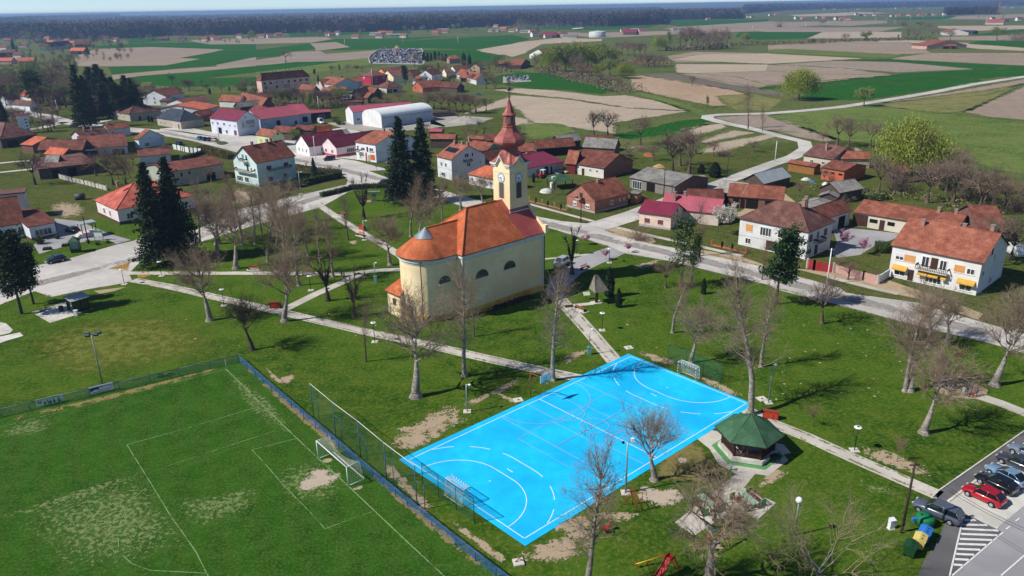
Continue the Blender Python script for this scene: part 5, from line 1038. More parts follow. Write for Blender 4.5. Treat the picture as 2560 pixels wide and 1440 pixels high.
# lunette windows on the long side: pixel places projected on the wall
Mi=ch_.matrix_basis.copy(); bpy.context.view_layer.update(); Mi=Matrix.Translation(ch_.location)@Matrix.Rotation(ch_.rotation_euler.z,4,'Z'); Mv=Mi.inverted(); nw=(Mi.to_3x3()@V((0,-1,0)))
for px,py,yy,r in ((1205,693,e,1.35),(1274,671,e,1.35),(1112,707,CY-CRr,1.15)):
    p=Mv@PL((px,py),Mi@V((0,yy,0)),nw); c=V((p.x,yy,p.z)); mb=MB(); n=V((0,-1,0)); u=V((1,0,0)); up=V((0,0,1)); k=12
    f=lambda rr,a,d: c+n*d+u*(rr*cos(a))+up*(rr*sin(a))
    for i in range(k): a0,a1=pi*i/k,pi*(i+1)/k; mb.face([f(0,0,.02),f(r,a0,.02),f(r,a1,.02)],1); mb.face([f(r*.94,a0,.07),f(r*1.07,a0,.07),f(r*1.07,a1,.07),f(r*.94,a1,.07)],0)
    for a in (pi/4,pi/2,3*pi/4): d_=u*cos(a)+up*sin(a); s_=u*-sin(a)+up*cos(a); mb.face([c+n*.05-s_*.035,c+n*.05+d_*r-s_*.035,c+n*.05+d_*r+s_*.035,c+n*.05+s_*.035],0)
    mb.box(c.x-r-.1,yy-.16,c.z-.12,c.x+r+.1,yy,c.z,2)
    mb.build('lunette_window',[M('iron_frame','6a5c50',None,rough=.7),GLS,cyw],ch_)
mb=MB(); mb.box(SX0+.36,SY0+1.6,2.,SX0+.4,SY0+2.6,3.2,0); mb.build('sacristy_window',GLS,ch_)
gp=MB(); pp=[(CX-CRr*.77-.2,CY-CRr*.64-.3),(NL-.1,e-.15),(e-.1,e-.12)]
for x,y in pp: gp.cyl((x,y,.1),(x,y,HE-.4),.09,.09,6)
gp.build('downpipe',GUT,ch_)
# ---------------- trees ----------------
import numpy as np
def tubes_mesh(name,segs,mats,n_of=lambda r:3,mi_of=None,extra=None):
    """segs: list of (p0,p1,r0,r1,mi) -> open prisms; extra: (verts,tris,mi)"""
    V_=[];F_=[];MI=[];base=0
    S=np.array([[*s[0],*s[1],s[2],s[3],s[4]] for s in segs],dtype=float)
    for n,sel in ((7,S[:,6]>.10),(4,(S[:,6]<=.10)&(S[:,6]>.035)),(3,S[:,6]<=.035)):
        A=S[sel]; m=len(A)
        if not m: continue
        p0=A[:,0:3];p1=A[:,3:6]; d=p1-p0; L=np.linalg.norm(d,axis=1,keepdims=True)+1e-9; d/=L
        h=np.where(np.abs(d[:,2:3])<.9,np.array([[0,0,1.]]),np.array([[1.,0,0]])); x=np.cross(d,h); x/=np.linalg.norm(x,axis=1,keepdims=True); y=np.cross(d,x)
        ang=2*np.pi*np.arange(n)/n; c=np.cos(ang)[None,:,None]; s=np.sin(ang)[None,:,None]
        ring=x[:,None,:]*c+y[:,None,:]*s
        a=p0[:,None,:]+ring*A[:,6][:,None,None]; b=p1[:,None,:]+ring*A[:,7][:,None,None]
        v=np.concatenate([a,b],axis=1).reshape(-1,3); V_.append(v)
        i=np.arange(n); j=(i+1)%n; f=np.stack([i,j,j+n,i+n],1); f=(f[None]+ (base+np.arange(m)*2*n)[:,None,None]).reshape(-1,4)
        F_.append(f); MI.append(np.repeat(A[:,8].astype(int),n)); base+=m*2*n
    v=np.concatenate(V_); f=np.concatenate(F_); mi=np.concatenate(MI)
    me=bpy.data.meshes.new(name); nv=len(v); nf=len(f)
    ex_v=np.zeros((0,3)); ex_t=np.zeros((0,3),int)
    if extra is not None: ex_v,ex_t,exm=extra
    me.vertices.add(nv+len(ex_v)); me.vertices.foreach_set('co',np.concatenate([v,ex_v]).ravel())
    loops=np.concatenate([f.ravel(),(ex_t+nv).ravel()]); me.loops.add(len(loops)); me.loops.foreach_set('vertex_index',loops)
    me.polygons.add(nf+len(ex_t)); st=np.concatenate([np.arange(nf)*4,nf*4+np.arange(len(ex_t))*3]); me.polygons.foreach_set('loop_start',st)
    me.polygons.foreach_set('loop_total',np.concatenate([np.full(nf,4),np.full(len(ex_t),3)]))
    for m in mats: me.materials.append(m)
    mm=np.concatenate([mi,np.full(len(ex_t),exm if extra is not None else 0)]); me.polygons.foreach_set('material_index',mm)
    me.polygons.foreach_set('use_smooth',np.concatenate([np.ones(nf,bool),np.zeros(len(ex_t),bool)]))
    me.update(calc_edges=True); me.validate(); return me
def leafcloud(pts,size,rng,flat=1.,droop=None):
    """small triangles with random facing round given points"""
    P=np.array(pts,dtype=float); n=len(P); a=rng.normal(size=(n,3)); a/=np.linalg.norm(a,axis=1,keepdims=True); b=rng.normal(size=(n,3)); b-=a*(a*b).sum(1,keepdims=True); b/=np.linalg.norm(b,axis=1,keepdims=True)
    if droop: b=b*.35; b[:,2]-=1; b/=np.linalg.norm(b,axis=1,keepdims=True)
    s=(size*(.6+.8*rng.random((n,1))))
    v=np.stack([P+a*s*.5,P-a*s*.5,P+b*s*(1.1 if not droop else droop)],1).reshape(-1,3)
    return v,np.arange(3*n).reshape(-1,3)
bark=M('bark_pale','a49d94','746c64',2.5,.95,.4,lo=.42,hi=.6,c3='7c7064',sc3=.6); barkd=M('bark_dark','4a3f38','352c27',2.5,.95,.4,c3='5c5048',sc3=.5); barkb=M('bark_brown','6e5e50','54463b',2.5,.95,.3)
twig=M('twig_grey_brown','8a7868','705f50',1.,.95,rnd=.15); twigd=M('twig_dark','4c423c','3a322e',1.,.95,rnd=.15); twigr=M('twig_reddish','927468','7a5c52',1.,.95,rnd=.12); twigo=M('twig_olive','7c7854','66643e',1.,.95,rnd=.12); twigw=M('twig_warm','a08d78','86735f',1.,.95,rnd=.1)
needle=M('spruce_needle','20321c','2c4222',.8,.8,rnd=.12); needlep=M('pine_needle','2c4420','3a5428',.8,.8,rnd=.12); needleb=M('blue_needle','2c4a44','3c5c50',.8,.8); thuja=M('thuja_green','1e3016','2a3c1e',1.,.8,rnd=.2)
leafw=M('willow_leaf','7e8c2c','6a7a26',.7,.8,rnd=.08,c3='929a3c',sc3=.5); leafy=M('spring_leaf','7a8c3c','6a7c38',.8,.8,rnd=.15); blp=M('pink_blossom','c08ca0','a87488',2.,.8,rnd=.1); blw=M('white_blossom','d0ccc0','b4b0a4',2.,.8); shr=M('shrub_leaf','4c5c2c','3c4c24',1.,.85,rnd=.25); redl=M('red_leaf','6c3430','54282a',1.,.8)
def rdir(rng,d,a):
    v=rng.normal(size=3); v-=d*np.dot(v,d); v/=np.linalg.norm(v)+1e-9; q=d*np.cos(a)+v*np.sin(a); return q/np.linalg.norm(q)
def shoot(rng,S,p,d,L,r,k,wob,up,mi):
    P=[p]
    for i in range(k):
        d=d+rng.normal(size=3)*wob; d[2]+=up; d/=np.linalg.norm(d); q=p+d*L/k; r2=r*(1-(i+1)/k*.75); S.append((p,q,r,r2,mi)); p=q; r=r2; P.append(p)
    return P,d
def grow(kind,seed):
    """returns trunk segments and crown segments for a leafless tree; heights in metres"""
    rng=np.random.default_rng(seed); T_=[];C=[]; Z=np.array([0,0,1.])
    def twigs(P,n,L,r,a,up=.05,sub=3,mi=0):
        for _ in range(n):
            i=rng.integers(max(1,len(P)//3),len(P)); p=P[i]; dd=P[i]-P[i-1]; dd/=np.linalg.norm(dd)+1e-9
            Q,_d=shoot(rng,C,p,rdir(rng,dd,a*(.6+.8*rng.random())),L*(.5+rng.random()*.8),r,4,.12,up,mi)
            for __ in range(sub):
                j=rng.integers(1,len(Q)); shoot(rng,C,Q[j],rdir(rng,_d,.3+.6*rng.random()),L*.5*(.4+rng.random()*.8),r*.7,2,.12,up,mi)
    if kind=='tall':     # tall straight plane tree: long clean trunk, upright whippy crown
        H=20; p=np.zeros(3); d=np.array([rng.normal()*.05,rng.normal()*.05,1]); P=[p]; r=.44
        T_.append((p,p+Z*.5,.7,.46,0)); p=p+Z*.5
        n=14
        for i in range(n):
            d=d+rng.normal(size=3)*.045; d[2]+=.06; d/=np.linalg.norm(d); q=p+d*(H*.78/n); r2=.44*(1-(i+1)/n*.8); T_.append((p,q,r,r2,0)); p=q; r=r2; P.append(p)
            if i>=4:
                for _ in range(6):
                    LL=(1.6+rng.random()*3.0)*(1.1 if i<10 else .8); Q,dd=shoot(rng,C,p,rdir(rng,d,.55+.75*rng.random()),LL,.05+.04*rng.random(),5,.16,.07,0); twigs(Q,12,1.6,.018,.75,.04,4)
        for _ in range(7): Q,dd=shoot(rng,C,p,rdir(rng,d,.15+.35*rng.random()),3+rng.random()*2.5,.06,5,.06,.03,0); twigs(Q,14,1.6,.017,.5,.08,4)
    elif kind=='pollard':  # thick trunk, limbs cut back, bursts of thin arching shoots
        T_.append((np.zeros(3),Z*.6,.85,.52,0)); p=Z*.6; d=np.array([rng.normal()*.06,rng.normal()*.06,1]); P,d=shoot(rng,T_,p,d,8.2,.52,9,.06,.05,0); T_[-1]=(*T_[-1][:3],.16,0)
        limbs=[(P,d)]
        for i in range(10):
            a=2.4*i+rng.random()*.6; j=4+i*5//10; up_=.25+.6*rng.random(); dd=np.array([np.cos(a),np.sin(a),up_]); dd/=np.linalg.norm(dd)
            Q,d2=shoot(rng,T_,P[j],dd,1.8+rng.random()*2.2,.17,4,.16,.14,0); T_[-1]=(*T_[-1][:3],.09,0); limbs.append((Q,d2))
        for Q,d2 in limbs:
            for j,k in ((-1,5),(-2,3)):
                for _ in range(k):
                    R_,dd=shoot(rng,C,Q[j],rdir(rng,d2,.2+.8*rng.random()),1.8+rng.random()*2.6,.06,5,.14,.06,0)
                    for __ in range(11):
                        m=rng.integers(1,len(R_)); S_,d3=shoot(rng,C,R_[m],rdir(rng,dd,.3+.6*rng.random()),.9+1.3*rng.random(),.018,4,.12,.03,0)
                        for _4 in range(4): shoot(rng,C,S_[rng.integers(1,5)],rdir(rng,d3,.6),.35+.6*rng.random(),.015,2,.12,.03,0)
        for _ in range(14): j=rng.integers(3,len(P)); shoot(rng,C,P[j],rdir(rng,Z,1.0+.4*rng.random()),1.2+rng.random()*1.5,.02,4,.15,.08,0)
    elif kind=='round':   # broad leafless garden tree with fine dense crown
        T_.append((np.zeros(3),Z*.4,.5,.36,0)); P,d=shoot(rng,T_,Z*.4,np.array([.03,.02,1.]),2.6,.36,3,.06,.05,0)
        def rec(p,d,L,r,lev):
            S=T_ if lev<2 else C; Q,dd=shoot(rng,S,p,d,L,r,4,.14,.05 if lev<3 else .02,0)
            if lev<4:
                for _ in range((4,5,5,6)[lev]):
                    j=rng.integers(2,len(Q)); rec(Q[j],rdir(rng,dd,.45+.5*rng.random()),L*(.62+.2*rng.random()),r*.5,lev+1)
        for i in range(5):
            a=2*np.pi*i/5+rng.random(); rec(P[-1],np.array([np.cos(a)*.6,np.sin(a)*.6,.85])/1.2,2.7,.17,1)
    elif kind=='knob':    # dark lime cut back to thick knobby stubs
        T_.append((np.zeros(3),Z*.5,.7,.5,0)); P,d=shoot(rng,T_,Z*.5,np.array([.02,.02,1.]),3.2,.5,4,.05,.03,0); T_[-1]=(*T_[-1][:3],.42,0)
        for i in range(9):
            a=2*np.pi*i/9*1.0+rng.random()*.5; up_=1.3+rng.random()*2.8; dd=np.array([np.cos(a),np.sin(a),up_]); dd/=np.linalg.norm(dd)
            Q,d2=shoot(rng,T_,P[-1-int(rng.integers(0,2))],dd,3+rng.random()*3.2,.24,6,.14,.12,0)
            T_[-1]=(*T_[-1][:3],.15,0)
            for j in range(2,len(Q)):
                for _ in range(7): Q3,dd3=shoot(rng,C,Q[j],rdir(rng,d2,.5+.6*rng.random()),.5+rng.random()*.8,.035,2,.15,.05,0)
            for _ in range(14): shoot(rng,C,Q[-1],rdir(rng,d2,.7*rng.random()),.9+rng.random()*1.3,.018,3,.1,.03,0)
    elif kind=='wide':    # low spreading bare tree, long thin branches
        T_.append((np.zeros(3),Z*.3,.34,.26,0)); P,d=shoot(rng,T_,Z*.3,np.array([.1,.0,1.]),1.8,.26,3,.06,.02,0)
        def rec(p,d,L,r,lev):
            S=T_ if lev<1 else C; Q,dd=shoot(rng,S,p,d,L,r,5,.1,.02,0)
            if lev<3:
                for _ in range((5,6,5)[lev]):
                    j=rng.integers(2,len(Q)); rec(Q[j],rdir(rng,dd,.35+.5*rng.random()),L*(.5+.25*rng.random()),r*.45,lev+1)
        for i in range(9):
            a=2*np.pi*i/9+rng.random()*.6; rec(P[-1-int(rng.integers(0,2))],np.array([np.cos(a)*.8,np.sin(a)*.8,.35+rng.random()*.8])/1.1,4.2,.07,0)
    elif kind=='poplar':  # slender group tree, ascending branches
        T_.append((np.zeros(3),Z*.4,.3,.24,0)); P,d=shoot(rng,T_,Z*.4,np.array([.02,.02,1.]),11,.24,10,.03,.03,0)
        for i in range(3,len(P)):
            for _ in range(5):
                Q,dd=shoot(rng,C,P[i],rdir(rng,Z,.3+.4*rng.random()),2.2+rng.random()*1.8,.045,4,.08,.1,0); twigs(Q,9,1.2,.017,.6,.05,3)
    elif kind=='small':
        P,d=shoot(rng,T_,np.zeros(3),np.array([.02,.02,1.]),1.4,.06,3,.05,.02,0)
        for i in range(14):
            Q,dd=shoot(rng,C,P[-1],rdir(rng,Z,.2+.7*rng.random()),1.1+rng.random(),.025,4,.12,.05,0); twigs(Q,9,.5,.014,.6,.03,3)
    return T_,C
TREES={}
HH={'tall':19.,'pollard':13.,'round':9.,'knob':9.,'wide':6.,'poplar':13.5,'small':3.,'spruce':20.,'pine':16.,'willow':10.,'bush':2.5,'thuja':9.,'budding':10.}
def hmax(segs,extra=None):
    h=max(max(s[1][2],s[0][2]) for s in segs)
    if extra is not None: h=max(h,extra[0][:,2].max())
    return h
def proto(kind,var,bm,tm,extra_fn=None):
    key=(kind,var,bm.name,tm.name)
    if key in TREES: return TREES[key]
    base=kind
    seed=hash_(kind)*10+var*7
    T_,C=grow(base,seed) if base in ('tall','pollard','round','knob','wide','poplar','small') else (None,None)
    ex=None
    rng=np.random.default_rng(seed+3)
    if base=='spruce':
        T_=[];C=[]; H=20.; p=np.zeros(3); Z=np.array([0,0,1.])
        T_.append((p,Z*H*.97,.34,.03,0)); pts=[]
        n=62
        for i in range(n):
            h=1.8+(H-1.9)*(i/n)**.95; R_=(3.7*(1-(h-1.8)/(H-1.6))**.85+.12)*(.62+.65*rng.random())
            for k in range(9 if h<H*.75 else 6):
                a=rng.random()*2*np.pi; dd=np.array([np.cos(a),np.sin(a),.12-.35*(1-h/H)]); q=np.array([0,0,h]); rr=R_*(.7+.45*rng.random()); tip=q+dd*rr; C.append((q,tip,.04,.012,0))
                m=int(8+rr*9)
                for t_ in rng.random(m)**.7:
                    w=(.5*(1-t_)+.2)*min(1,rr/2)+.12; pts.append(q+dd*rr*t_+np.array([rng.normal()*w,rng.normal()*w,-.1-abs(rng.normal())*.22+.1*t_]))
        ex=leafcloud(pts,.36,rng)
    elif base=='pine':
        T_=[];C=[];pts=[]; Z=np.array([0,0,1.]); P,d=shoot(rng,T_,np.zeros(3),np.array([.04,.0,1.]),15,.34,12,.05,.05,0)
        for i in range(4,len(P)):
            for _ in range(3 if i<7 else 5):
                Q,dd=shoot(rng,C,P[i],rdir(rng,Z,1.1+.5*rng.random()),(1.5+rng.random()*2.4)*(1.1-.045*i),.09,4,.15,.06,0)
                for j in (2,3,4):
                    for c_ in range(2):
                        cc=Q[j]+rng.normal(size=3)*.45; pts+= [cc+rng.normal(size=3)*np.array([.5,.5,.25]) for _ in range(36 if bm.name!='bark_brown' else 7)]
        ex=leafcloud(pts,.34,rng)
    elif base=='thuja':
        T_=[(np.zeros(3),np.array([0,0,8.]),.2,.03,0)];C=[(np.zeros(3)+[0,0,1],np.array([0,0,8.5]),.1,.02,0)];pts=[]
        for _ in range(3800):
            h=rng.random()**.8*9; R_=1.35*min(1,(9.2-h)/4.5)**.7*min(1,.55+h/2); a=rng.random()*2*np.pi; r=R_*(.75+.3*rng.random())*(1+.12*np.sin(a*5+h)); pts.append([np.cos(a)*r,np.sin(a)*r,h])
        ex=leafcloud(pts,.34,rng)
    elif base=='willow':
        T_,C=grow('round',seed); pts=[]
        cl=[]
        for _ in range(46):
            a=rng.random()*2*np.pi; r=3.9*rng.random()**.5; h=8.8-r*r*.22+rng.normal()*.3; cl.append((np.cos(a)*r,np.sin(a)*r,h))
        for c_ in cl:
            for _ in range(380):
                o_=rng.normal(size=3)*np.array([.75,.75,.5]); dn=rng.random()**1.3*3.8; pts.append([c_[0]+o_[0]*(1+.1*dn),c_[1]+o_[1]*(1+.1*dn),max(.8,c_[2]+o_[2]-dn)])
        ex=leafcloud(pts,.15,rng,droop=1.7)
    elif base=='budding':  # tree just coming into leaf: sparse leaves over a twiggy crown
        T_,C=grow('poplar' if var%2 else 'round',seed); pts=[]
        for s in C[::2]:
            if rng.random()<.9: pts+= [np.array(s[1])+rng.normal(size=3)*.28 for _ in range(2)]
        ex=leafcloud(pts,.24,rng)
    elif base=='blossom':
        T_,C=grow('small',seed); pts=[]
        for s in C: pts+= [np.array(s[1])+rng.normal(size=3)*.07 for _ in range(4)]
        ex=leafcloud(pts,.09,rng)
    elif base=='bush':
        T_=[(np.zeros(3),np.array([0,0,.5]),.06,.05,0)];C=[];pts=[]
        for _ in range(60):
            Q,dd=shoot(rng,C,np.zeros(3)+rng.normal(size=3)*[.4,.4,0],rdir(rng,np.array([0,0,1.]),.9*rng.random()),1.2+rng.random()*1.2,.02,4,.12,.02,0)
            for q in Q[1:]: pts+= [q+rng.normal(size=3)*.16 for _ in range(7)]
        ex=leafcloud(pts,.16,rng)
    elif base=='twigbush':
        T_=[(np.zeros(3),np.array([0,0,.3]),.06,.05,0)];C=[]
        for _ in range(90):
            Q,dd=shoot(rng,C,np.zeros(3)+rng.normal(size=3)*[.5,.5,0],rdir(rng,np.array([0,0,1.]),1.0*rng.random()),1.3+rng.random()*1.2,.018,4,.15,.02,0)
            for _2 in range(4): j=rng.integers(1,5); shoot(rng,C,Q[j],rdir(rng,dd,.7),.6,.01,2,.1,.0,0)
    tme=tubes_mesh('trunk',[tuple(s) for s in T_],[bm])
    if ex is not None: cme=tubes_mesh('crown',C,[twig if base in('blossom','budding') else bm,tm],extra=(ex[0],ex[1],1))
    else: cme=tubes_mesh('crown',C,[tm])
    H=max([s[1][2] for s in T_+C]+([ex[0][:,2].max()] if ex is not None else []))
    TREES[key]=(tme,cme,H); return TREES[key]
def hash_(s): return sum((i+1)*ord(c) for i,c in enumerate(s))
STY={'tall':('tall',bark,twigw),'poll':('pollard',bark,twigw),'polld':('pollard',barkd,twigd),'round':('round',barkb,twig),'roundd':('round',barkd,twigd),'roundr':('round',barkb,twigr),'knob':('knob',barkd,twigd),'wide':('wide',bark,twigw),'pop':('poplar',barkb,twig),'popr':('poplar',barkb,twigr),
 'spruce':('spruce',barkd,needle),'bluespruce':('spruce',barkd,needleb),'pine':('pine',barkd,needlep),'pined':('pine',barkd,needle),'pinet':('pine',barkb,needlep),'thuja':('thuja',barkd,thuja),'willow':('willow',barkb,leafw),'bud':('budding',barkb,leafy),'budo':('budding',barkb,leafw),'small':('small',barkb,twigr),'pink':('blossom',barkb,blp),'whiteb':('blossom',barkb,blw),'bush':('bush',barkb,shr),'thorn':('twigbush',barkb,twig),'redbush':('twigbush',barkb,redl)}
TN={'tall':'plane_tree','poll':'pollarded_tree','polld':'pollarded_tree','round':'bare_tree','roundd':'bare_tree','roundr':'bare_tree','knob':'lime_tree','wide':'bare_tree','pop':'bare_tree','popr':'bare_tree','spruce':'spruce_tree','bluespruce':'spruce_tree','pine':'pine_tree','pined':'pine_tree','pinet':'pine_tree','thuja':'cypress_tree','willow':'willow_tree','bud':'budding_tree','budo':'budding_tree','small':'young_tree','pink':'blossom_tree','whiteb':'blossom_tree','bush':'bush','thorn':'bush','redbush':'bush'}
GRP={}
def tree(st,base,top,label,wid=1.,var=None,grp=None,h=None,t=None,world=False):
    if t: base=tl(t,base); top=tl(t,top) if top else None
    kind,bm,tm=STY[st]; 
    if var is None: var=int(base[0]*7+base[1]*3)%3
    tme,cme,H=proto(kind,var,bm,tm)
    g=G(*base) if not world else V((*base,0)); hh=h or max(.5,HG(base,top)); s=hh/H
    nm=TN[st]; o=link(nm,None); o.location=g; o.rotation_euler=(0,0,(base[0]*1.7+base[1]*2.3)%6.28); w=min(max(s*wid,.05),s*2.5); o.scale=(w,w,s)
    tag(o,label,'bush' if nm=='bush' else 'tree',grp)
    link('trunk' if nm!='bush' else 'stem',tme,o); link('crown' if nm!='bush' else 'foliage',cme,o); return o
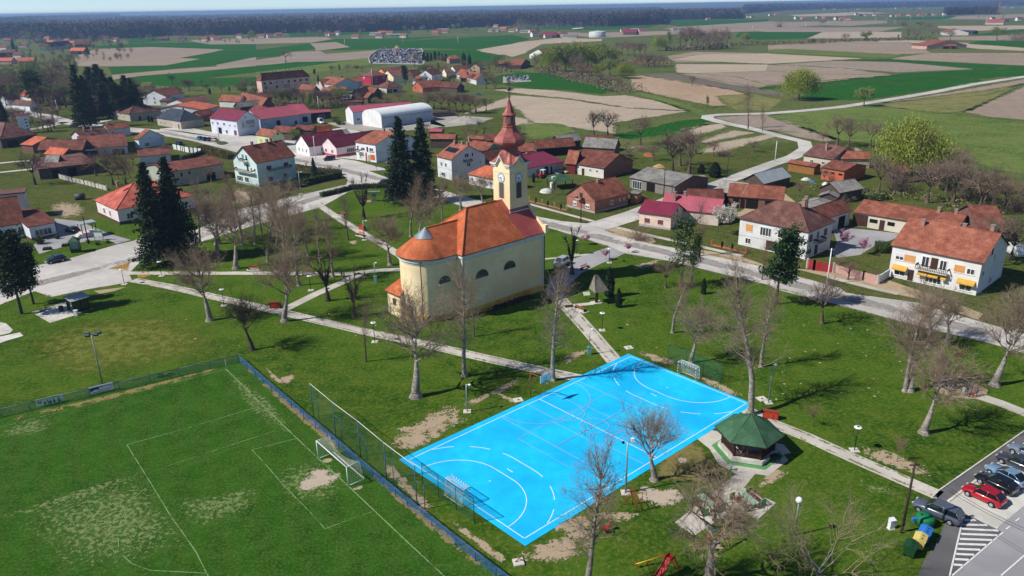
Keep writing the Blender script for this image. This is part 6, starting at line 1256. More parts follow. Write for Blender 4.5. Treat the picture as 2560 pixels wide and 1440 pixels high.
# ---------------- the trees one can tell apart: style, foot, tip (pixels), label, width ----------------
for a in [
('poll',(525,801),(500,590),'pale twin stemmed tree standing alone on the lawn left of the long path'),
('polld',(631,875),(612,715),'dark trunked bare tree beside the corner of the blue fence'),
('poll',(712,803),(662,600),'leaning pale bare tree where two concrete paths meet'),
('knob',(820,752),(803,612),'dark cut back lime tree below the middle path, larger of the two'),
('knob',(886,792),(874,655),'dark knobby lime tree just left of the church apse'),
('poll',(1040,992),(985,690),'big leaning plane tree with white roots in front of the church apse'),
('tall',(1161,941),(1148,640),'tall straight bare tree in front of the church wall'),
('pop',(1185,842),(1172,690),'slim bare tree close to the church wall'),
('pop',(915,904),(905,735),'thin young tree with reddish twigs left of the big leaning plane'),
('tall',(1383,951),(1366,640),'tall bare tree beside the basketball hoop casting its shadow on the blue court'),
('tall',(1463,1505),(1437,1035),'nearest tall bare tree with its foot below the blue court corner'),
('poll',(1636,1200),(1628,985),'twin trunked bare tree at the court edge beside the tall lamp'),
('poll',(1773,1452),(1745,1120),'bare tree with upright twigs growing in front of the picnic tables'),
('wide',(2035,1475),(2030,1195),'low wide spreading bare tree at the bottom right lawn'),
('tall',(1876,1036),(1858,610),'tallest plane tree directly behind the green gazebo roof'),
('poll',(1727,907),(1722,735),'bare forked tree behind the far handball goal'),
('tall',(1681,832),(1690,640),'slim pale trunked tree left of the far goal net'),
('tall',(1902,917),(1880,690),'bare tree just behind the tallest plane tree'),
('round',(2054,809),(2062,680),'single small bare tree on the lawn beside the right hand road'),
('tall',(2262,978),(2262,690),'old plane tree with white foot and twin trunk on the right lawn'),
('poll',(2275,978),(2318,760),'leaning second trunk rising from the foot of the old twin plane'),
('poll',(2309,1083),(2310,830),'bare plane tree in front of the wooden climbing beams'),
('poll',(2486,963),(2512,700),'broad pollarded plane at the right edge behind the children'),
('poll',(2322,868),(2335,680),'thick reddish pollarded tree at the kerb, left of two'),
('poll',(2368,852),(2388,720),'thick reddish pollarded tree at the kerb, right of two'),
('small',(2033,1067),(2038,1002),'young tree with dark red crown and white stake behind the gazebo'),
('small',(2242,1154),(2256,1080),'young tree with dusky red crown on the bare soil patch'),
('pinet',(1702,722),(1688,535),'thin tall pine with ragged crown beside the road'),
('pine',(1940,760),(1958,548),'dense dark pine in front of the white hipped house'),
('bud',(1729,710),(1735,560),'mottled trunk tree with first leaves right of the thin pine'),
('round',(1664,720),(1660,640),'thin drooping bare tree left of the thin pine'),
('knob',(1430,685),(1424,550),'black knobby lime tree beside the silver car'),
('pink',(1571,632),(1571,607),'little pink blossom tree by the road corner'),
('pink',(1514,650),(1512,622),'little pink blossom tree beside the driveway lamp'),
('pink',(1466,612),(1461,585),'pink blossom tree behind the black lime'),
('thuja',(1546,768),(1544,720),'rounded dark yew bush right of the shingled shrine'),
('thuja',(1523,742),(1519,668),'dark pointed yew behind the shingled shrine'),
('thuja',(1758,735),(1758,694),'low dark yew in the shade beside the road pines'),
('knob',(909,546),(896,425),'tall black cut lime tree beside the stone memorial'),
('tall',(1027,592),(1008,418),'slender brown bare tree in front of the spruce pair'),
('tall',(1107,560),(1090,425),'pale trunk tree behind the church roof ridge'),
('poll',(975,663),(962,512),'double trunk bare tree beside the diagonal path left of the apse'),
('poll',(1152,527),(1152,418),'bare pollarded tree behind the nave ridge, left of three'),
('poll',(1207,507),(1192,425),'bare pollarded tree behind the nave ridge, middle of three'),
('pop',(1232,505),(1222,425),'bare thin tree touching the left side of the clock tower'),
('tall',(670,654),(655,468),'tall leaning bare tree of the left park, nearest the road corner'),
('tall',(717,693),(690,475),'tall bare tree whose foot touches the middle path by the red bench'),
('tall',(747,714),(712,500),'tall leaning bare tree just below the middle path'),
('tall',(833,692),(838,498),'tall upright bare tree right of the path bench'),
('tall',(800,655),(790,500),'tall bare tree behind the black cut lime'),
('tall',(770,640),(758,492),'slim bare tree in the middle of the left park'),
('tall',(694,618),(676,450),'bare tree with pale scar on its trunk in the left park'),
('tall',(500,606),(472,425),'bare tree at the road edge right of the twin spruces'),
('tall',(606,612),(596,430),'bare tree beside the parked white car, left of the pair'),
('tall',(638,610),(612,440),'bare tree beside the parked white car, right of the pair'),
('poll',(590,672),(560,485),'forked bare tree on the left park lawn behind the path'),
('poll',(545,640),(525,480),'bare tree between the road and the forked tree'),
('small',(751,588),(750,548),'tiny sapling in the middle of the left park lawn'),
('spruce',(400,662),(347,403),'left one of the tall dark twin spruces by the square'),
('spruce',(450,648),(392,390),'right one of the tall dark twin spruces by the square'),
('pined',(54,785),(22,565),'dark ragged spruce at the left edge beside the bus shelter'),
('pined',(84,760),(58,600),'second dark ragged conifer just behind the left edge spruce'),
('spruce',(1008,510),(1003,288),'left dark spruce of the pair behind the memorial'),
('spruce',(1060,505),(1052,292),'right dark spruce of the pair behind the memorial'),
('bluespruce',(787,450),(787,393),'small blue spruce inside the hedged garden'),
('small',(827,432),(822,405),'small cut street tree beside the hedge, nearer the black car'),
('small',(766,424),(763,398),'small cut street tree beside the hedge, left one'),
('spruce',(212,320),(216,158),'tall dark conifer standing on the corner of the side roads'),
('spruce',(262,285),(252,158),'dark pine behind the corner conifer'),
('spruce',(325,282),(320,186),'broad dark pine left of the beige hipped house'),
('spruce',(292,285),(292,190),'dark pine in the middle of the churchyard grove'),
('spruce',(240,280),(234,165),'dark conifer in the grove, just right of the corner conifer'),
('pine',(90,265),(85,170),'dark pine behind the transformer tower'),
('spruce',(12,315),(6,235),'dark spruce at the left edge above the hipped barn'),
('spruce',(35,128),(33,96),'round dark spruce among the far left farms'),
('spruce',(220,136),(217,111),'dark spruce beside the far bright red barn'),
('popr',(108,322),(92,200),'leaning bare tree on the verge left of the side road'),
('popr',(137,322),(130,215),'slim bare tree beside the leaning one on the verge'),
('round',(172,197),(162,126),'big round bare oak at the field edge on the left'),
('roundd',(88,462),(76,368),'dark bare tree in front of the plank barn'),
('roundd',(283,463),(280,380),'dark twiggy fruit tree behind the concrete wall, left one'),
('roundr',(315,460),(316,385),'twiggy fruit tree behind the concrete wall, right one'),
('roundr',(240,440),(248,375),'small fruit tree beside the plank barn corner'),
('roundd',(402,362),(405,335),'dark bare shrub tree behind the white gabled farmhouse'),
('spruce',(500,430),(492,398),'small fir in front of the mossy long house'),
('pop',(480,445),(478,395),'bare tree in front of the mossy long house, left one'),
('pop',(560,455),(556,400),'bare tree in front of the mossy long house, right one'),
('budo',(738,352),(737,318),'olive bush tree beside the purple roofed cottage'),
('round',(715,157),(706,118),'lone yellowish tree in the field above the apartment block'),
('round',(1037,168),(1030,124),'large bare tree in front of the hillside graves'),
('pined',(1014,213),(1012,161),'big dark pine in the middle of the distant houses'),
('spruce',(857,216),(855,188),'dark spruce beside the pale blue side house'),
('pined',(787,190),(786,172),'round dark tree right of the apartment block'),
('spruce',(796,206),(796,186),'small cypress in front of the round dark tree'),
('roundd',(1125,228),(1120,180),'dark round bare tree above the orchard row'),
('roundr',(1215,223),(1214,165),'large reddish bare tree beside the little graveyard'),
('roundr',(1237,223),(1236,182),'rust red bare tree beside the large reddish one'),
('round',(997,250),(997,228),'rounded bush tree behind the storage hall roof, left'),
('round',(1028,253),(1028,232),'rounded bush tree behind the storage hall roof, right'),
('roundd',(1485,342),(1480,268),'dark bare tree by the allotments, left of twins'),
('roundd',(1519,343),(1518,266),'dark bare tree by the allotments, right of twins'),
('round',(1601,363),(1598,280),'pale open bare tree beside the wavy fields'),
('roundd',(1681,428),(1672,322),'large bare walnut behind the grey garage'),
('round',(1722,436),(1726,305),'tall bare tree behind the round evergreen bushes'),
('round',(1700,415),(1698,310),'bare tree between the walnut and the tall bare tree'),
('pop',(1870,322),(1867,195),'tall slim bare tree at the bend of the field road'),
('pop',(1906,328),(1905,252),'shorter slim bare tree at the bend of the field road'),
('popr',(1868,415),(1872,370),'knobbly small tree in the striped gardens'),
('thuja',(1786,443),(1785,404),'round evergreen bush in the garden, right one'),
('thuja',(1753,434),(1752,410),'round evergreen bush in the garden, left one'),
('thuja',(1334,456),(1334,432),'clipped dark thuja beside the red tractor'),
('willow',(1996,250),(2002,163),'lone round willow in the green field'),
('bud',(2159,266),(2160,214),'slim budding tree beside the field road'),
('willow',(2265,445),(2265,274),'huge yellow green weeping willow behind the farmyard'),
('round',(2092,365),(2085,272),'pale bare tree left of the huge willow, first of three'),
('round',(2120,368),(2122,285),'pale bare tree left of the huge willow, second of three'),
('round',(2176,368),(2182,288),'pale bare tree left of the huge willow, third of three'),
('roundr',(2056,360),(2050,322),'small twiggy tree at the soil strip end'),
('round',(2317,508),(2322,380),'large bare ash right of the farmyard'),
('round',(2382,507),(2386,385),'dense bare ash second right of the farmyard'),
('round',(2195,485),(2190,372),'bare walnut tree beside the black boarded shed'),
('pop',(2477,540),(2484,385),'bare poplar group at the right, slimmer one'),
('round',(2446,532),(2440,395),'bare tree right of the farmyard with pale limbs'),
('round',(2400,470),(2405,370),'bare tree behind the ashes'),
('round',(1997,492),(1995,448),'small round fruit tree on the farm lawn'),
('whiteb',(2137,412),(2134,368),'white blossoming tree behind the orange block shed'),
('whiteb',(2262,445),(2262,418),'white blossoming tree among the bare ashes'),
('whiteb',(1806,592),(1800,500),'silvery white blossoming tree beside the pink cottage'),
('pink',(2110,622),(2110,572),'magenta blossom tree by the yard, nearer the balcony'),
('pink',(2158,638),(2156,592),'magenta blossom tree by the yard, further right'),
('popr',(1748,640),(1746,470),'pinkish bare tree over the burgundy sheet roof'),
('roundd',(2525,650),(2530,535),'dark bare tree behind the long orange roof'),
('round',(2490,665),(2500,520),'twiggy bare tree at the right edge'),
('round',(1150,300),(1150,282),'small bare tree beside the gravel heap'),
('round',(1165,345),(1165,312),'bare bush tree by the allotment behind the tower, left'),
('round',(1190,347),(1190,318),'bare bush tree by the allotment behind the tower, right'),
('budo',(1925,272),(1920,235),'shaggy olive bush tree above the reed bed') if 0 else ('budo',(1768,270),(1764,235),'shaggy olive bush tree above the reed bed'),
('round',(1730,215),(1728,185),'broken bare tree in the reed bed'),
('willow',(1646,127),(1642,84),'fresh green willow left of the far grey copse'),
('bud',(1672,128),(1668,70),'tall budding poplar beside the fresh green willow'),
('willow',(1862,104),(1862,79),'small green willow right of the far grey copse'),
('willow',(630,95),(630,72),'small yellow willow before the dark forest, left'),
('willow',(800,93),(800,73),'small yellow willow before the dark forest, right'),
('willow',(80,98),(80,72),'small yellow willow at the far left forest edge'),
('whiteb',(326,95),(326,82),'tiny white blossoming tree at the far forest edge'),
('bud',(1960,760),(1960,720),'') if 0 else ('roundr',(2120,700),(2128,650),'thin leafless street tree in front of the pink garden wall'),
('popr',(1905,700),(1898,600),'slim bare tree left of the dense dark pine'),
('round',(2530,800),(2535,700),'bare shrub tree beside the road at the right edge'),
('bush',(221,606),(221,596),'round clipped shrub on the verge, left of three'),
('bush',(244,613),(244,602),'round clipped shrub on the verge, middle of three'),
('bush',(270,608),(270,597),'round clipped shrub on the verge, right of three'),
('bush',(100,610),(98,585),'dark clipped shrub at the school window'),
('bush',(144,597),(144,584),'round clipped shrub at the school corner'),
('bush',(839,306),(838,290),'dark shrub left of the industrial hall, largest'),
('bush',(849,312),(849,296),'dark shrub left of the industrial hall, middle'),
('bush',(860,312),(860,303),'dark shrub left of the industrial hall, smallest'),
('bush',(1114,472),(1114,462),'round dark shrub by the pavement left of the tower'),
('bush',(2206,632),(2208,602),'large green shrub beside the long white house'),
('thorn',(2100,660),(2105,632),'yellowish bare shrub behind the pink garden wall'),
('redbush',(2128,675),(2128,655),'rusty bare shrub behind the pink garden wall'),
('thorn',(2190,690),(2190,665),'bare shrub at the corner of the garden wall'),
('bush',(2208,497),(2205,470),'green shrub below the bare walnut'),
('redbush',(2395,890),(2395,865),'dark red leaved shrub on the right lawn'),
('thorn',(1595,600),(1590,540),'thorny hedge shrub at the side street corner'),
('thorn',(1625,560),(1625,510),'thorny hedge shrub further up the side street'),
]:
    st,b,t_,lab=a[:4]; tree(st,b,t_,lab,1.2 if st=='willow' and b[1]>200 else 2.3 if lab.startswith('round evergreen') else 1.7 if lab[:9] in ('dark pine','broad dar','dark coni') else 1.)
# groups nothing tells apart
def cl(seed,n,x0,y0,x1,y1,h0,h1):
    r=random.Random(seed); return [(x,y,y-r.uniform(h0,h1)) for x,y in ((r.uniform(x0,x1),r.uniform(y0,y1)) for _ in range(n))]
ORD='first second third fourth fifth sixth seventh eighth ninth tenth eleventh twelfth thirteenth'.split()
def nth(i,n):
    if n>25: return ''
    if i==0: return ', leftmost'
    if i==n-1: return ', rightmost'
    return f', {ORD[i]} from the left' if i<=n/2 else f', {ORD[n-1-i]} from the right'
def row(st,pts,label,grp,seed=1):
    random.seed(seed); pts=sorted(pts)
    for i,(x,y,top) in enumerate(pts): s=st if isinstance(st,str) else st[i%len(st)]; tree(s,(x,y),(x+random.uniform(-3,3),top),label+nth(i,len(pts)),grp=grp,var=i%3,wid=1.25)
row(('round','roundr','roundd'),[(1070,274,222),(1085,272,214),(1105,279,224),(1122,281,226),(1140,281,222),(1158,283,226),(1175,284,228),(1190,283,232),(1215,278,240)],'bare tree of the row behind the white storage hall','trees behind the storage hall')
row(('round','roundd','round','bud'),[(668,254,222),(690,262,212),(706,262,218),(725,262,214),(742,268,214),(758,272,220),(775,274,222),(792,272,214),(808,270,218),(826,266,216),(845,262,214),(862,258,218),(652,250,225),(880,256,232),(900,262,238),(940,262,240)],'bare orchard tree behind the burgundy sheet roofs','orchard trees behind the burgundy roofs',2)
row('thuja',[(1060,152,128),(1069,154,131),(1078,152,132),(1088,150,127),(1098,150,129),(1107,152,133),(1115,154,133),(1160,162,131),(1174,161,136)],'dark pointed cypress beside the hillside cemetery','cypresses by the cemetery',3)
row(('bud','budo','willow','bud'),[(1375,178,122),(1392,180,104),(1412,182,102),(1430,172,98),(1450,168,102),(1470,168,106),(1488,165,100),(1505,166,106),(1522,172,114),(1478,190,150),(1500,200,152),(1545,190,142),(1560,196,152),(1352,170,126),(1525,190,140)],'yellow green budding tree in the willow wood','budding trees of the willow wood',4)
row(('round','roundr','popr'),[(1340,174,135),(1385,184,150),(1435,200,138),(1455,205,150),(1475,208,165),(1500,212,175),(1520,215,185),(1545,222,190),(1560,228,200),(1445,190,128),(1540,140,98),(1555,138,96),(1570,140,98),(1585,142,98),(1600,142,100),(1612,144,104),(1590,168,132),(1605,168,130),(1620,168,130),(1635,168,128),(1650,168,130),(1660,166,136)],'bare grey tree in the willow wood','bare trees of the willow wood',5)
row(('popr','round','roundr','popr'),[(1700,124,68),(1714,124,62),(1728,123,56),(1742,124,62),(1756,124,66),(1772,124,74),(1788,124,62),(1802,122,60),(1816,121,66),(1735,126,84),(1765,126,84),(1795,126,84)],'bare tree of the far grey copse','trees of the far grey copse',6)
row(('round','bud','thorn','round'),[(1920,112,100),(1945,110,98),(1970,110,100),(2000,108,96),(2030,109,94),(2055,108,92),(2075,108,96),(2112,106,80),(2165,104,74),(2190,104,94),(2220,102,92),(2238,102,93),(2245,101,84),(2270,100,64),(2290,99,68),(2330,96,62),(2375,101,72),(2492,101,63),(2545,103,66),(2257,64,40),(2320,66,45),(1950,68,48),(2300,70,50)],'round hedgerow tree along the far ditch','hedgerow trees along the far ditch',7)
row(('roundd','round','popr'),[(30,190,150),(55,200,148),(75,215,160),(105,200,150),(130,190,140),(60,240,200),(110,250,205),(150,255,200),(165,270,215),(180,245,190),(330,225,190),(355,230,185),(380,240,205),(345,250,215),(365,262,222),(300,190,165),(425,195,178),(20,230,190)],'bare tree among the farmyards at the upper left','bare trees at the upper left',8)
row('thuja',[(373,305,288),(381,306,290),(506,312,292),(478,285,272),(488,286,274),(525,235,219)],'narrow clipped thuja beside the bungalows','thujas beside the bungalows',9)
row(('round','bud'),[(595,228,205),(575,235,212),(605,238,212),(555,232,208),(620,215,190),(640,225,200),(830,185,160),(850,182,158),(870,180,158),(890,178,160),(905,180,162),(1080,190,155),(1095,188,152),(1060,190,158),(1110,188,158),(1240,158,135),(1255,158,136)],'twiggy bare tree at the edge of the upper village','twiggy trees at the village edge',10)
row(('round','roundr','thorn'),[(2060,455,420),(2230,470,400),(2250,480,415),(2345,470,395),(2365,480,400),(2425,500,410),(2460,510,420),(2510,520,430),(2540,525,440),(2300,440,360),(2350,430,350),(2380,430,352)],'bare tree in the thicket right of the farmyard','thicket right of the farmyard',11)
# hedges
def hedge(name,pts,w,h,label,mat=None):
    P=[G(*p) for p in pts]; o=thing(name,label,'hedge',P[0]); rng=np.random.default_rng(len(label)); V_=[]
    mb=MB()
    for a,b in zip(P,P[1:]):
        d=(b-a); L_=d.length; d.normalize(); n=V((-d.y,d.x,0)); q=[a-n*w*.42,b-n*w*.42,b+n*w*.42,a+n*w*.42]
        mb.prism([((p-P[0]).x,(p-P[0]).y) for p in q],.05,h*.93)
        for _ in range(int(L_*w*h*12+L_*34)):
            u=rng.random(); s=rng.random()
            if s<.4: x,z=(rng.random()-.5)*w,h*(1+.06*rng.normal())
            else: x,z=w*.5*(1 if s<.7 else -1)*(1+.1*rng.normal()),rng.random()*h
            p=a+d*(L_*u)+n*x-P[0]; V_.append((p.x,p.y,z))
    mb.build('hedge_core',mat or shr,o); v,f=leafcloud(V_,.3,rng); me=bpy.data.meshes.new('foliage'); me.from_pydata(v.tolist(),[],f.tolist()); me.materials.append(mat or shr); link('foliage',me,o)
hg=M('hedge_dark','2c3c1c','3c4a24',1.2,.9); hb=M('hedge_brown','5c5430','4c4828',1.2,.9)
hedge('hedge',tp(t11,[(230,480),(420,430),(620,380),(840,335)]),2.,1.9,'long dark clipped hedge in front of the mint house garden',hg)
hedge('hedge',tp(t11,[(380,250),(620,290),(850,310)]),1.6,1.6,'brownish hedge behind the blue spruce garden',hb)
hedge('hedge',tp(t11,[(650,530),(780,500),(925,462)]),1.3,1.2,'low hedge of the memorial garden along the road corner, left part',hg)
hedge('hedge',tp(t11,[(930,458),(1100,442),(1330,438)]),1.3,1.3,'low hedge of the memorial garden along the street, right part',hg)
hedge('hedge',[(505,376),(540,388),(578,398)],3.,1.8,'brown overgrown hedge left of the mint chalet',hb)
hedge('hedge',[(452,400),(478,394),(505,385)],1.3,1.2,'short green hedge behind the mossy long house',hg)
hedge('hedge',tp(t31,[(1065,1065),(1220,1075)]),2.2,1.8,'green hedge between the yard and the white house',hg)
row(('roundd','round','roundr','bud'),cl(1,44,0,200,200,262,34,62),'dark bare tree in the crowded gardens of the upper left','garden trees of the upper left',12)
row(('roundd','round','roundr'),cl(2,20,330,205,640,246,18,34),'bare tree along the back gardens below the wheat strips','back garden trees below the wheat strips',13)
row(('spruce','pined'),[(225,300,185),(275,295,170),(305,298,200),(340,296,192),(352,290,205),(250,270,175)],'dark conifer filling the grove by the beige house','conifer grove by the beige house',33)
row(('roundd','round'),cl(3,10,210,270,380,292,50,80),'bare tree in the conifer grove by the beige house','bare trees in the conifer grove',14)
row(('roundd','roundr','thorn'),cl(4,20,640,246,1000,285,14,34),'small bare tree between the barns of the upper village','small trees between the upper barns',15)
row(('round','roundd','thorn','bud'),cl(5,14,1060,318,1300,352,14,30),'twiggy tree in the allotments behind the tower','allotment trees behind the tower',16)
row(('roundd','roundr','round'),cl(6,16,1020,160,1340,235,16,34),'bare tree between the houses near the hillside cemetery','trees near the hillside cemetery',17)
row(('roundr','thorn','round'),cl(7,12,1540,372,1960,420,18,46),'bare tree in the gardens along the side lane','garden trees along the side lane',18)
row(('round','thorn','roundr'),cl(8,9,260,380,420,450,22,50),'brown fruit tree in the yard behind the twin spruces','fruit trees behind the twin spruces',19)
row(('thorn','round','bush'),cl(9,12,2050,470,2560,620,16,40),'shrubby tree behind the long orange roof','shrubby trees behind the long orange roof',20)
row(('poll','pop'),[(690,590,430),(720,560,440),(655,585,440),(545,610,450),(870,600,470),(1050,600,470),(1075,545,440),(735,640,500)],'further bare park tree crowding the left park','crowding trees of the left park',21)
# ---------------- helpers for small things ----------------
grym=M('galvanised','a4acb0','8c9498',2.,.45,metal=.5); blk=M('black_metal','1c1e20',None,rough=.5); wht=M('white_metal','e2e4e4',None,rough=.4); redm=M('red_metal','c02420','a41e1c',2.,.45); blum=M('blue_metal','2458b8','1e4ca4',2.,.45); yelm=M('yellow_metal','d8b420',None,rough=.45)
grnp=M('green_plastic','1f7a4c','1a6a42',1.,.5); dgr=M('dark_green_plastic','1e4a28','1a3e22',1.,.5); blup=M('blue_plastic','3478c8','2c6ab4',1.,.5); yelp=M('cream_yellow_plastic','d8c470','c8b260',1.,.5); bins=M('bin_red','c43c1c','a83418',1.,.6); woodb=M('brown_wood','5a3828','46281c',2.,.7); woodd=M('dark_stained_wood','3a2018','2c1812',2.,.7); plog=M('pole_wood','4a3a30','382c26',1.5,.9); grb=M('bench_green','4c9a54','3f8448',1.,.6); stone=M('memorial_stone','8a9486','747e72',1.,.7); rubber=M('tyre_rubber','16161a',None,rough=.8); rimm=M('wheel_rim','b4b8bc',None,rough=.35,metal=.6); wood2=M('bench_slat','a85a3c','8c4830',2.,.7)
glass_dark=M('tinted_glass','15191d','22282c',.6,.1,spec=.8)
def meshmat(k,c,wire=.06,cell=.5,alpha0=.0,rot=0.):
    """see-through wire or cord netting: UV in metres"""
    m=bpy.data.materials.new(k); MATS[k]=m; t,b=nt(m); uv=coord(t,'UV'); b.inputs['Base Color'].default_value=(*lin(c),1); b.inputs['Roughness'].default_value=.6
    s=t.nodes.new('ShaderNodeSeparateXYZ'); t.links.new(uv,s.inputs[0]); o=None
    for i in (0,1):
        f=math_(t,'FRACT',math_(t,'DIVIDE',s.outputs[i],cell)); g=math_(t,'LESS_THAN',f,wire/cell); o=g if o is None else math_(t,'MAXIMUM',o,g)
    t.links.new(math_(t,'MAXIMUM',o,alpha0),b.inputs['Alpha']); return m
net_w=meshmat('white_net','e4e6e6',.016,.16); net_f=meshmat('goal_net','d8d8c4',.022,.2); wire_b=meshmat('blue_wire','3c70b8',.018,.15); wire_g=meshmat('grey_wire','4a7a86',.026,.15); wire_gr=meshmat('green_wire','1e5a3c',.022,.14); net_d=meshmat('dark_green_net','24503c',.02,.2)
def pole(name,base,top,label,cat,h=None,r=.06,mat=None,head=None,group=None,foot=True):
    g=G(*base); hh=h or HG(base,top); o=thing(name,label,cat,g,0,group); mb=MB(); mb.cyl((0,0,0),(0,0,hh),r*1.25,r*.8,8); mb.build('pole',mat or grym,o)
    if foot: mb=MB(); mb.box(-.5,-.5,0,.5,.5,.07); mb.build('base_slab',conc2,o)
    return o,hh
lampw=M('lamp_glass','eef0f2',None,rough=.3)
for b,t_,lab in (((1505,826),(1504,783),'black pole lamp with white disc head right of the path to the court'),((560,764),(554,724),'black disc lamp below the long path near the left lawn'),((311,711),(304,674),'black disc lamp where the paths leave the square'),((404,690),(396,655),'black disc lamp under the twin spruces'),((937,855),(936,807),'black disc lamp in front of the big leaning plane'),((2136,1126),(2144,1069),'black disc lamp beside the soil patch right of the gazebo'),((1523,657),(1522,622),'black disc lamp beside the driveway'),((1442,637),(1442,601),'black disc lamp behind the black lime tree'),((777,726),(775,690),'black disc lamp below the path bench')):
    o,h=pole('street_lamp',b,t_,lab,'street lamp',r=.05,mat=blk,group='disc lamps in the park'); mb=MB(); mb.lathe([(0,h),(.42,h),(.45,h+.06),(.4,h+.1),(0,h+.14)],14); mb.build('lamp_head',lampw,o); mb=MB(); mb.lathe([(0,h+.15),(.16,h+.15),(0,h+.17)],8); mb.build('solar_cell',glass_dark,o)
for b,t_,lab,side,box in (((1168,1029),(1166,962),'grey lamp post with white head left of the blue court',.35,0),((1473,886),(1477,823),'grey lamp post with teal cabinet beside the path',.3,1),((911,600),(909,552),'grey lamp post beside the diagonal path bench',.7,0),((752,485),(747,430),'grey lamp post beside the road junction',.7,0),((939,706),(937,657),'grey lamp post with teal cabinet left of the apse',.3,1),((1932,1007),(1931,912),'grey lamp post with square slab right of the court corner',.3,0)):
    if lab.startswith('grey lamp post with square'): b=(1921,1007); 
    o,h=pole('street_lamp',b,t_,lab,'street lamp',r=.075,group='grey lamp posts',foot=not box); mb=MB(); mb.cyl((0,0,h),(side,0,h+.05),.04,.035,6); mb.ball((side+.1,0,h),.2,10,0,.7); mb.build('lamp_head',lampw,o)
    if box: mb=MB(); mb.box(-.28,-.2,0,.28,.2,1.2); mb.box(-.32,-.24,1.2,.32,.24,1.27); mb.build('cabinet',M('teal_cabinet','6ca49c','5c948c',1.,.6),o)
o,h=pole('street_lamp',(1564,1232),(1572,1104),'tall grey floodlight post beside the blue court','street lamp',r=.09); mb=MB(); mb.tube([(-.45,0,h-.1),(.45,.05,h)],.05); mb.build('cross_arm',grym,o); mb=MB(); mb.box(.35,-.15,h,.65,.15,h+.4); mb.build('lamp_head',lampw,o); mb=MB(); mb.box(-.6,-.12,h-.2,-.35,.12,h); mb.build('lamp_head',blk,o)
o,h=pole('street_lamp',(1986,1338),(1996,1250),'grey lamp post with white globe at the bottom right','street lamp',r=.08,foot=False); mb=MB(); mb.ball((0,0,h),.34,16); mb.build('lamp_globe',lampw,o)
o,h=pole('floodlight_mast',(256,959),(229,836),'tall thin mast with four dark floodlights behind the pitch fence','floodlight',r=.08,foot=False)
for k,(x,y) in enumerate(((-.75,.3),(.75,.5),(-.3,-.5),(.7,-.2))):
    mb=MB(); mb.tube([(0,0,h),(x,y,h+.1)],.04); mt=Matrix.Translation((x,y,h+.05))@Matrix.Rotation(.6,4,'X'); mb.box(-.32,-.12,-.22,.32,.12,.22,0,mt); mb.build('floodlight',M('lamp_housing','3c5054',None,rough=.4),o)
mb=MB(); mb.cyl((0,0,0),(0,0,1.8),.09,.09,8); mb.build('pole_foot',blk,o)
for b,t_,lab in (((2254,1331),(2290,1153),'tall dark wooden telegraph pole beside the recycling bins'),((1452,557),(1452,495),'wooden pole in front of the red brick cottage'),((1659,492),(1664,422),'wooden pole behind the magenta roofed cottage'),((1817,446),(1821,380),'thin wooden pole right of the evergreen bushes'),((222,611),(211,540),'wooden pole on the verge beside the green notice board'),((974,437),(966,371),'wooden pole with lamp by the spruce pair'),((250,308),(240,256),'pole with stork nest near the beige hipped house')):
    o,h=pole('telegraph_pole',b,t_,lab,'utility pole',r=.12,mat=plog,foot=False); mb=MB(); mb.box(-.5,-.05,h-.5,.5,.05,h-.38); mb.build('cross_arm',plog,o)
    if 'nest' in lab: mb=MB(); mb.lathe([(0,h),(.9,h+.3),(1.,h+.6),(0,h+.65)],10); mb.build('nest',twigd,o)
for b,t_,lab in (((1937,405),(1942,352),'white concrete pole by the lane bend'),((2067,712),(2074,620),'white concrete pole in front of the red gate'),((146,286),(140,250),'white concrete pole at the left side road'),((549,358),(545,300),'white concrete pole in the island before the hall'),((797,278),(796,240),'white concrete pole between the orchard trees'),((789,398),(785,340),'white pole in front of the purple roofed cottage'),((932,219),(925,172),'white pole beside the crimson house'),((278,455),(190,353),'')[:3] if 0 else ((198,360),(187,344),'short white pole by the mossy barn ridge')):
    o,h=pole('concrete_pole',b,t_,lab,'utility pole',r=.12,mat=wht,foot=False); mb=MB(); mb.box(-.6,-.04,h-.3,.6,.04,h-.2); mb.build('cross_arm',grym,o)
PX=[744,862,1007,1145,1695,1880,2013,2070,2110.5,2188,2216,2236,1955,2276,2306,2332,2357,2465,2110]
for q_,(x,y0,y1) in enumerate([(744,114,100),(862,112,99),(1007,108,88),(1145,108,91),(1695,94,72),(1880,80,64),(2013,70,56),(2070,66,52),(2110,62,50),(2188,56,44),(2216,56,44),(2236,62,50),(1955,71,60),(2276,50,38),(2306,48,38),(2332,46,37),(2357,45,36),(2465,62,45),(2110,45,36)]):
    o,h=pole('power_pole',(x,y0),(x,y1),'small white power pole standing in the far fields'+nth(sorted(range(19),key=lambda k:PX[k]).index(q_),19),'utility pole',r=.22,mat=wht,foot=False,group='power poles in the far fields')
mast,h=pole('radio_mast',(2495,36),(2497,4),'tall red and white radio mast on the far right horizon','mast',r=1.,mat=M('mast_red','b84838',None,rough=.6),foot=False)
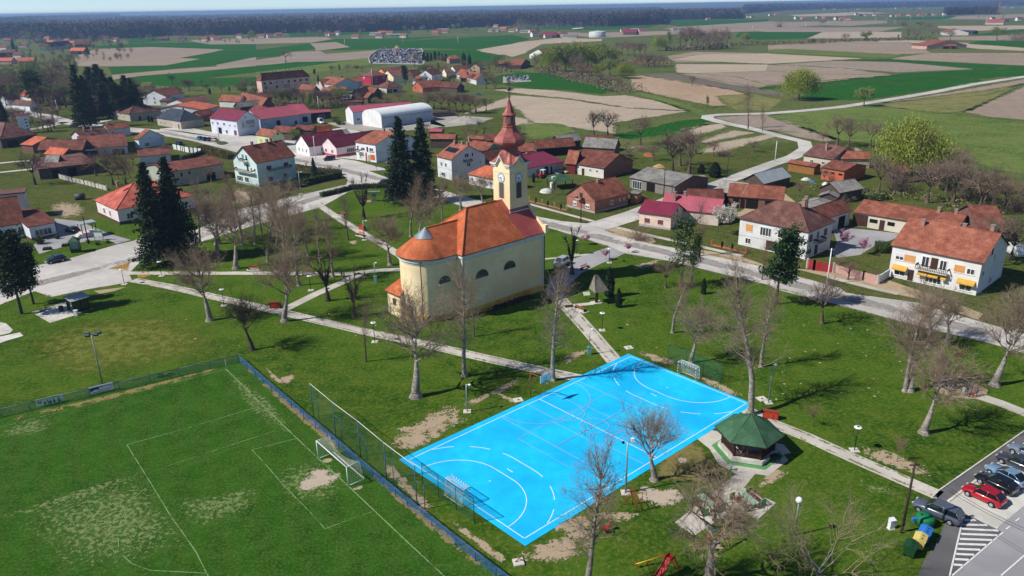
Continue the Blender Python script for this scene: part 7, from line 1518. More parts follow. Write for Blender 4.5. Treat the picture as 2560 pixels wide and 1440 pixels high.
# overhead wires: shallow sagging cables between posts
def wire(a,ha,b,hb,label,n=2,sag=.8):
    A,B=G(*a)+V((0,0,ha)),G(*b)+V((0,0,hb)); o=thing('overhead_wire',label,'cable',A)
    for k in range(n): off=V((.35*(k-(n-1)/2),.2*k,0)); mb=MB(); mb.tube([A.lerp(B,i/10)+off-A-V((0,0,sag*4*(i/10)*(1-i/10))) for i in range(11)],.018,4); mb.build('cable',blk,o)
wire((2254,1331),7.8,(2620,1560),7.8,'pair of cables running from the dark pole over the road'); wire((2067,712),6.6,(2620,930),6.6,'pair of cables along the right hand road'); wire((2067,712),6.6,(1452,557),6.,'pair of cables from the white pole to the red brick cottage'); wire((974,437),7.,(789,398),7.,'cables over the square by the white shop'); wire((974,437),7.,(1452,557),6.,'cables behind the church tower')
# ---------------- fences ----------------
def fence(label,pts,h,postn,mesh,metal,rails=((1.,),),name='fence',cat='fence',pr=.04,top=True):
    P=[G(*p) for p in pts]; o=thing(name,label,cat,P[0]); O=P[0]
    for si,(a,b) in enumerate(zip(P,P[1:])):
        n=max(1,round((b-a).length/postn)); d=b-a; L_=d.length
        mb=MB(); u0=0; A=a-O;B=b-O
        mb.face([A,B,B+V((0,0,h)),A+V((0,0,h))],0,[(0,0),(L_,0),(L_,h),(0,h)]); mb.build('wire_mesh',mesh,o)
        if top: mb=MB(); mb.cyl(A+V((0,0,h)),B+V((0,0,h)),pr*.9,pr*.9,6); mb.build('rail',metal,o)
        for i in range(n+(1 if si==len(P)-2 else 0)):
            p=A+d*(i/n); mb=MB(); mb.cyl(p,p+V((0,0,h+.03)),pr,pr,6); mb.build('post',metal,o)
    return o
gfm=M('grey_blue_metal','3f6a84','365c74',2.,.5)
fence('low bright blue wire fence along the goal side of the pitch',[(598,905),(640,943),(700,995),(760,1047),(820,1098),(905,1172),(960,1218),(1020,1268),(1080,1316),(1140,1364),(1240,1442),(1330,1512)],1.15,3.,wire_b,blum,pr=.05)
fence('low grey blue wire fence along the left side of the pitch',[(-120,1075),(0,1043),(150,1008),(300,974),(450,939),(598,905)],1.15,4.,wire_g,gfm,pr=.05)
fence('green wire fence behind the near handball goal',tp(t13,[(1670,540),(1830,660),(2005,785),(2185,912)]),3.,3.2,wire_gr,M('green_metal','1c4a38',None,rough=.5))
fence('green wire fence behind the far handball goal',tp(t22,[(1555,755),(1735,800),(1905,890),(2085,955)]),3.,3.6,wire_gr,MATS['green_metal'])
bn=thing('ball_net','tall ball stop net on steel posts between the pitch fence and the court','net',G(784,1042)); O=bn.location.copy()
pts=[(784,1042),(840,1092),(902,1142),(967,1200),(1043,1262)]; tops=[(777,957),(833,1005),(896,1052),(961,1106),(1037,1166)]
Q=[G(*p) for p in pts]; H_=[HG(a,b) for a,b in zip(pts,tops)]; hm=sum(H_)/len(H_)
for i,q in enumerate(Q):
    mb=MB(); mb.cyl(q-O,q-O+V((0,0,hm)),.06,.06,6); d=V((.9,-.75,0)); mb.cyl(q-O+d,q-O+d+V((0,0,hm*.62)),.05,.05,6); mb.cyl(q-O+V((0,0,hm*.62)),q-O+d+V((0,0,hm*.62)),.04,.04,6); mb.build('post',gfm,bn)
mb=MB(); mb.tube([q-O+V((0,0,hm)) for q in Q],.035,5); mb.build('top_cable',wht,bn)
mb=MB(); u=0
for a,b in zip(Q,Q[1:]): L_=(b-a).length; mb.face([a-O,b-O,b-O+V((0,0,hm)),a-O+V((0,0,hm))],0,[(u,0),(u+L_,0),(u+L_,hm),(u,hm)]); u+=L_
mb.build('net',net_d,bn)
def lowwall(label,pts,h,mat,name='wall',cat='wall',posts=0,pm=None,w=.2,panel=True):
    P=[G(*p) for p in pts]; o=thing(name,label,cat,P[0]); O=P[0]
    for a,b in zip(P,P[1:]):
        d=(b-a); L_=d.length; d.normalize(); n=V((-d.y,d.x,0))*w/2; a_=a-O;b_=b-O; q=[a_-n,b_-n,b_+n,a_+n]; mb=MB(); mb.prism([(p.x,p.y) for p in q],0,h if panel else .3); mb.build('panel',mat,o)
        if posts:
            k=max(1,round(L_/posts))
            for i in range(k+1): p=a_+d*(L_*i/k); mb=MB(); mb.box(p.x-.18,p.y-.18,0,p.x+.18,p.y+.18,h+.2); mb.build('post',pm or mat,o)
    return o
lowwall('low grey panelled concrete wall across the green field',tp(t01,[(600,345),(730,380),(850,405),(960,435),(1070,465)]),1.3,conc,posts=2.5)
lowwall('pink plastered garden wall beside the red gate',tp(t31,[(670,1290),(810,1325),(950,1362),(1095,1400)]),1.6,plaster('c09a90'),posts=4.,pm=conc)
lowwall('short white garden wall end beside the long white house',tp(t31,[(1095,1400),(1205,1330)]),1.6,plaster('dcdcdc'))
lowwall('solid red sheet metal gate at the yard entrance',tp(t31,[(390,1245),(455,1262),(650,1290)]),1.9,M('gate_red','a03030','8c2828',1.,.6),name='gate',cat='gate',w=.08,posts=5.,pm=conc)
lowwall('brick post and wire fence left of the red brick cottage',tp(t21,[(170,575),(240,590),(360,620),(490,655),(545,665)]),1.2,BRK,name='fence',cat='fence',posts=3.,pm=M('post_sand','b89468',None,rough=.9),panel=False)
lowwall('orange red brick fence in front of the white porch house',tp(t21,[(2000,1015),(2100,1035),(2200,1060),(2340,1095)]),1.1,BRKO,name='fence',cat='fence',posts=3.,pm=BRKO,panel=False)
zz_=(380,330,9.6); lowwall('white panelled garden fence behind the mossy long house',tp(zz_,[(505,410),(610,430),(700,450),(790,475),(905,495),(1005,500),(1200,520)]),1.9,plaster('e8ecec'),name='fence',cat='fence',posts=2.2,pm=blk,w=.08)
# ---------------- goals ----------------
def hb_goal(a,s,label):
    u=(CP[3]-CP[0]).normalized() if a<20 else (CP[2]-CP[1]).normalized(); c=BL(a,10); out=V((-u.y,u.x,0)); 
    if (out.dot(BL(a,10)-BL(20,10)))<0: out=-out
    o=thing('handball_goal',label,'goal',c,atan2(u.y,u.x)); sg=1 if out.dot(V((-u.y,u.x,0)))>0 else -1
    stripe=[wht,MATS.get('goal_red') or M('goal_dark','7a3040',None,rough=.5)]
    def bar(p,q,nm):
        mb=MB(); p,q=V(p),V(q); n=max(2,int((q-p).length/.2))
        for i in range(n): mb.cyl(p.lerp(q,i/n),p.lerp(q,(i+1)/n),.04,.04,4,i%2,True,False)
        mb.build(nm,stripe,o)
    bar((-1.5,0,.06),(-1.5,0,2.04),'goal_post'); bar((1.5,0,.06),(1.5,0,2.04),'goal_post'); bar((-1.5,0,2.04),(1.5,0,2.04),'crossbar')
    mb=MB(); d=sg
    for x in (-1.5,1.5): mb.tube([(x,0,2.04),(x,.8*d,2.04),(x,1.1*d,.06),(x,0,.06)],.03)
    mb.tube([(-1.5,.8*d,2.04),(1.5,.8*d,2.04)],.03); mb.tube([(-1.5,1.1*d,.06),(1.5,1.1*d,.06)],.03); mb.build('rear_frame',wht,o)
    mb=MB(); mb.face([(-1.5,.82*d,2.04),(1.5,.82*d,2.04),(1.5,1.1*d,.06),(-1.5,1.1*d,.06)],0,[(0,2),(3,2),(3,0),(0,0)]); mb.face([(-1.5,0,2.04),(1.5,0,2.04),(1.5,.8*d,2.04),(-1.5,.8*d,2.04)],0,[(0,0),(3,0),(3,.8),(0,.8)])
    for x in (-1.5,1.5): mb.face([(x,0,.06),(x,0,2.04),(x,.8*d,2.04),(x,1.1*d,.06)],0,[(0,0),(0,2),(.8,2),(1.1,0)])
    mb.build('net',net_w,o)
hb_goal(-.1,0,'near white handball goal with net at the lower end of the blue court'); hb_goal(40.3,1,'far white handball goal with net at the upper right end of the blue court')
fl,fr=G(796,1147),G(871,1215); u=(fr-fl).normalized(); bk=V((-u.y,u.x,0)); 
if bk.dot(G(911,1200)-fr)<0: bk=-bk
o=thing('football_goal','large white football goal with sagging net in front of the blue fence','goal',fl); W_=(fr-fl).length; Hh=2.44
loc_=lambda x,y,z: u*x+bk*y+V((0,0,z))
for x in (0,W_): mb=MB(); mb.cyl(loc_(x,0,0),loc_(x,0,Hh),.06,.06,8); mb.build('goal_post',wht,o)
mb=MB(); mb.cyl(loc_(0,0,Hh),loc_(W_,0,Hh),.06,.06,8); mb.build('crossbar',wht,o)
mb=MB(); mb.tube([loc_(0,0,.03),loc_(0,2.,.03),loc_(W_,2.,.03),loc_(W_,0,.03)],.04); 
for x in (0,W_): mb.tube([loc_(x,0,Hh),loc_(x,1.6,Hh)],.03)
mb.build('ground_frame',wht,o)
mb=MB(); N_=14
def netz(i): s=i/N_; return Hh-1.0*4*s*(1-s)*.55
rowA=[loc_(W_*i/N_,0,Hh) for i in range(N_+1)]; rowB=[loc_(W_*i/N_,1.7-.5*4*(i/N_)*(1-i/N_),netz(i)) for i in range(N_+1)]; rowC=[loc_(W_*i/N_,2.,.03) for i in range(N_+1)]
for A_,B_,v0,v1 in ((rowA,rowB,0,1.7),(rowB,rowC,1.7,4.1)):
    for i in range(N_): x0,x1=W_*i/N_,W_*(i+1)/N_; mb.face([A_[i],A_[i+1],B_[i+1],B_[i]],0,[(x0,v0),(x1,v0),(x1,v1),(x0,v1)])
for x in (0,W_): mb.face([loc_(x,0,0),loc_(x,0,Hh),loc_(x,1.7,Hh),loc_(x,2.,0)],0,[(0,0),(0,2.4),(1.7,2.4),(2,0)])
mb.build('net',net_f,o)
o,h=pole('corner_flag',(566,922),(563,904),'small corner flag of the football pitch with yellow pennant','flag',h=1.5,r=.025,mat=wht,foot=False); mb=MB(); mb.face([(0,0,1.5),(.4,.05,1.35),(0,0,1.1)],0); mb.face([(0,0,1.1),(.4,.05,1.35),(0,0,1.5)],0); mb.build('pennant',yelm,o)
# basketball stand
g=G(1326,991); bc=G(1363,946,3.35); uu=(CP[1]-CP[0]).normalized(); nn=V((uu.y,-uu.x,0)); o=thing('basketball_stand','basketball hoop with white board on a rusty frame beside the blue court','basketball hoop',g); c=bc-g; c.z=0
rust=M('rusty_metal','8c5434','74442c',2.,.7)
mb=MB(); mb.tube([(0,0,0),(0,0,3.5),(c.x*.92,c.y*.92,3.3)],.06); mb.tube([tuple(-nn*1.2),(0,0,3.2)],.04); mb.tube([(0,0,1.8),tuple(c*.5+V((0,0,3.3)))],.04); mb.build('frame',rust,o)
mb=MB(); P=[c-uu*.9,c+uu*.9]; mb.prism([((p+s*nn*.03).x,(p+s*nn*.03).y) for p,s in ((P[0],-1),(P[0],1),(P[1],1),(P[1],-1))],2.85,3.95); brd=mb.build('backboard',wht,o)
mb=MB(); f=nn*.045
for a0,b0,a1,b1 in ((-.3,3.05,.3,3.1),(-.3,3.5,.3,3.55),(-.3,3.1,-.25,3.5),(.25,3.1,.3,3.5),(-.9,2.85,-.85,3.95),(.85,2.85,.9,3.95),(-.85,3.9,.85,3.95),(-.85,2.85,.85,2.9)): mb.face([c+uu*a0+f+V((0,0,b0)),c+uu*a1+f+V((0,0,b0)),c+uu*a1+f+V((0,0,b1)),c+uu*a0+f+V((0,0,b1))],0)
mb.build('board_marking',blk,brd); mb=MB(); k=c+nn*.35+V((0,0,3.02)); mb.tube([k+(uu*cos(a)+nn*sin(a))*.23 for a in [2*pi*i/12 for i in range(13)]],.02); mb.build('ring',M('ring_orange','d05030',None,rough=.5),o)
mb=MB(); mb.lathe([(.22,3.0),(.14,2.6)],10,(k.x,k.y)); mb.build('basket_net',net_w,o)
def tarp(k,c):
    m=M(k,c,None,rough=.6); t=m.node_tree; b=t.nodes['Principled BSDF']; tr=t.nodes.new('ShaderNodeBsdfTranslucent'); tr.inputs[0].default_value=(*lin(c),1); ms=t.nodes.new('ShaderNodeMixShader'); ms.inputs[0].default_value=.5; t.links.new(b.outputs[0],ms.inputs[1]); t.links.new(tr.outputs[0],ms.inputs[2]); t.links.new(ms.outputs[0],t.nodes['Material Output'].inputs[0]); return m
# banners on the pitch fence
def banner(a,b,label,z0,z1):
    A,B=G(*a),G(*b); d=(B-A).normalized(); n=V((d.y,-d.x,0)); 
    if n.dot(A)>0: n=-n
    o=thing('banner',label,'banner',A,atan2(d.y,d.x)); return o,(B-A).length,(-1 if (V((0,-1,0)).dot(V((0,-1,0))))>0 else 1)
def text(s,size,mat,parent,loc,rot=(pi/2,0,0),name='lettering',sx=1.):
    cu=bpy.data.curves.new(name,'FONT'); cu.body=s; cu.size=size; cu.extrude=.004; cu.resolution_u=2; ob=bpy.data.objects.new(name,cu); COL.objects.link(ob)
    dg=bpy.context.evaluated_depsgraph_get(); me=bpy.data.meshes.new_from_object(ob.evaluated_get(dg)); bpy.data.objects.remove(ob); me.materials.clear(); me.materials.append(mat); o2=link(name,me,parent); o2.location=loc; o2.rotation_euler=rot; o2.scale=(sx,1,1); return o2
o,L_,_=banner((225,988),(285,973),'white advertising banner with blue emblem and phone number on the pitch fence',.1,1.15)
mb=MB(); mb.box(0,-.1,.12,L_,-.07,1.2); ban=mb.build('sheet',tarp('banner_white','f2f3fa'),o); bb=M('banner_blue','2a2c7c',None,rough=.6)
mb=MB(); mb.box(.45,-.115,.6,L_*.42,-.1,.98); mb.lathe([(0,0),(.01,0)],4) if 0 else None; mb.prism([(.1+.24*cos(a),.0) for a in ()],0,0) if 0 else None; mb.box(.1,-.115,.5,.5,-.1,.9); mb.build('emblem',bb,o)
text('385 91 655 2253',.34,M('banner_grey','6c7080',None),o,(L_*.46,-.12,.72),sx=.95); text('info@gradjevinar.hr',.24,bb,o,(L_*.3,-.12,.32),sx=1.2) if 0 else text('www.gradevina.com.hr',.24,bb,o,(L_*.36,-.12,.36),sx=1.) if 0 else None
mb=MB(); mb.box(L_*.36,-.112,.4,L_*.95,-.1,.48); mb.box(.3,-.112,.22,L_*.9,-.1,.28); mb.build('fine_print',bb,o)
o,L_,_=banner((93,1019),(161,1002),'pale green banner with tree and town silhouettes on the pitch fence',.1,1.15)
mb=MB(); mb.box(0,-.1,.12,L_,-.07,1.15); mb.build('sheet',tarp('banner_pale','dcecdf'),o); mb=MB(); gg=M('banner_green','3c6c54',None,rough=.6)
for x0,x1,z0,z1 in ((.28,.34,.15,.6),(.4,.44,.15,.8),(.46,.55,.15,.55),(.52,.54,.5,.75)): mb.box(L_*x0,-.115,z0,L_*x1,-.1,z1)
for cx_ in (.64,.82): mb.face([(L_*(cx_-.05),-.115,.2),(L_*(cx_+.05),-.115,.2),(L_*cx_,-.115,.95)],0)
mb.box(L_*.74,-.115,.25,L_*.95,-.1,.32); mb.build('silhouette',gg,o); mb=MB(); [mb.box(L_*(.06+.03*i),-.115,.5,L_*(.08+.03*i),-.1,.85) for i in range(5)]; mb.build('emblem',MATS['banner_blue'],o)
# ---------------- gazebo ----------------
ec=[G(1740+x/4.5,980+y/4.5,2.75) for x,y in ((205,380),(385,575),(770,635),(985,490),(815,305),(450,240))]
cen=sum(ec,V())/6; cen.z=0; Rg=sum((p-V((cen.x,cen.y,2.75))).length for p in ec)/6; a0g=atan2(ec[1].y-cen.y,ec[1].x-cen.x); hz=PL((1740+640/4.5,980+245/4.5),cen,V((cen.x,cen.y,0)).normalized()).z
gz=thing('gazebo','hexagonal brown wooden gazebo with green shingle roof','gazebo',cen,a0g)
hexa=lambda r,z,off=0: [V((r*cos(pi/3*i+off),r*sin(pi/3*i+off),z)) for i in range(6)]
mb=MB(); E_=hexa(Rg,2.75); E2=hexa(Rg,2.62); apx=V((0,0,hz))
for i in range(6): j=(i+1)%6; mb.face([E_[i],E_[j],apx],0); mb.face([E2[i],E2[j],E_[j],E_[i]],1); mb.face([E2[j],E2[i],V((0,0,hz-.35))],1); mb.cyl(E_[i],apx,.05,.05,4)
mb.cyl((0,0,hz-.1),(0,0,hz+.12),.12,.05,8); mb.build('roof',[RM['greensh'],woodd],gz)
mb=MB(); hx=hexa(Rg*.86,0); mb.prism([(p.x,p.y) for p in hx],.12,.62); mb.build('deck',conc2,gz)
mb=MB(); hx=hexa(Rg*1.04,0); mb.prism([(p.x,p.y) for p in hx],0,.05); mb.build('green_base',M('green_floor','5c9a5c','4c8850',1.,.8),gz)
rp=Rg*.74; pp=hexa(rp,.62)
for p in pp: mb=MB(); mb.box(p.x-.1,p.y-.1,.6,p.x+.1,p.y+.1,2.7); mb.build('post',woodd,gz)
mb=MB()
for i in range(6):
    j=(i+1)%6; mb.tube([pp[i]+V((0,0,2.05)),pp[j]+V((0,0,2.05))],.08,4)
mb.build('roof_beam',woodd,gz)
for i in (0,1,2,4,5):
    j=(i+1)%6; mb=MB(); a,b=pp[i],pp[j]; mb.tube([a+V((0,0,.95)),b+V((0,0,.95))],.06,4); mb.tube([a+V((0,0,.12)),b+V((0,0,.12))],.05,4); n=20
    for q in range(1,n): p=a.lerp(b,q/n); mb.box(p.x-.04,p.y-.04,.7,p.x+.04,p.y+.04,1.55)
    mb.build('railing',woodd,gz)
o=thing('picnic_table','green concrete topped picnic table on the slab where two people sit','picnic table',G(1868,1258),atan2(*(lambda v:(v.y,v.x))(G(1905,1262)-G(1868,1232))))
def picnic(o,ang=0):
    mb=MB(); mb.box(-1.3,-.4,.72,1.3,.4,.8); mb.build('table_top',M('table_green','9ab8a4','86a692',1.,.7),o); mb=MB(); mb.box(-1.,-.3,0,-.8,.3,.72); mb.box(.8,-.3,0,1.,.3,.72); mb.build('table_leg',woodb,o)
pt=o; picnic(o)
def bench(loc,rz,label,gr,grp=None,side=grb):
    o=thing('bench',label,'bench',loc,rz,grp); mb=MB()
    for y in (-.18,0,.18): mb.box(-1.1,y-.07,.42,1.1,y+.07,.47)
    mb.build('seat',wood2 if gr else woodb,o); mb=MB(); mb.box(-1.1,.27,.6,1.1,.31,.7); mb.box(-1.1,.3,.76,1.1,.34,.86); mb.build('backrest',wood2 if gr else woodb,o)
    for x in (-1.2,1.1): mb=MB(); mb.box(x,-.3,0,x+.1,.36,.9 if not gr else .45); mb.build('side_panel',side,o)
    return o
rz=pt.rotation_euler.z; Rm=Matrix.Rotation(rz,3,'Z'); 
bench(pt.location+Rm@V((0,-1.05,0)),rz+pi,'green sided bench nearest the camera with two people on it',0); bench(pt.location+Rm@V((0,1.05,0)),rz,'green sided bench on the far side of the picnic table',0)
o=thing('picnic_table','green picnic table half hidden behind the upright bare tree','picnic table',G(1768,1268),rz); picnic(o); p2=o.location.copy()
bench(p2+Rm@V((0,-1.05,0)),rz+pi,'green bench in front of the tree hidden picnic table',0); bench(p2+Rm@V((0,1.05,0)),rz,'green bench behind the tree hidden picnic table',0)
o=thing('barbecue','dark metal box grill on the paving right of the gazebo','grill',G(1740+885/4.5,980+790/4.5),.5); mb=MB(); mb.box(-.5,-.35,.55,.5,.35,.95); mb.build('grill_box',blk,o); mb=MB(); [mb.box(x-.03,y-.03,0,x+.03,y+.03,.55) for x in (-.45,.45) for y in (-.3,.3)]; mb.build('leg',blk,o)
o=thing('tap','small green water tap stand on the gazebo paving','tap',G(1740+390/4.5,980+880/4.5)); mb=MB(); mb.cyl((0,0,0),(0,0,.8),.12,.1,8); mb.box(-.05,-.3,.6,.05,0,.68); mb.build('stand',MATS['teal_cabinet'],o)
# park benches and red litter bins
for px,py,rz_,lab in ((771,686,0,'wooden bench on a slab beside the middle path'),(705,676,0,'red wooden bench behind the middle path'),(636,674,0,'red wooden bench at the left part of the middle path'),(903,590,-.75,'bench on a slab beside the diagonal path lamp'),(856,538,-.75,'reddish bench at the upper diagonal path'),(1452,775,2.2,'dark red bench beside the path to the court')):
    o=bench(G(px,py),rz_,lab,1,'park benches',blk); mb=MB(); mb.box(-1.5,-.7,0,1.5,.7,.04); mb.build('slab',conc2,o)
bench(G(1462,672),.9,'low red seat on the white slab beside the driveway',1,None,blk)
for px,py,rz_,lab in ((689,770,.0,'orange red triple litter bin at the path fork'),(1926,1046,-.35,'orange red triple litter bin behind the gazebo'),(906,575,-.7,'orange red litter bin beside the diagonal path')):
    o=thing('litter_bin',lab,'litter bin',G(px,py),rz_,'orange triple litter bins'); mb=MB(); [mb.box(x-.27,-.25,.1,x+.27,.25,1.0) for x in (-.6,0,.6)]; mb.build('bin_body',bins,o); mb=MB(); mb.box(-.95,-.32,1.05,.95,.32,1.12); mb.build('lid',M('bin_lid','8c4038',None,rough=.5),o); mb=MB(); [mb.box(x-.03,-.3,0,x+.03,.3,1.05) for x in (-.92,.92)]; mb.build('frame',blk,o)
# shrine with shingled roof, info board
g=G(1491,757); o=thing('wayside_shrine','tall wooden post shrine with grey shingled tent roof','shrine',g,.35); mb=MB(); mb.box(-.9,-.7,0,.9,.7,.12); mb.build('slab',conc2,o); mb=MB(); mb.cyl((0,0,.1),(0,0,4.4),.28,.22,10); mb.build('post',plog,o)
mb=MB(); ap=V((-.15,0,5.4)); 
C4=[V((-.9,-1.3,2.4)),V((1.7,-1.3,2.5)),V((1.7,1.3,2.5)),V((-.9,1.3,2.4))]; R1,R2_=V((-.5,0,5.4)),V((.2,0,5.2))
mb.face([C4[0],C4[1],R2_,R1],0); mb.face([C4[2],C4[3],R1,R2_],0); mb.face([C4[1],C4[2],R2_],0); mb.face([C4[3],C4[0],R1],0); mb.face(C4[::-1],1); mb.build('roof',[RM['woodsh'],plog],o)
g=G(1466,748); o=thing('info_board','small pale information board on a post beside the shrine','sign',g,.2); mb=MB(); mb.cyl((0,0,0),(0,0,1.),.04,.04,6); mb.build('post',blk,o); mb=MB(); mb.box(-.6,-.4,0,.6,.4,.04,0,Matrix.Translation((0,0,1.05))@Matrix.Rotation(.6,4,'X')); mb.build('panel',M('panel_pale','c8d0c0','b4bcac',3.,.5),o)
# memorial
g=G(936,503); o=thing('memorial','T shaped grey stone memorial inside the hedged garden','monument',g,.15); mb=MB(); mb.box(-.55,-.5,0,.55,.5,2.2); mb.build('pillar',stone,o); mb=MB(); mb.box(-1.7,-.6,2.2,1.7,.6,2.75); mb.build('top_slab',stone,o); mb=MB(); mb.box(-4.,-1.2,0,-.9,1.4,.08); mb.build('paving',plaster('b08074'),o)
# bus shelter and bins
A,B,C_=G(164,757,2.5),G(180,766,2.5),G(222,752,2.5)
g=G(186,786); d=(G(226,774)-g); L_=d.length; o=thing('bus_shelter','black glazed bus shelter with grey sheet roof on the concrete slab','bus shelter',g,atan2(d.y,d.x)); D_=2.3
mb=MB(); slab(mb,[(-.3,-.3,2.45),(L_+.3,-.3,2.45),(L_+.3,D_+.3,2.85),(-.3,D_+.3,2.85)],.1); mb.build('roof',[RM['greysheet'],blk],o)
mb=MB(); [mb.box(x-.05,y-.05,0,x+.05,y+.05,2.5) for x in (0,L_/2,L_) for y in (0,D_)]; mb.build('frame',blk,o); mb=MB(); mb.box(0,-.02,.1,L_,.02,2.3); mb.box(L_-.02,0,.1,L_+.02,D_,2.3); mb.box(-.02,D_*.4,.1,.02,D_,2.3); mb.build('glass_panel',glass_dark,o)
o=thing('litter_bin','white litter bin at the corner of the bus shelter','litter bin',G(191,789)); mb=MB(); mb.box(-.3,-.25,0,.3,.25,.95); mb.box(-.33,-.28,.95,.33,.28,1.02); mb.build('bin_body',wht,o)
o=thing('litter_bin','dark round bin beside the bus shelter','litter bin',G(154,778)); mb=MB(); mb.lathe([(0,0),(.34,0),(.38,.9),(.4,.95),(0,1.05)],12); mb.build('bin_body',M('dark_plastic','34383a',None,rough=.6),o)
# phone-box like kiosk, notice board and planters on the verge
g=G(191,630); o=thing('kiosk','dark green glazed booth with pyramid roof on the verge','kiosk',g,.3); mb=MB(); mb.box(-.9,-.9,0,.9,.9,.9); mb.build('base',dgr,o); mb=MB(); [mb.box(x-.06,y-.06,.9,x+.06,y+.06,2.6) for x in (-.84,.84) for y in (-.84,.84)]; mb.build('post',dgr,o); mb=MB(); mb.box(-.78,-.78,.9,.78,.78,2.5); mb.build('glazing',M('booth_glass','7c8c84','94a49c',1.,.2),o); mb=MB(); q=[V((x,y,2.6)) for x,y in ((-1.15,-1.15),(1.15,-1.15),(1.15,1.15),(-1.15,1.15))]; [mb.face([q[i],q[(i+1)%4],V((0,0,3.7))],0) for i in range(4)]; mb.face(q[::-1],0); mb.build('roof',RM['greensh'],o)
g=G(248,601); o=thing('notice_board','green framed notice board with white sheet on the verge','sign',g,-.1); mb=MB(); [mb.box(x-.06,-.05,0,x+.06,.05,2.3) for x in (-1.05,1.05)]; mb.box(-1.25,-.2,2.3,1.25,.2,2.42); mb.build('frame',M('sign_green','5c9c7c',None,rough=.5),o); mb=MB(); mb.box(-1.,-.03,.9,1.,.03,2.2); mb.build('panel',wht,o)
for px,py,lab in ((119,625,'square dark planter on the school forecourt, nearer'),(166,616,'square dark planter on the school forecourt, further')): o=thing('planter',lab,'planter',G(px,py),.3); mb=MB(); mb.box(-.9,-.35,0,.9,.35,.5); mb.build('box',plog,o); mb=MB(); [mb.ball((x,0,.55),.28,6) for x in (-.5,0,.5)]; mb.build('plants',shr,o)
o=thing('water_barrel','dark barrel lying in the field behind the pink office','barrel',G(201,499),.2); mb=MB(); mb.cyl((-1.2,0,.9),(1.2,0,.9),.9,.9,14); mb.build('drum',M('barrel_dark','4c5450','3c4440',1.,.6),o); mb=MB(); [mb.box(x-.1,-.8,0,x+.1,.8,.2) for x in (-.8,.8)]; mb.build('cradle',plog,o)
# ---------------- recycling point ----------------
g=G(2310,1311); o=thing('glass_container','round green bottle bank with two holes in its lid','container',g); mb=MB(); mb.lathe([(0,.02),(.82,.02),(.9,.6),(.87,.95),(.8,1.06),(0,1.15)],20); mb.build('body',grnp,o); mb=MB(); [mb.lathe([(0,1.17),(.13,1.15)],10,c) for c in ((-.35,.1),(.4,-.05))]; mb.build('opening',blk,o); mb=MB(); mb.box(-1.3,-.15,.5,-.85,.15,.8); mb.build('hatch',blup,o)
def bin4(px,py,rz_,mat,label):
    o=thing('wheelie_container',label,'container',G(px,py),rz_,'four wheeled bins'); mb=MB()
    lo=[V((x,y,.2)) for x,y in ((-.55,-.45),(.55,-.45),(.55,.45),(-.55,.45))]; hi=[V((x*1.22,y*1.15,1.15)) for x,y in ((-.55,-.45),(.55,-.45),(.55,.45),(-.55,.45))]
    for i in range(4): j=(i+1)%4; mb.face([lo[i],lo[j],hi[j],hi[i]],0)
    mb.face(lo[::-1],0); mb.build('body',mat,o); mb=MB(); P=[V((x,y,z)) for x,y,z in ((-.72,-.58,1.15),(.72,-.58,1.15),(.72,0,1.38),(-.72,0,1.38),(.72,.56,1.2),(-.72,.56,1.2))]; mb.face([P[0],P[1],P[2],P[3]],0); mb.face([P[3],P[2],P[4],P[5]],0); mb.face([P[0],P[3],P[5]],0); mb.face([P[1],P[4],P[2]],0); mb.box(-.7,-.56,1.08,.7,.54,1.16); mb.build('lid',mat,o)
    mb=MB(); mb.lathe([(0,1.33),(.1,1.31)],8,(.2,-.2)); mb.lathe([(0,1.33),(.1,1.31)],8,(-.3,-.2)); mb.build('opening',blk,o)
    for x in (-.45,.45):
        for y in (-.35,.35): mb=MB(); mb.cyl((x-.04,y,.11),(x+.04,y,.11),.11,.11,10); mb.build('wheel',rubber,o)
bin4(2309,1350,.9,blup,'blue recycling bin right behind the cream one'); bin4(2296,1368,.9,yelp,'cream yellow recycling bin in the middle of the row'); bin4(2273,1386,.9,dgr,'dark green waste bin at the front of the row')
o=thing('meter_box','small white cabinet on the lawn beside the wooden pole','cabinet',G(2227,1322),.2); mb=MB(); mb.box(-.28,-.2,.1,.28,.2,1.1); mb.face([(-.32,-.24,1.1),(.32,-.24,1.1),(.32,.24,1.22),(-.32,.24,1.22)],0); mb.box(-.32,-.24,0,.32,.24,.1); mb.build('housing',wht,o)
# ---------------- playground ----------------
def P3(px,py,z=0): return G(px,py,z)
A=G(1676,1425); o=thing('slide','red metal slide at the bottom of the picture','slide',A); s_=P3(1672,1396,1.9)-A; e_=P3(1635,1456,.3)-A; d=(e_-s_); d.z=0; d.normalize(); n=V((-d.y,d.x,0))
mb=MB(); pts_=[s_-d*.5, s_, s_.lerp(e_,.3)-V((0,0,.25)), s_.lerp(e_,.75)-V((0,0,.2)), e_]
pts_[0].z=s_.z
for a,b in zip(pts_,pts_[1:]):
    w_=n*.3; mb.face([a-w_,b-w_,b+w_,a+w_],0)
    for sg in (-1,1): q=V((0,0,.22)); mb.face([a+w_*sg,b+w_*sg,b+w_*sg+q,a+w_*sg+q],0); mb.face([a+w_*sg*1.12+q,b+w_*sg*1.12+q,b+w_*sg*1.12,a+w_*sg*1.12],0); mb.face([a+w_*sg+q,b+w_*sg+q,b+w_*sg*1.12+q,a+w_*sg*1.12+q],0)
mb.build('chute',redm,o); mb=MB()
for sg in (-1,1): p=s_-d*.5+n*.3*sg; mb.tube([(p.x,p.y,s_.z+.6),(p.x,p.y,s_.z),((p-d*.9).x,(p-d*.9).y,0)],.035)
for i in range(1,7): z=s_.z*i/7; c=s_-d*(.5+.9*(1-i/7)); mb.tube([V((*(c+n*.3).xy,z)),V((*(c-n*.3).xy,z))],.025)
mb.build('ladder',redm,o)
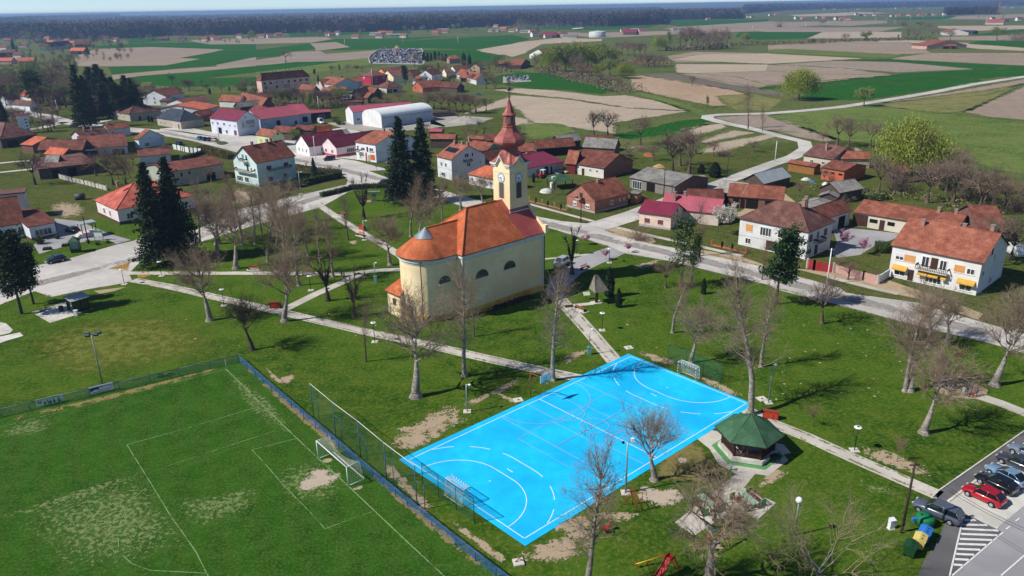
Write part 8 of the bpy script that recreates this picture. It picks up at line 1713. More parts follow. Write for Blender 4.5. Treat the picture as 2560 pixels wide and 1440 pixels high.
A=G(1620,1408); o=thing('seesaw','yellow seesaw beam on a red stand','seesaw',A); a_=P3(1588,1411,.45)-A; b_=P3(1660,1389,.75)-A; mb=MB(); mb.tube([a_,b_],.06); mb.build('beam',yelm,o); mb=MB(); m_=(a_+b_)/2; mb.tube([(m_.x-.3,m_.y,0),m_,(m_.x+.3,m_.y,0)],.05); mb.build('stand',redm,o); mb=MB(); [mb.box(q.x-.15,q.y-.15,q.z+.05,q.x+.15,q.y+.15,q.z+.1) for q in (a_*.9,b_*.9)]; mb.build('seat',redm,o)
A=G(1790,1372); o=thing('swing_frame','red and blue swing frame with yellow cap','swing',A); T1=P3(1812,1312,2.3)-A; T0=P3(1772,1336,2.3)-A; T1.z=T0.z=2.3
mb=MB(); mb.tube([T0,T1],.06); mb.build('top_bar',blum,o); mb=MB(); mb.ball(T1,.16,8); mb.build('cap',yelm,o)
for tt,f1,f2 in ((T1,(1791,1345),(1827,1366)),(T0,(1740,1377),(1782,1392))):
    for f in (f1,f2): q=G(*f)-A; mb=MB(); mb.tube([tt,q],.05); mb.build('leg',redm,o)
for k in (.35,.7): c=T0.lerp(T1,k); mb=MB(); mb.tube([c+V((-.15,0,0)),c+V((-.15,0,-1.8))],.015,4); mb.tube([c+V((.15,0,0)),c+V((.15,0,-1.8))],.015,4); mb.box(c.x-.22,c.y-.12,.45,c.x+.22,c.y+.12,.5); mb.build('swing_seat',blk,o)
A=G(1591,1280); o=thing('climbing_frame','rusty red climbing frame of thin bars on the sandy patch','climbing frame',A); 
L4=[G(*p)-A for p in ((1590,1281),(1604,1275),(1580,1262),(1560,1262))]; mb=MB(); [mb.tube([q,q+V((0,0,2.2))],.035) for q in L4[:3]]; mb.tube([L4[3],L4[2]+V((0,0,2.2))],.035); [mb.tube([L4[2]+V((0,0,z)),L4[0]+V((0,0,z)),L4[1]+V((0,0,z))],.03) for z in (.8,1.5,2.2)]; [mb.tube([L4[3].lerp(L4[2]+V((0,0,2.2)),k)-V((.3,0,0)),L4[3].lerp(L4[2]+V((0,0,2.2)),k)+V((.3,0,0))],.025) for k in (.2,.4,.6,.8)]; mb.build('bars',M('rust_red','9c3424',None,rough=.6),o)
A=G(1516,1330); o=thing('spring_rider','small red spring rider in the grass','spring rider',A,.8); mb=MB(); mb.cyl((0,0,0),(0,0,.35),.12,.12,8); mb.build('spring',blk,o); mb=MB(); mb.box(-.5,-.12,.35,.5,.12,.6); mb.ball((.5,0,.75),.22,8); mb.box(-.2,-.3,.6,.0,.3,.66); mb.build('body',redm,o)
A=G(1296,1408); o=thing('spring_rider','broken spring rider stump on a white concrete foot','spring rider',A,.2); mb=MB(); mb.box(-.5,-.5,0,.5,.5,.18); mb.build('concrete_foot',conc2,o); mb=MB(); mb.tube([(-.3,0,.2),(.1,.1,.45),(.4,0,.3)],.05); mb.build('stump',rust,o)
for px,py,lab in ((1572,870,'white lamp foundation slab above the court corner'),(1296,1001,'white lamp foundation slab left of the court'),(1905,998,'white lamp foundation slab by the right lamp post')): o=thing('foundation_slab',lab,'slab',G(px,py),.3,'lamp foundation slabs'); mb=MB(); mb.box(-.6,-.6,0,.6,.6,.1); mb.build('slab',conc2,o); mb=MB(); mb.cyl((0,0,.1),(0,0,.16),.12,.12,8); mb.build('anchor_plate',blk,o)
A=G(2345,975); o=thing('climbing_beams','grey timber climbing beams leaning in triangles beside the children','play structure',A); mb=MB(); q=[G(*p)-A for p in ((2336,965),(2373,981),(2365,958),(2388,968),(2350,955))]
for a,b,h0,h1 in ((0,1,.9,.3),(0,4,.9,1.4),(4,3,1.4,.4),(1,3,.2,1.2),(4,2,1.4,0),(2,1,1.3,.1)): mb.tube([q[a]+V((0,0,h0)),q[b]+V((0,0,h1))],.09,6)
mb.build('beam',M('grey_timber','8c8480','746c68',1.5,.9),o); mb=MB(); [mb.cyl(q[i],q[i]+V((0,0,h)),.09,.09,6) for i,h in ((0,1.),(4,1.5),(3,1.3),(1,.4))]; mb.build('post',plog,o)
# signs by the street
for px,py,h,lab in ((942,428,2.,'blue board sign on the grass corner, left'),(958,438,1.7,'blue square sign on the grass corner, right')): o,h_=pole('road_sign',(px,py),(px,py-10),lab,'sign',h=h,r=.04,foot=False); mb=MB(); mb.box(-.35,-.03,h-.6,.35,.0,h); mb.build('sign_panel',blup,o)
o,h_=pole('road_sign',(850,432),(849,416),'small grey road sign beside the street','sign',h=2.4,r=.04,foot=False); mb=MB(); mb.box(-.3,-.03,1.8,.3,0,2.5); mb.build('sign_panel',grym,o)
# ---------------- vehicles ----------------
def paint(k,c): 
    m=M(k,c,None,rough=.28,metal=.25,spec=.6); m.node_tree.nodes['Principled BSDF'].inputs['Coat Weight'].default_value=.6; m.node_tree.nodes['Principled BSDF'].inputs['Coat Roughness'].default_value=.08; return m
headm=M('headlight_glass','c8d0d4',None,rough=.1,spec=.8); tailm=M('tail_light_red','a01418',None,rough=.2)
CARK={'hatch':(4.0,1.72,1.47,[(-2.0,.35,.0),(-2.0,.72,0),(-1.9,.86,0),(-1.05,.98,0)],), }
def car(g,rz,kind,pm,label,group=None,real=True,name='parked_car'):
    """front points to +x. hull = loft of cross-sections, greenhouse above the belt line"""
    L_,W_,H_,hood,roof0,roof1,tail,belt={'hatch':(4.0,1.70,1.46,1.05,1.75,3.3,3.85,.92),'estate':(4.6,1.78,1.55,1.15,1.9,4.1,4.5,.95),'sedan':(4.4,1.74,1.42,1.15,1.95,3.3,3.95,.92),'suv':(4.3,1.78,1.72,1.1,1.7,4.0,4.2,1.05),'van':(5.4,2.0,2.4,.9,1.7,5.2,5.35,1.3),'coupe':(4.3,1.76,1.36,1.2,2.1,3.2,4.0,.9)}[kind]
    o=thing(name,label,'van' if kind=='van' else 'car',g,rz,group); x0=L_/2
    # profile along the car: (x from front, z top of the hull, half width)
    st=[(0,.42,.62,W_*.36),(.05,.38,.7,W_*.42),(.25,.3,.78,W_*.475),(hood,.26,belt,W_*.495),(L_*.5,.25,belt+.03,W_*.5),(tail-.1,.27,belt+.04,W_*.495),(L_-.12,.33,belt+.0,W_*.45),(L_,.42,.8,W_*.4)]
    mb=MB(); rg=[]
    for x,zb,zt_,w in st: X=x0-x; rg.append([V((X,-w*.9,zb)),V((X,-w,zb+.12)),V((X,-w,zt_-.14)),V((X,-w*.9,zt_)),V((X,w*.9,zt_)),V((X,w,zt_-.14)),V((X,w,zb+.12)),V((X,w*.9,zb))])
    for A_,B_ in zip(rg,rg[1:]):
        for i in range(8): j=(i+1)%8; mb.face([A_[i],B_[i],B_[j],A_[j]],0,sm=True)
    mb.face(rg[0],0); mb.face(rg[-1][::-1],0)
    for wx in (.78,L_-.85):   # dark wheel arches
        for s in (-1,1): n=10; c=V((x0-wx,s*(W_*.5+.004),.33)); [mb.face([c,c+V((.37*cos(pi*i/n),0,.37*sin(pi*i/n))),c+V((.37*cos(pi*(i+1)/n),0,.37*sin(pi*(i+1)/n)))][::(-1 if s<0 else 1)],1) for i in range(n)]
    body=mb.build('body',[pm,blk],o)
    zb=belt+.02; wt=W_*.37; wb_=W_*.455; r0=V((x0-roof0,0,H_)); r1=V((x0-roof1,0,H_-.03)); f0=V((x0-hood-.02,0,zb)); t0=V((x0-tail,0,zb+.02))
    def q(p,w): return [p+V((0,-w,0)),p+V((0,w,0))]
    a,b_,c,d=q(f0,wb_*.97),q(r0,wt),q(r1,wt*.97),q(t0,wb_*.94); m0=V((x0-(roof0+roof1)/2,0,zb)); 
    mb=MB(); mb.face([a[0],a[1],b_[1],b_[0]],0); mb.build('windscreen',glass_dark if kind!='van' else glass_dark,o)
    mb=MB()
    for s in (0,1): mb.face([a[s],b_[s],c[s],d[s]][::(1 if s==0 else -1)],0 if kind!='van' else 1)
    if kind=='van':
        for s,sg in ((0,-1),(1,1)): p=a[s].lerp(b_[s],.15)+V((-.12,sg*.02,0)); mb.face([p,p+V((-.9,0,0)),p+V((-.9,-sg*.08,.62)),p+V((-.5,-sg*.08,.62))],0)
    mb.build('side_window',[glass_dark,pm],o); mb=MB(); mb.face([d[1],d[0],c[0],c[1]],0); mb.build('rear_window',glass_dark if kind!='van' else pm,o)
    mb=MB(); mb.face([b_[0],b_[1],c[1],c[0]],0); 
    up=V((0,0,.035)); mb.face([p+up for p in (b_[0]*.985+V((0,0,H_*.015)),b_[1]*.985+V((0,0,H_*.015)),c[1]*.985+V((0,0,H_*.015)),c[0]*.985+V((0,0,H_*.015)))],0)
    for s,sg in ((0,-1),(1,1)):
        for p_,q_ in ((a[s],b_[s]),(b_[s],c[s]),(c[s],d[s])): mb.cyl(p_,q_,.045,.045,5)
        mid=a[s].lerp(d[s],.52); midt=b_[s].lerp(c[s],.5); mb.cyl(mid,midt,.04,.04,5)
    mb.build('roof_panel',pm,o)
    for wx in (.78,L_-.85):
        for s in (-1,1):
            mb=MB(); c_=V((x0-wx,s*(W_*.5-.1),.32)); mb.cyl(c_-V((0,.1,0)),c_+V((0,.115,0)),.32,.32,14); w=mb.build('wheel',rubber,o); mb=MB(); k=c_+V((0,s*.12,0)); mb.cyl(k,k+V((0,s*.02,0)),.2,.18,10); mb.build('rim',rimm,w)
    for s in (-1,1):
        mb=MB(); mb.box(x0-.2,s*W_*.3-.16,.6,x0-.0,s*W_*.3+.14,.72); mb.build('headlight',headm,o)
        mb=MB(); mb.box(-x0-.01,s*W_*.34-.1,.7,-x0+.15,s*W_*.34+.1,.88) ; mb.build('tail_light',tailm,o)
    mb=MB(); [mb.box(x0-hood-.35,s*(W_*.5+.08)-.1,belt,x0-hood-.2,s*(W_*.5+.08)+.1,belt+.14) for s in (-1,1)]; mb.build('mirror',pm,o)
    mb=MB(); mb.box(x0-.03,-.35,.42,x0+.02,.35,.54); mb.build('number_plate',wht,o)
    return o
def carat(px,py,tox,toy,kind,col,label,group=None,name='parked_car'):
    a=G(px,py); b=G(tox,toy); return car(a,atan2(b.y-a.y,b.x-a.x),kind,paint('paint_'+col,col),label,group,name=name)
GR='cars parked beside the road at the bottom right'
carat(2342,1288,2300,1270,'estate','5c6470','grey estate car with silver roof rails parked half on the grass',GR)
carat(2457,1248,2412,1227,'hatch','b01024','bright red hatchback in the parking bay',GR)
carat(2488,1218,2443,1196,'hatch','14161a','black hatchback behind the bright red car',GR)
carat(2515,1198,2474,1176,'coupe','7c9cb8','light blue coupe behind the black hatchback',GR)
carat(2545,1168,2503,1150,'sedan','3c4048','dark grey car with silver roof strip next to the light blue coupe',GR)
carat(2575,1145,2537,1128,'estate','7c8898','silver grey car cut by the right edge',GR)
carat(140,655,118,660,'hatch','1c3040','dark blue small car parked on the square at the left')
carat(182,580,164,576,'sedan','101214','black saloon in front of the school')
carat(509,551,496,547,'sedan','e0e4e8','white car behind the left park trees')
carat(560,543,548,540,'hatch','7c2028','dark red car behind the left park trees')
carat(823,401,808,403,'suv','1c1e20','black people carrier in front of the pink cafe')
carat(960,461,948,463,'hatch','1c2c34','dark teal car half hidden by the spruce pair')
carat(1402,664,1380,676,'suv','c4ccd4','silver estate car parked behind the church')
carat(500,349,494,347,'hatch','2468b0','blue car, leftmost on the village hall square'); carat(510,351,504,349,'hatch','20242c','black car second on the village hall square'); carat(522,352,516,350,'hatch','1c2850','navy car third on the village hall square'); carat(535,353,527,352,'sedan','c8ac80','beige car at the right end of the row on the village hall square')
carat(448,362,440,360,'hatch','2c3848','dark car behind the white garden fence')
carat(802,309,812,312,'van','e4e6e8','white delivery van beside the burgundy link shed',name='delivery_van'); carat(760,308,750,306,'van','dcdee0','second white van behind the old barn roofs',name='delivery_van')
carat(1398,434,1388,440,'sedan','202c34','dark car in the tractor yard'); carat(1426,432,1414,434,'sedan','a8b0b4','silver car beside the white farm building'); carat(1626,466,1620,470,'hatch','a01c30','dark red car inside the grey roofed garage')
carat(2532,636,2520,630,'van','dfe0e0','white van behind the long white house',name='delivery_van'); carat(1540,408,1550,412,'estate','2c343c','dark car behind the brick gabled barn')
carat(1262,176,1268,175,'sedan','e4e4e4','white car on the lane east of the cemetery'); carat(1196,238,1202,238,'sedan','5c7488','blue car in the meadow behind the hall')
# tractor
g=G(1356,444); o=thing('tractor','small red tractor with white roof in front of the burgundy stable','tractor',g,-2.2); mb=MB(); mb.box(0,-.4,.7,1.7,.4,1.35); mb.box(-.9,-.5,.6,.1,.5,1.1); mb.build('body',redm,o); mb=MB(); mb.box(-1.1,-.7,2.3,.3,.7,2.42); [mb.box(x-.04,y-.04,1.1,x+.04,y+.04,2.3) for x in (-1,.2) for y in (-.6,.6)]; mb.build('cab_roof',wht,o)
for x,r in ((-.6,.75),(1.3,.45)):
    for y in (-.75,.75): mb=MB(); mb.cyl((x,y-.15,r),(x,y+.15,r),r,r,14); w=mb.build('wheel',rubber,o); mb=MB(); mb.cyl((x,y-.17,r),(x,y+.17,r),r*.5,r*.5,10); mb.build('rim',redm,w)
g=G(1442,434); o=thing('quad_bike','little red quad bike beside the silver car','quad bike',g,-2.); mb=MB(); mb.box(-.8,-.3,.4,.8,.3,.7); mb.box(-.5,-.2,.7,.1,.2,.9); mb.tube([(.4,-.35,1.),(.4,.35,1.)],.04); mb.build('body',redm,o); 
for x in (-.6,.6):
    for y in (-.42,.42): mb=MB(); mb.cyl((x,y-.1,.27),(x,y+.1,.27),.27,.27,10); mb.build('wheel',rubber,o)
# garden pavilion of the tractor yard
g=G(1400,468); o=thing('pavilion','dark green pyramid roofed garden pavilion with white fireplace','pavilion',g,.3); mb=MB(); q=[V((x*3.3,y*3.3,2.4)) for x,y in ((-1,-1),(1,-1),(1,1),(-1,1))]; [mb.face([q[i],q[(i+1)%4],V((0,0,4.2))],0) for i in range(4)]; mb.face(q[::-1],0); mb.build('roof',RM['greensh'],o); mb=MB(); [mb.box(x-.1,y-.1,0,x+.1,y+.1,2.5) for x in (-2.8,2.8) for y in (-2.8,2.8)]; mb.build('post',woodd,o)
g=G(1384,470); o=thing('fireplace','white outdoor fireplace with tapering chimney beside the pavilion','fireplace',g,.3); mb=MB(); mb.box(-.9,-.6,0,.9,.6,1.6); mb.prism([(-.5,-.4),(.5,-.4),(.5,.4),(-.5,.4)],1.6,3.4); mb.build('masonry',plaster('e0dcd0'),o)
g=G(1366,480); o=thing('tarpaulin_heap','low heap under a white tarpaulin on the lawn','heap',g); mb=MB(); mb.lathe([(2.0,0),(1.7,.5),(.9,.9),(0,1.05)],9); mb.build('tarpaulin',M('tarpaulin','d0d0c8','bcbcb4',1.,.8,.4),o)
# ---------------- people ----------------
skin=M('skin','c08a70',None,rough=.6); hair_d=M('hair_dark','1e1814',None,rough=.8)
def cloth(c): return M('cloth_'+c,c,None,rough=.9)
def person(g,rz,h,top,legs,hair,label,pose='stand',reach=False,name='person'):
    o=thing(name,label,'person',g,rz,None); s=h/1.75
    J={'p':(0,0,.95),'s':(0,0,1.15),'c':(0,.0,1.38),'n':(0,0,1.5),'h0':(0,.01,1.58),'h1':(0,.02,1.7),
       'ls':(-.19,0,1.42),'le':(-.25,.02,1.12),'lw':(-.24,.12,.88),'lh':(-.23,.16,.8),'rs':(.19,0,1.42),'re':(.25,.02,1.12),'rw':(.24,.12,.88),'rh':(.23,.16,.8),
       'lp':(-.1,0,.92),'lk':(-.11,.03,.5),'la':(-.11,-.02,.09),'lt':(-.12,.14,.04),'rp':(.1,0,.92),'rk':(.11,.05,.5),'ra':(.12,.0,.09),'rt':(.13,.16,.04)}
    if reach: J.update({'re':(.3,.25,1.35),'rw':(.2,.48,1.4),'rh':(.18,.55,1.42)})
    if pose=='sit':
        J={k:(v[0],v[1],v[2]-.42) for k,v in J.items()}; J.update({'lk':(-.12,.42,.52),'la':(-.12,.42,.1),'lt':(-.12,.56,.05),'rk':(.12,.42,.52),'ra':(.12,.44,.1),'rt':(.12,.58,.05),'lp':(-.1,.02,.5),'rp':(.1,.02,.5),'le':(-.26,.12,.74),'lw':(-.15,.36,.82),'lh':(-.1,.43,.83),'re':(.26,.12,.74),'rw':(.15,.36,.82),'rh':(.1,.43,.83),'c':(0,.06,.98),'n':(0,.08,1.09),'h0':(0,.1,1.17),'h1':(0,.13,1.3)})
    R={'p':.135,'s':.12,'c':.15,'n':.055,'h0':.085,'h1':.1,'ls':.065,'le':.045,'lw':.033,'lh':.042,'lp':.09,'lk':.06,'la':.042,'lt':.035}
    R.update({k.replace('l','r',1):v for k,v in list(R.items()) if k[0]=='l'})
    E_=[('p','s'),('s','c'),('c','n'),('n','h0'),('h0','h1'),('c','ls'),('ls','le'),('le','lw'),('lw','lh'),('c','rs'),('rs','re'),('re','rw'),('rw','rh'),('p','lp'),('lp','lk'),('lk','la'),('la','lt'),('p','rp'),('rp','rk'),('rk','ra'),('ra','rt')]
    ks=list(J); me=bpy.data.meshes.new('body'); me.from_pydata([tuple(x*s for x in J[k]) for k in ks],[(ks.index(a),ks.index(b)) for a,b in E_],[])
    b=link('body',me,o); md=b.modifiers.new('skin','SKIN'); md.use_smooth_shade=True
    for i,k in enumerate(ks): me.skin_vertices[0].data[i].radius=(R[k]*s,R[k]*s*(.8 if k in('p','s','c') else 1)); me.skin_vertices[0].data[i].use_root=(k=='p')
    b.modifiers.new('sub','SUBSURF').levels=1; b.modifiers['sub'].render_levels=1
    dg=bpy.context.evaluated_depsgraph_get(); m2=bpy.data.meshes.new_from_object(b.evaluated_get(dg)); b.modifiers.clear(); b.data=m2; m2.materials.clear()
    for m in (skin,cloth(top),cloth(legs),blk): m2.materials.append(m)
    for p in m2.polygons:
        c=p.center/s; zb=1.5 if pose=='stand' else 1.08; zl=.95 if pose=='stand' else .55
        hand=(Vector_near(c,J['lh'])or Vector_near(c,J['rh']))
        p.material_index=0 if (c.z>zb or hand) else 1 if (c.z>zl and not(pose=='sit' and c.y>.45 and c.z<.6)) else 3 if c.z<.1 else 2
        p.use_smooth=True
    hd=J['h1']; mb=MB(); mb.ball((hd[0]*s,(hd[1]-.02)*s,(hd[2]+.025)*s),.118*s,10); 
    mb.build('hair',hair if not isinstance(hair,str) else cloth(hair),o)
    hb_=MB()
    for k,sg in (('lh',-1),('rh',1)):
        c=V(J[k])*s
        for f in range(4): a=c+V((sg*.0+(f-1.5)*.02,.02,0))*s; hb_.cyl(a,a+V((0,.05,-.055))*s*(.8+.1*(f%3)),.009*s,.007*s,5)
        hb_.cyl(c+V((-sg*.03,.0,0))*s,c+V((-sg*.055,.04,-.02))*s,.01*s,.008*s,5)
    hb_.build('fingers',skin,o)
    fb_=MB(); c=V(hd)*s; [fb_.ball(c+V((sx*.032,.088,-.005))*s,.012*s,5) for sx in (-1,1)]; fb_.build('eyes',blk,o); fb_=MB(); fb_.cyl(c+V((0,.085,-.02))*s,c+V((0,.115,-.035))*s,.012*s,.016*s,5); [fb_.ball(c+V((sx*.1,0,-.02))*s,.022*s,5) for sx in (-1,1)]; fb_.build('nose_and_ears',skin,o); fb_=MB(); fb_.box(c.x-.025*s,c.y+.083*s,c.z-.065*s,c.x+.025*s,c.y+.09*s,c.z-.055*s); fb_.build('mouth',M('lips','8c4c44',None,rough=.6),o)
    return o
def Vector_near(c,h): return (c-V(h)).length<.09
for a in (((2407,991),-.3,1.55,'d4d6dc','c0c4cc',hair_d,'person in a white hoodie and pale trousers at the left of the group','stand'),((2415,987),2.6,1.8,'1e222c','14161c','4c5058','tall person in dark clothes pointing an arm to the left','stand'),((2426,981),3.,1.72,'5c6470','22262e','4a5058','person in a grey hooded coat at the back of the group','stand'),((2423,993),.4,1.4,'a4a0b4','2c3444',hair_d,'child in a lilac grey jacket in the middle of the group','stand'),((2432,995),.2,1.2,'d02868','b02458',hair_d,'small child in a bright pink suit','stand'),((2441,991),.9,1.45,'22283c','2c3450',hair_d,'child in dark navy clothes at the right of the group','stand')):
    person(G(*a[0]),a[1],a[2],a[3],a[4],a[5],a[6],reach='pointing' in a[6])
bl=[o for o in bpy.data.objects if o.get('label','').startswith('green sided bench nearest')][0]
for dx,c,hr,lab in ((-.35,'5c3430','5a3430','person in a brown red hooded jacket sitting on the green bench'),(.3,'24545c','24545c','person in a teal hooded jacket sitting on the green bench')):
    p=bl.location+Matrix.Rotation(bl.rotation_euler.z,3,'Z')@V((dx*-1,0,0)); person(V((p.x,p.y,0)),bl.rotation_euler.z+pi,1.65,c,'2a3040',hr,lab,'sit')
# ---------------- far country ----------------
# small copied farmhouses of the distant hamlets
def farproto(roof,wall,L_,D_,he,dh,typ='g'):
    o=thing('house','','house',(0,0,0)); mb=MB()
    slab(mb,[(-L_/2,-D_/2,he),(L_/2,-D_/2,he),(L_/2,0,he+dh),(-L_/2,0,he+dh)],.2); slab(mb,[(L_/2,D_/2,he),(-L_/2,D_/2,he),(-L_/2,0,he+dh),(L_/2,0,he+dh)],.2); mb.build('roof',[RM[roof],GUT],o)
    mb=MB(); e=.4; x0,x1,y0,y1=-L_/2+e,L_/2-e,-D_/2+e,D_/2-e
    mb.face([(x0,y0,0),(x1,y0,0),(x1,y0,he-.1),(x0,y0,he-.1)],0); mb.face([(x1,y1,0),(x0,y1,0),(x0,y1,he-.1),(x1,y1,he-.1)],0); mb.face([(x1,y0,0),(x1,y1,0),(x1,y1,he-.1),(x1,0,he+dh-.25),(x1,y0,he-.1)],0); mb.face([(x0,y1,0),(x0,y0,0),(x0,y0,he-.1),(x0,0,he+dh-.25),(x0,y1,he-.1)],0); mb.build('wall',WM(wall),o)
    for fx in (-.3,.0,.3): mb=MB(); win_mesh(mb,V((L_*fx,y0,1.2)),V((1,0,0)),V((0,-1,0)),1.3,1.3,'b'); mb.build('window',[FRM,GLS,GLS],o)
    return reg(o)
FP={'r':farproto('terra','d8ccc0',14,9,3.4,3.6),'w':farproto('old','e4e4e0',11,9,5.2,3.4),'b':farproto('orange','c8a090',16,9,3.2,3.4),'g':farproto('grey','b8b8b0',24,11,3.4,2.4),'d':farproto('brown','8c7868',18,10,3.6,3.6)}
used=set()
def far(k,pts,label,grp,sc=1.):
    pts=sorted(pts)
    for i,(x,y) in enumerate(pts):
        kk=k[i%len(k)]; src=FP[kk]; rz=((x*13+y*7)%9-4)*.12; g=G(x,y)
        if kk in used: o=dup(src,g,rz,sc)
        else: o=src; o.location=g; o.rotation_euler=(0,0,rz); o.scale=(sc,)*3; used.add(kk)
        o['label']=label+nth(i,len(pts)); o['group']=grp
far('wrbd',[(410,102),(455,102),(370,92),(15,128),(25,138),(105,108),(130,110),(150,112),(170,106),(185,112),(212,112),(112,126),(265,103),(290,103),(120,100),(20,105),(60,118),(165,116),(50,148),(20,160),(70,160)],'farmhouse among the trees at the far left below the forest','farmhouses at the far left')
far('rw',[(515,102),(530,100),(545,102),(600,96),(655,94),(675,95),(697,90),(820,90),(830,90),(845,88)],'small red roofed house in the field hamlet before the long forest','hamlet before the long forest')
far('rgrb',[(940,88),(955,85),(975,86),(990,92),(950,95),(1010,94),(890,96),(1100,82),(1107,78),(1090,86),(1115,82),(1205,66),(1225,66),(1240,68),(1235,80),(1258,76),(1280,80)],'farm building in the long hamlet above the green fields','long hamlet above the green fields')
far('wrgr',[(1290,78),(1300,76),(1315,82),(1330,82),(1335,92),(1370,95),(1390,92),(1410,92),(1425,95),(1390,62),(1425,65),(1450,65),(1445,60),(1560,80),(1590,78),(1605,80),(1695,76),(1680,74),(1660,52),(1770,50),(1870,44),(1880,44)],'farm building of the hamlet left of the grey copse','hamlet left of the grey copse')
far('rwbd',[(1990,48),(2008,48),(2045,46),(2060,47),(2070,48),(2090,50),(2105,50),(2120,50),(2140,38),(2150,40),(2165,40),(2185,40),(2205,40),(2230,42),(2245,42),(2270,40),(2300,40),(2320,38),(2335,38),(2360,38),(2145,24),(2085,24),(2010,24),(2060,24),(1945,22),(2190,20),(2260,20),(2300,22),(2420,20),(2510,20),(2530,20),(1960,24),(1905,22),(2120,24),(2240,22),(2390,22),(2480,22),(2480,52),(2510,54),(2545,52),(1925,40),(1940,38)],'little house of the hazy villages at the upper right','houses of the hazy villages')
for k_,v_ in FP.items():
    if k_ not in used: print('unused far',k_)
# bright barn and others standing alone
house('bright red roofed open barn in the left fields',t00,(690,510),(835,510),10.,4.,(760,478),'g','orange','wood',F='.5,0,16.,3.2,k',cat='barn')
house('long maroon barn with slate dormers at the far left',t00,(500,470),(730,450),12.,4.2,(600,415),'g','slate','b8b0a8')
house('old dark barn in the left hamlet, widest one',t00,(745,445),(905,440),12.,4.,(830,405),'g','old','wood',cat='barn')
house('mint green gabled hall at the forest edge',t20,(405,235),(450,238),12.,6.,(430,222),'x','greysheet','4ca488',cat='barn')
house('open red roofed barn with timber front beside the far farm',t20,(270,350),(445,350),16.,4.5,(350,318),'h','burg','wood',F='.5,0,16.,3.,k',cat='barn')
house('burgundy roofed open cow barn above the willow wood',t20,(1110,325),(1245,325),14.,4.,(1180,292),'g','burg','wood',cat='barn')
g=G(1493,93); o=thing('storage_tank','round white storage tank beyond the willow wood','tank',g); mb=MB(); mb.lathe([(13.5,0),(13.5,8.5),(13.2,8.6)],28); mb.build('shell',M('tank_white','c8ccc8','b4b8b4',.3,.5),o); mb=MB(); mb.lathe([(13.6,8.5),(0,10.2)],28); mb.build('lid',M('tank_lid','d4d6d4',None,rough=.5),o)
poly('plastic_tunnel',tp(t20,[(600,290),(700,283),(725,287),(610,300)]),M('tunnel_white','dcdcdc',None,rough=.5),z=1.5)
# cemetery on the slope: stones too many and too small to count
rng=np.random.default_rng(5)
cem=[G(*p) for p in tp(t10,[(1150,630),(1140,590),(1250,505),(1400,492),(1640,492),(1680,560),(1660,640),(1350,635)])]
def inside(p,P):
    c=False
    for i in range(len(P)):
        a,b=P[i],P[i-1]
        if (a.y>p[1])!=(b.y>p[1]) and p[0]<(b.x-a.x)*(p[1]-a.y)/(b.y-a.y)+a.x: c=not c
    return c
gsm=[M('grave_dark','22252e',None,rough=.2),M('grave_grey','6c7484','5c6474',1.,.4),M('grave_white','c4c8cc',None,rough=.5),M('grave_flower','8c6c7c',None,rough=.8)]
xs=[p.x for p in cem]; ys=[p.y for p in cem]; mb=MB(); n=0
for _ in range(6000):
    x=rng.uniform(min(xs),max(xs)); y=rng.uniform(min(ys),max(ys))
    if inside((x,y),cem) and n<1500:
        n+=1; mi=int(rng.choice(4,p=[.42,.26,.27,.05])); h=rng.uniform(.5,1.7); mb.box(x-.7,y-.25,0,x+.7,y+.1,h,mi); mb.box(x-.7,y-2.2,0,x+.7,y-.3,.35,int(rng.choice(3)))
tag(mb.build('gravestones',gsm),'dense field of dark and white gravestones in the hillside cemetery','graves',kind='stuff')
poly('cemetery_ground',tp(t10,[(1145,640),(1130,590),(1245,495),(1400,485),(1660,485),(1700,560),(1680,650),(1350,645)]),gm['gravel'],z=.3)
lowwall('curved pale wall round the hillside cemetery',tp(t10,[(1145,642),(1132,615),(1128,590),(1150,560),(1190,530),(1245,498),(1300,490)]),1.8,conc,w=.5)
mb=MB()
for _ in range(150):
    u,v=rng.random(),rng.random(); p=G(*tl(t20,(-60+240*u,770+36*v))); h=rng.uniform(.6,1.6); mb.box(p.x-.5,p.y-.15,0,p.x+.5,p.y+.15,h,int(rng.choice(3)))
tag(mb.build('gravestones',gsm),'small fenced graveyard of white and grey stones in the green meadow','graves',kind='stuff')
poly('cemetery_ground',tp(t20,[(-90,765),(180,772),(190,815),(-90,830)]),gm['gravel'],z=.05)
g=G(993,138); o=thing('chapel','small pale pink chapel tower among the hillside graves','chapel',g,.2); mb=MB(); mb.prism([(-2.2,-2.2),(2.2,-2.2),(2.2,2.2),(-2.2,2.2)],0,7.5); mb.build('wall',plaster('d8b4a4'),o); mb=MB(); q=[V((x*2.5,y*2.5,7.4)) for x,y in ((-1,-1),(1,-1),(1,1),(-1,1))]; [mb.face([q[i],q[(i+1)%4],V((0,0,11))],0) for i in range(4)]; mb.build('roof',plaster('c89c8c'),o); mb=MB(); mb.box(-.9,-2.25,0,.9,-2.2,3.6); mb.build('door',DARKIN,o)
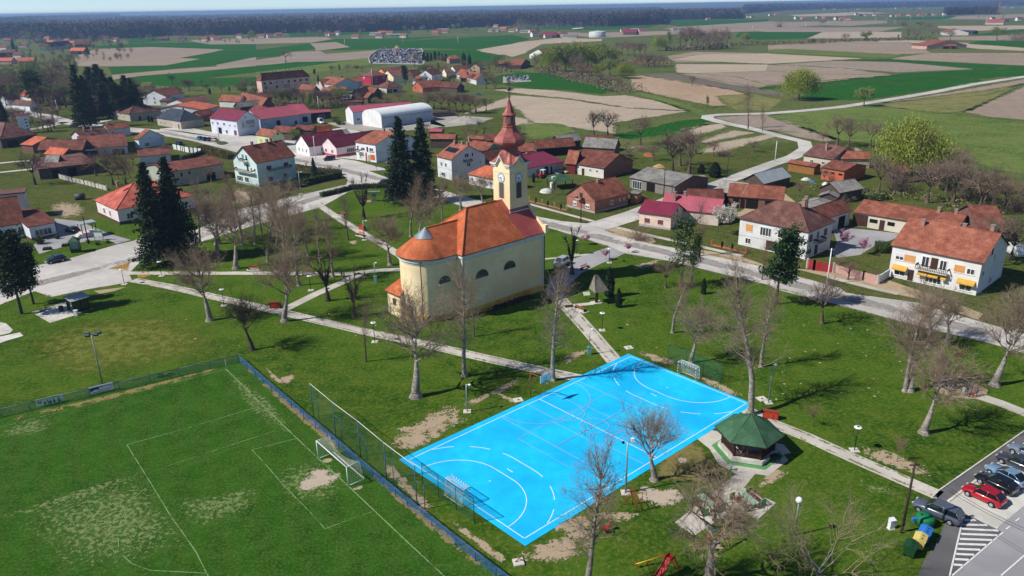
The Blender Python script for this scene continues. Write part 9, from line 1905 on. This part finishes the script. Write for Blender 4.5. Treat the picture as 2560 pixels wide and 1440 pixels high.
# rubble, timber stack
g=G(1167,305); o=thing('gravel_heap','grey gravel heap behind the storage hall','heap',g); mb=MB(); 
for i in range(9):
    for j in range(24):
        a0,a1=2*pi*j/24,2*pi*(j+1)/24; f=lambda r,a: V((r*8.5*cos(a),r*4.*sin(a),2.6*(1-r)**.8*(1+.35*noise.noise(V((cos(a)*2,sin(a)*2,r*4)))))); r0,r1=i/9,(i+1)/9; mb.face([f(r0,a0),f(r1,a0),f(r1,a1),f(r0,a1)] if i else [f(0,0),f(r1,a0),f(r1,a1)],0,sm=True)
mb.build('gravel',gm['gravel'],o)
g=G(1102,290); o=thing('timber_stack','heap of dark stacked boards beside the storage hall','timber stack',g,.5); random.seed(3)
mb=MB(); [mb.box(-6+random.uniform(0,2),y,z,5+random.uniform(-1,2),y+.5,z+.22,i%2) for i,(y,z) in enumerate((yy*.7,zz*.3) for yy in range(-5,6) for zz in range(8) if random.random()<.75)]; mb.build('boards',[plog,M('board_pale','a8968c','8c7c74',1.,.9)],o)
# hedge along the ditch and reeds
def strip(name,pts,w,h,mat,label,dens,size,seed=1,cat='bushes'):
    rng=np.random.default_rng(seed); P=[G(*p) for p in pts]; L_=[]
    for a,b in zip(P,P[1:]):
        d=b-a; n=V((-d.y,d.x,0)).normalized()
        for _ in range(int(d.length*dens)):
            p=a+d*rng.random()+n*(rng.random()-.5)*w; hh=h*(.55+.6*noise.noise(V((p.x*.06,p.y*.06,seed)))+.3); L_.append((p.x,p.y,max(.1,hh*rng.random()**.7)))
    v,f=leafcloud(L_,size,rng); me=bpy.data.meshes.new(name); me.from_pydata(v.tolist(),[],f.tolist()); me.materials.append(mat); tag(link(name,me),label,cat,kind='stuff')
strip('ditch_scrub',[(1820,116),(1900,112),(2000,110),(2100,105),(2200,102),(2300,100),(2340,101)],9,4,twigo,'line of low scrub along the far ditch',6,1.5,1)
strip('wood_undergrowth',[(1345,180),(1395,186),(1430,196),(1470,208),(1520,214),(1560,230),(1578,236)],22,4.5,twig,'undergrowth below the willow wood',14,.8,2)
strip('wood_undergrowth',[(1400,168),(1480,160),(1560,158),(1660,166)],30,5,twigr,'undergrowth at the back of the willow wood',14,.9,3)
strip('wood_undergrowth',[(1660,127),(1740,125),(1820,120)],18,6,twig,'undergrowth of the far grey copse',10,1.4,4)
strip('fence_scrub',[(640,262),(720,268),(800,268),(860,260)],14,3,twig,'scrub under the orchard trees',20,.6,5)
strip('garden_scrub',[(2050,470),(2150,500),(2250,490),(2350,500),(2450,540),(2560,600)],10,2.,twigo,'scrub along the farm garden fence',16,.45,6)
strip('village_scrub',[(0,250),(60,245),(150,240),(200,235)],30,4,twig,'scrub between the farmyards at the upper left',12,.8,7)
strip('shrub_border',[(1220,778),(1270,762),(1330,742)],1.6,.5,twigd,'low dark shrubs at the foot of the church wall',40,.3,8)
# forests
fb1=M('forest_bark','4a4240','3a3436',.05,.95,c3='504846',sc3=.01); fb2=M('forest_green','3c4c3c','465840',.03,.95)
def forest(name,front,depth,h,label,n,seed,size=3.4,fl=0.):
    """front: pixels of the forest edge; trees scattered behind it, denser in front, plus the closed canopy"""
    rng=np.random.default_rng(seed); P=[G(*p) for p in front]; seg=[(a,b) for a,b in zip(P,P[1:])]; ln=np.array([(b-a).length for a,b in seg]); pr=ln/ln.sum()
    L1=[];idx=rng.choice(len(seg),n,p=pr); u=rng.random(n); dep=rng.random(n)**2.2*depth; out=[];mi=[]
    for i in range(n):
        a,b=seg[idx[i]]; p=a.lerp(b,u[i]); q=V((p.x,p.y,0)).normalized(); p=p+q*dep[i]; hh=h*(.78+.35*rng.random()); w=h*.2
        k=14
        zz=hh*(rng.random(k)**(.55)) ; th=rng.random(k)*6.28; rr=w*rng.random(k)**.5
        for z_,t_,r_ in zip(zz,th,rr): out.append((p.x+r_*cos(t_),p.y+r_*sin(t_),z_))
    v,f=leafcloud(out,size,rng); v[:,2]=np.maximum(v[:,2],.2); me=bpy.data.meshes.new(name); me.from_pydata(v.tolist(),[],f.tolist()); me.materials.append(fb1); me.materials.append(fb2)
    m_=(rng.random(len(f))<.12+fl).astype(int); m_=np.repeat((rng.random(n)<.14+fl).astype(int),k); me.polygons.foreach_set('material_index',m_)
    tag(link(name,me),label,'forest',kind='stuff')
    # canopy sheet
    mb=MB(); rows=[]; steps=[0,20,50,90,140,200,280,380,500,700,950,1300,1800,2500,3500,5000,7500,11000]; steps=[s for s in steps if s<depth*1.001]
    cols=[]
    for a,b in seg:
        m=max(1,int((b-a).length/45)); cols+=[a.lerp(b,i/m) for i in range(m)]
    cols.append(P[-1])
    for s_ in steps:
        r=[]
        for c in cols: q=V((c.x,c.y,0)).normalized(); p=c+q*(s_+6); r.append(V((p.x,p.y,h*.68+h*.22*noise.noise(V((p.x*.02,p.y*.02,0)))+(h*.12 if s_>100 else 0))))
        rows.append(r)
    rows.insert(0,[V((p.x,p.y,.1)) for p in rows[0]])
    for A_,B_ in zip(rows,rows[1:]):
        for i in range(len(A_)-1): mb.face([A_[i],A_[i+1],B_[i+1],B_[i]],0,sm=False)
    tag(mb.build(name,fb1),label+', closed canopy','forest',kind='stuff')
forest('forest',[(-200,100),(0,97),(60,98),(150,99),(300,97),(400,90),(520,89),(640,85),(760,82),(900,80),(1020,76),(1150,70),(1280,64),(1400,66),(1520,66),(1600,63),(1650,61)],5200,26,'dark leafless forest stretching along the horizon',15000,11)
forest('forest',[(1650,60),(1655,50),(1720,49),(1800,48),(1850,47)],1500,26,'forest block ending left of the hazy villages',3500,12)
forest('forest',[(2360,38),(2430,36),(2490,36)],250,22,'small wood before the far right villages',900,13)
forest('forest',[(1860,34),(1960,26),(2100,22),(2300,18),(2560,14),(2700,12)],6000,28,'hazy blue forest on the right horizon',6000,14,9.)
forest('forest',[(-400,70),(-100,72),(0,68),(100,56),(300,44)],5000,30,'hazy blue forest on the left horizon',3000,15,8.)
# scattered far trees between the hazy villages
def farmass(pts,mats,label,seed):
    """the far scattered trees nobody can count: trunks and twiggy crowns in one object"""
    rng=np.random.default_rng(seed); V_=[];F_=[];MI=[];n=0
    for i,(x,y,top) in enumerate(pts):
        g=G(x,y); h=HG((x,y),(x,top)); k=150; u=rng.normal(size=(k,3)); u/=np.linalg.norm(u,axis=1,keepdims=True); r=rng.random((k,1))**.4
        p=np.array([g.x,g.y,h*.62])+u*r*np.array([h*.34,h*.34,h*.38]); m=i%len(mats); br=np.array([g.x,g.y,0])+rng.random((30,1))*np.array([0,0,h*.6])
        for q,sz in ((p,h*.075),(br,h*.06)): v,f=leafcloud(q,sz,rng); V_.append(v); F_.append(f+n); n+=len(v); MI+=[m]*len(f)
    me=bpy.data.meshes.new('far_trees'); me.from_pydata(np.concatenate(V_).tolist(),[],np.concatenate(F_).tolist()); [me.materials.append(q) for q in mats]; me.polygons.foreach_set('material_index',MI); tag(link('far_trees',me),label,'trees',kind='stuff')
fm=[twig,twigd,leafy,twigr]
farmass(cl(21,110,1900,20,2700,58,3.5,8),fm,'scattered hazy trees among the far right villages',1)
farmass([(x,y-(x-640)*.012,t-(x-640)*.012) for x,y,t in cl(22,70,640,76,1400,94,9,17)]+cl(23,60,20,94,640,112,9,17),fm,'scattered trees among the hamlets before the long forest',2)
farmass(cl(41,110,-20,104,330,155,9,20),fm,'mass of garden trees round the far left farmhouses',3)
row(('roundd','round','roundr'),cl(42,34,0,330,150,225,20,45),'bare tree between the old barns at the upper left','trees between the upper left barns',42)
# haze: a closed box of thin air round everything
hz=bpy.data.materials.new('haze'); hz.use_nodes=True; t=hz.node_tree; t.nodes.clear(); ou=t.nodes.new('ShaderNodeOutputMaterial'); pv=t.nodes.new('ShaderNodeVolumePrincipled'); t.links.new(pv.outputs[0],ou.inputs['Volume'])
pv.inputs['Color'].default_value=(.42,.64,1.,1); pv.inputs['Density'].default_value=.00014; pv.inputs['Anisotropy'].default_value=.2
mb=MB(); mb.box(-60500,-2500,-3,60500,60500,56); o=mb.build('haze',hz); tag(o,None,None,None,'stuff')
# ---------------- signs, posters and solar panels on the houses ----------------
def hs(start): return [o for l,o in HOUSES.items() if l.startswith(start)][0]
def onwall(o,side,u,z,w,h,mats,name,fn,d=.04):
    X,Y,he,dh=o['dims'][:]; e=.35
    p,q={'F':((e,e),(X-e,e)),'E':((X-e,e),(X-e,Y-e)),'L':((e,Y-e),(e,e))}[side]; P=V((*p,0)); Q=V((*q,0)); ux=(Q-P).normalized(); n=V((ux.y,-ux.x,0)); c=P+(Q-P)*u+V((0,0,z)); mb=MB()
    def r(x0,z0,x1,z1,mi,dd=0): f=n*(d+dd); mb.face([c+ux*(x0*w-w/2)+V((0,0,z0*h))+f,c+ux*(x1*w-w/2)+V((0,0,z0*h))+f,c+ux*(x1*w-w/2)+V((0,0,z1*h))+f,c+ux*(x0*w-w/2)+V((0,0,z1*h))+f],mi)
    fn(r); mb.build(name,mats,o)
ms=[M('mural_ground','c8c8c8','b4b8bc',.8,.8),M('mural_letters','5c5c68',None,rough=.8),M('mural_red','8c5058',None,rough=.8)]
def mural(r):
    r(0,0,1,1,0)
    for x0,x1,z in ((.42,.95,.82),(.36,.97,.62),(.44,.9,.46)):
        k=x0
        while k<x1: r(k,z,k+.03,z+(.14 if z==.62 else .08),1,.01); k+=.042
    r(.08,.12,.11,.62,2,.01); r(.12,.2,.15,.75,1,.01)
    k=.6
    while k<.9: r(k,.12,k+.02,.24,1,.01); k+=.035
onwall(hs('white municipal'),'E',.5,2.8,6.6,3.4,ms,'mural',mural)
pm=[M('poster_white','e4e0d8',None,rough=.5),M('poster_orange','d8702c','b83420',2.5,.5),M('poster_green','5c7c4c','c8c0a8',3.,.5),M('shop_red','a01c3c',None,rough=.5)]
s_=hs('white two storey shop')
onwall(s_,'F',.82,.6,2.6,2.,pm,'poster',lambda r:(r(0,0,1,1,0),r(.05,.05,.95,.95,1,.01))); onwall(s_,'F',.22,.6,2.2,2.,pm,'poster',lambda r:(r(0,0,1,1,0),r(.2,.1,.7,.7,2,.01)))
onwall(s_,'F',.5,.0,.7,3.,pm,'red_panel',lambda r:r(0,0,1,1,3)); onwall(s_,'F',.64,.0,1.1,2.2,pm,'door',lambda r:r(0,0,1,1,2))
onwall(s_,'F',.8,3.2,2.4,.5,ms,'lettering',lambda r:[r(k/12,.1,k/12+.05,.9,1,.01) for k in range(12)])
o=hs('white two storey house with solar'); X,Y,he,dh=o['dims'][:]
mb=MB(); sl_=lambda x,y: V((x,y,he+dh*y/(Y/2)+.1)); mb.face([sl_(X*.12,Y*.2),sl_(X*.8,Y*.2),sl_(X*.8,Y*.34),sl_(X*.12,Y*.34)],0); mb.build('solar_panel',glass_dark,o)
# planted island before the hall, small yard clutter
patch([(541,357),(550,354),(562,354),(571,358),(560,362),(548,362)],M('island_shrubs','36421e','4a5630',1.,.9),8,'flower_bed',vals=(1,1,1,1))
patch([(560,480),(600,470),(640,475),(660,500),(620,520),(570,510)],dry,3,'worn_ground')
for i,(x,y,w,h,c,lab) in enumerate(((2015,450,1.6,.7,'d8d8d4','white sack heap beside the corn crib'),(2032,455,1.4,.5,'4878a0','blue tarpaulin heap behind the orange block shed'),(2063,462,1.6,.8,'dcdcd8','white covered heap beside the orange block shed'),(1622,390,2.6,1.1,'a0643c','rusty heap below the walnut tree'),(1648,418,2.2,1.,'b89c6c','firewood heap behind the grey garage'),(1755,445,2.2,.8,'b0a890','pale rubble heap left of the evergreen bushes'),(2165,478,1.5,.8,'3c3c40','dark machinery heap behind the black shed'),(1600,372,5.,1.,'8c7c64','brushwood heap by the allotment barns'),(1607,500,1.6,1.1,'a87850','small brown stack beside the lane'))):
    g=G(x,y); o=thing('heap',lab,'heap',g,i*.7); mb=MB()
    f=lambda r,a: V((r*w*cos(a),r*w*.6*sin(a),h*(1-r*r)*(1+.5*noise.noise(V((cos(a)*2+i,sin(a)*2,r*3))))))
    for q in range(4):
        for j in range(12): a0,a1=2*pi*j/12,2*pi*(j+1)/12; r0,r1=q/4,(q+1)/4; mb.face([f(r0,a0),f(r1,a0),f(r1,a1),f(r0,a1)] if q else [f(0,0),f(r1,a0),f(r1,a1)],0)
    mb.build('pile',M('heap_'+c,c,tuple(v*.6 for v in lin(c)),1.5,.9,.4),o)
row(('round','roundr','thorn'),cl(31,10,470,430,650,500,20,46),'brown bare tree round the mossy long house','trees round the mossy long house',31)
# entrance porch of the pink office
o=hs('pink white walled office'); g=o.location; pt=thing('porch','small flat roofed porch with steps at the pink office door','porch',G(222,590),o.rotation_euler.z+.0)
mb=MB(); mb.box(-1.6,-1.3,0,1.6,1.3,1.2); mb.build('landing',plaster('d8c4c4'),pt); mb=MB(); [mb.box(-2.2-.35*k,-1.,0,-1.6-.35*k,1.,1.-.25*k) for k in range(4)]; mb.build('steps',conc2,pt)
mb=MB(); mb.box(-1.8,-1.5,3.3,1.8,1.5,3.45); mb.build('canopy',RM['greysheet'],pt); mb=MB(); [mb.box(x-.08,y-.08,1.2,x+.08,y+.08,3.3) for x in (-1.5,1.5) for y in (-1.2,1.2)]; mb.build('post',woodd,pt)
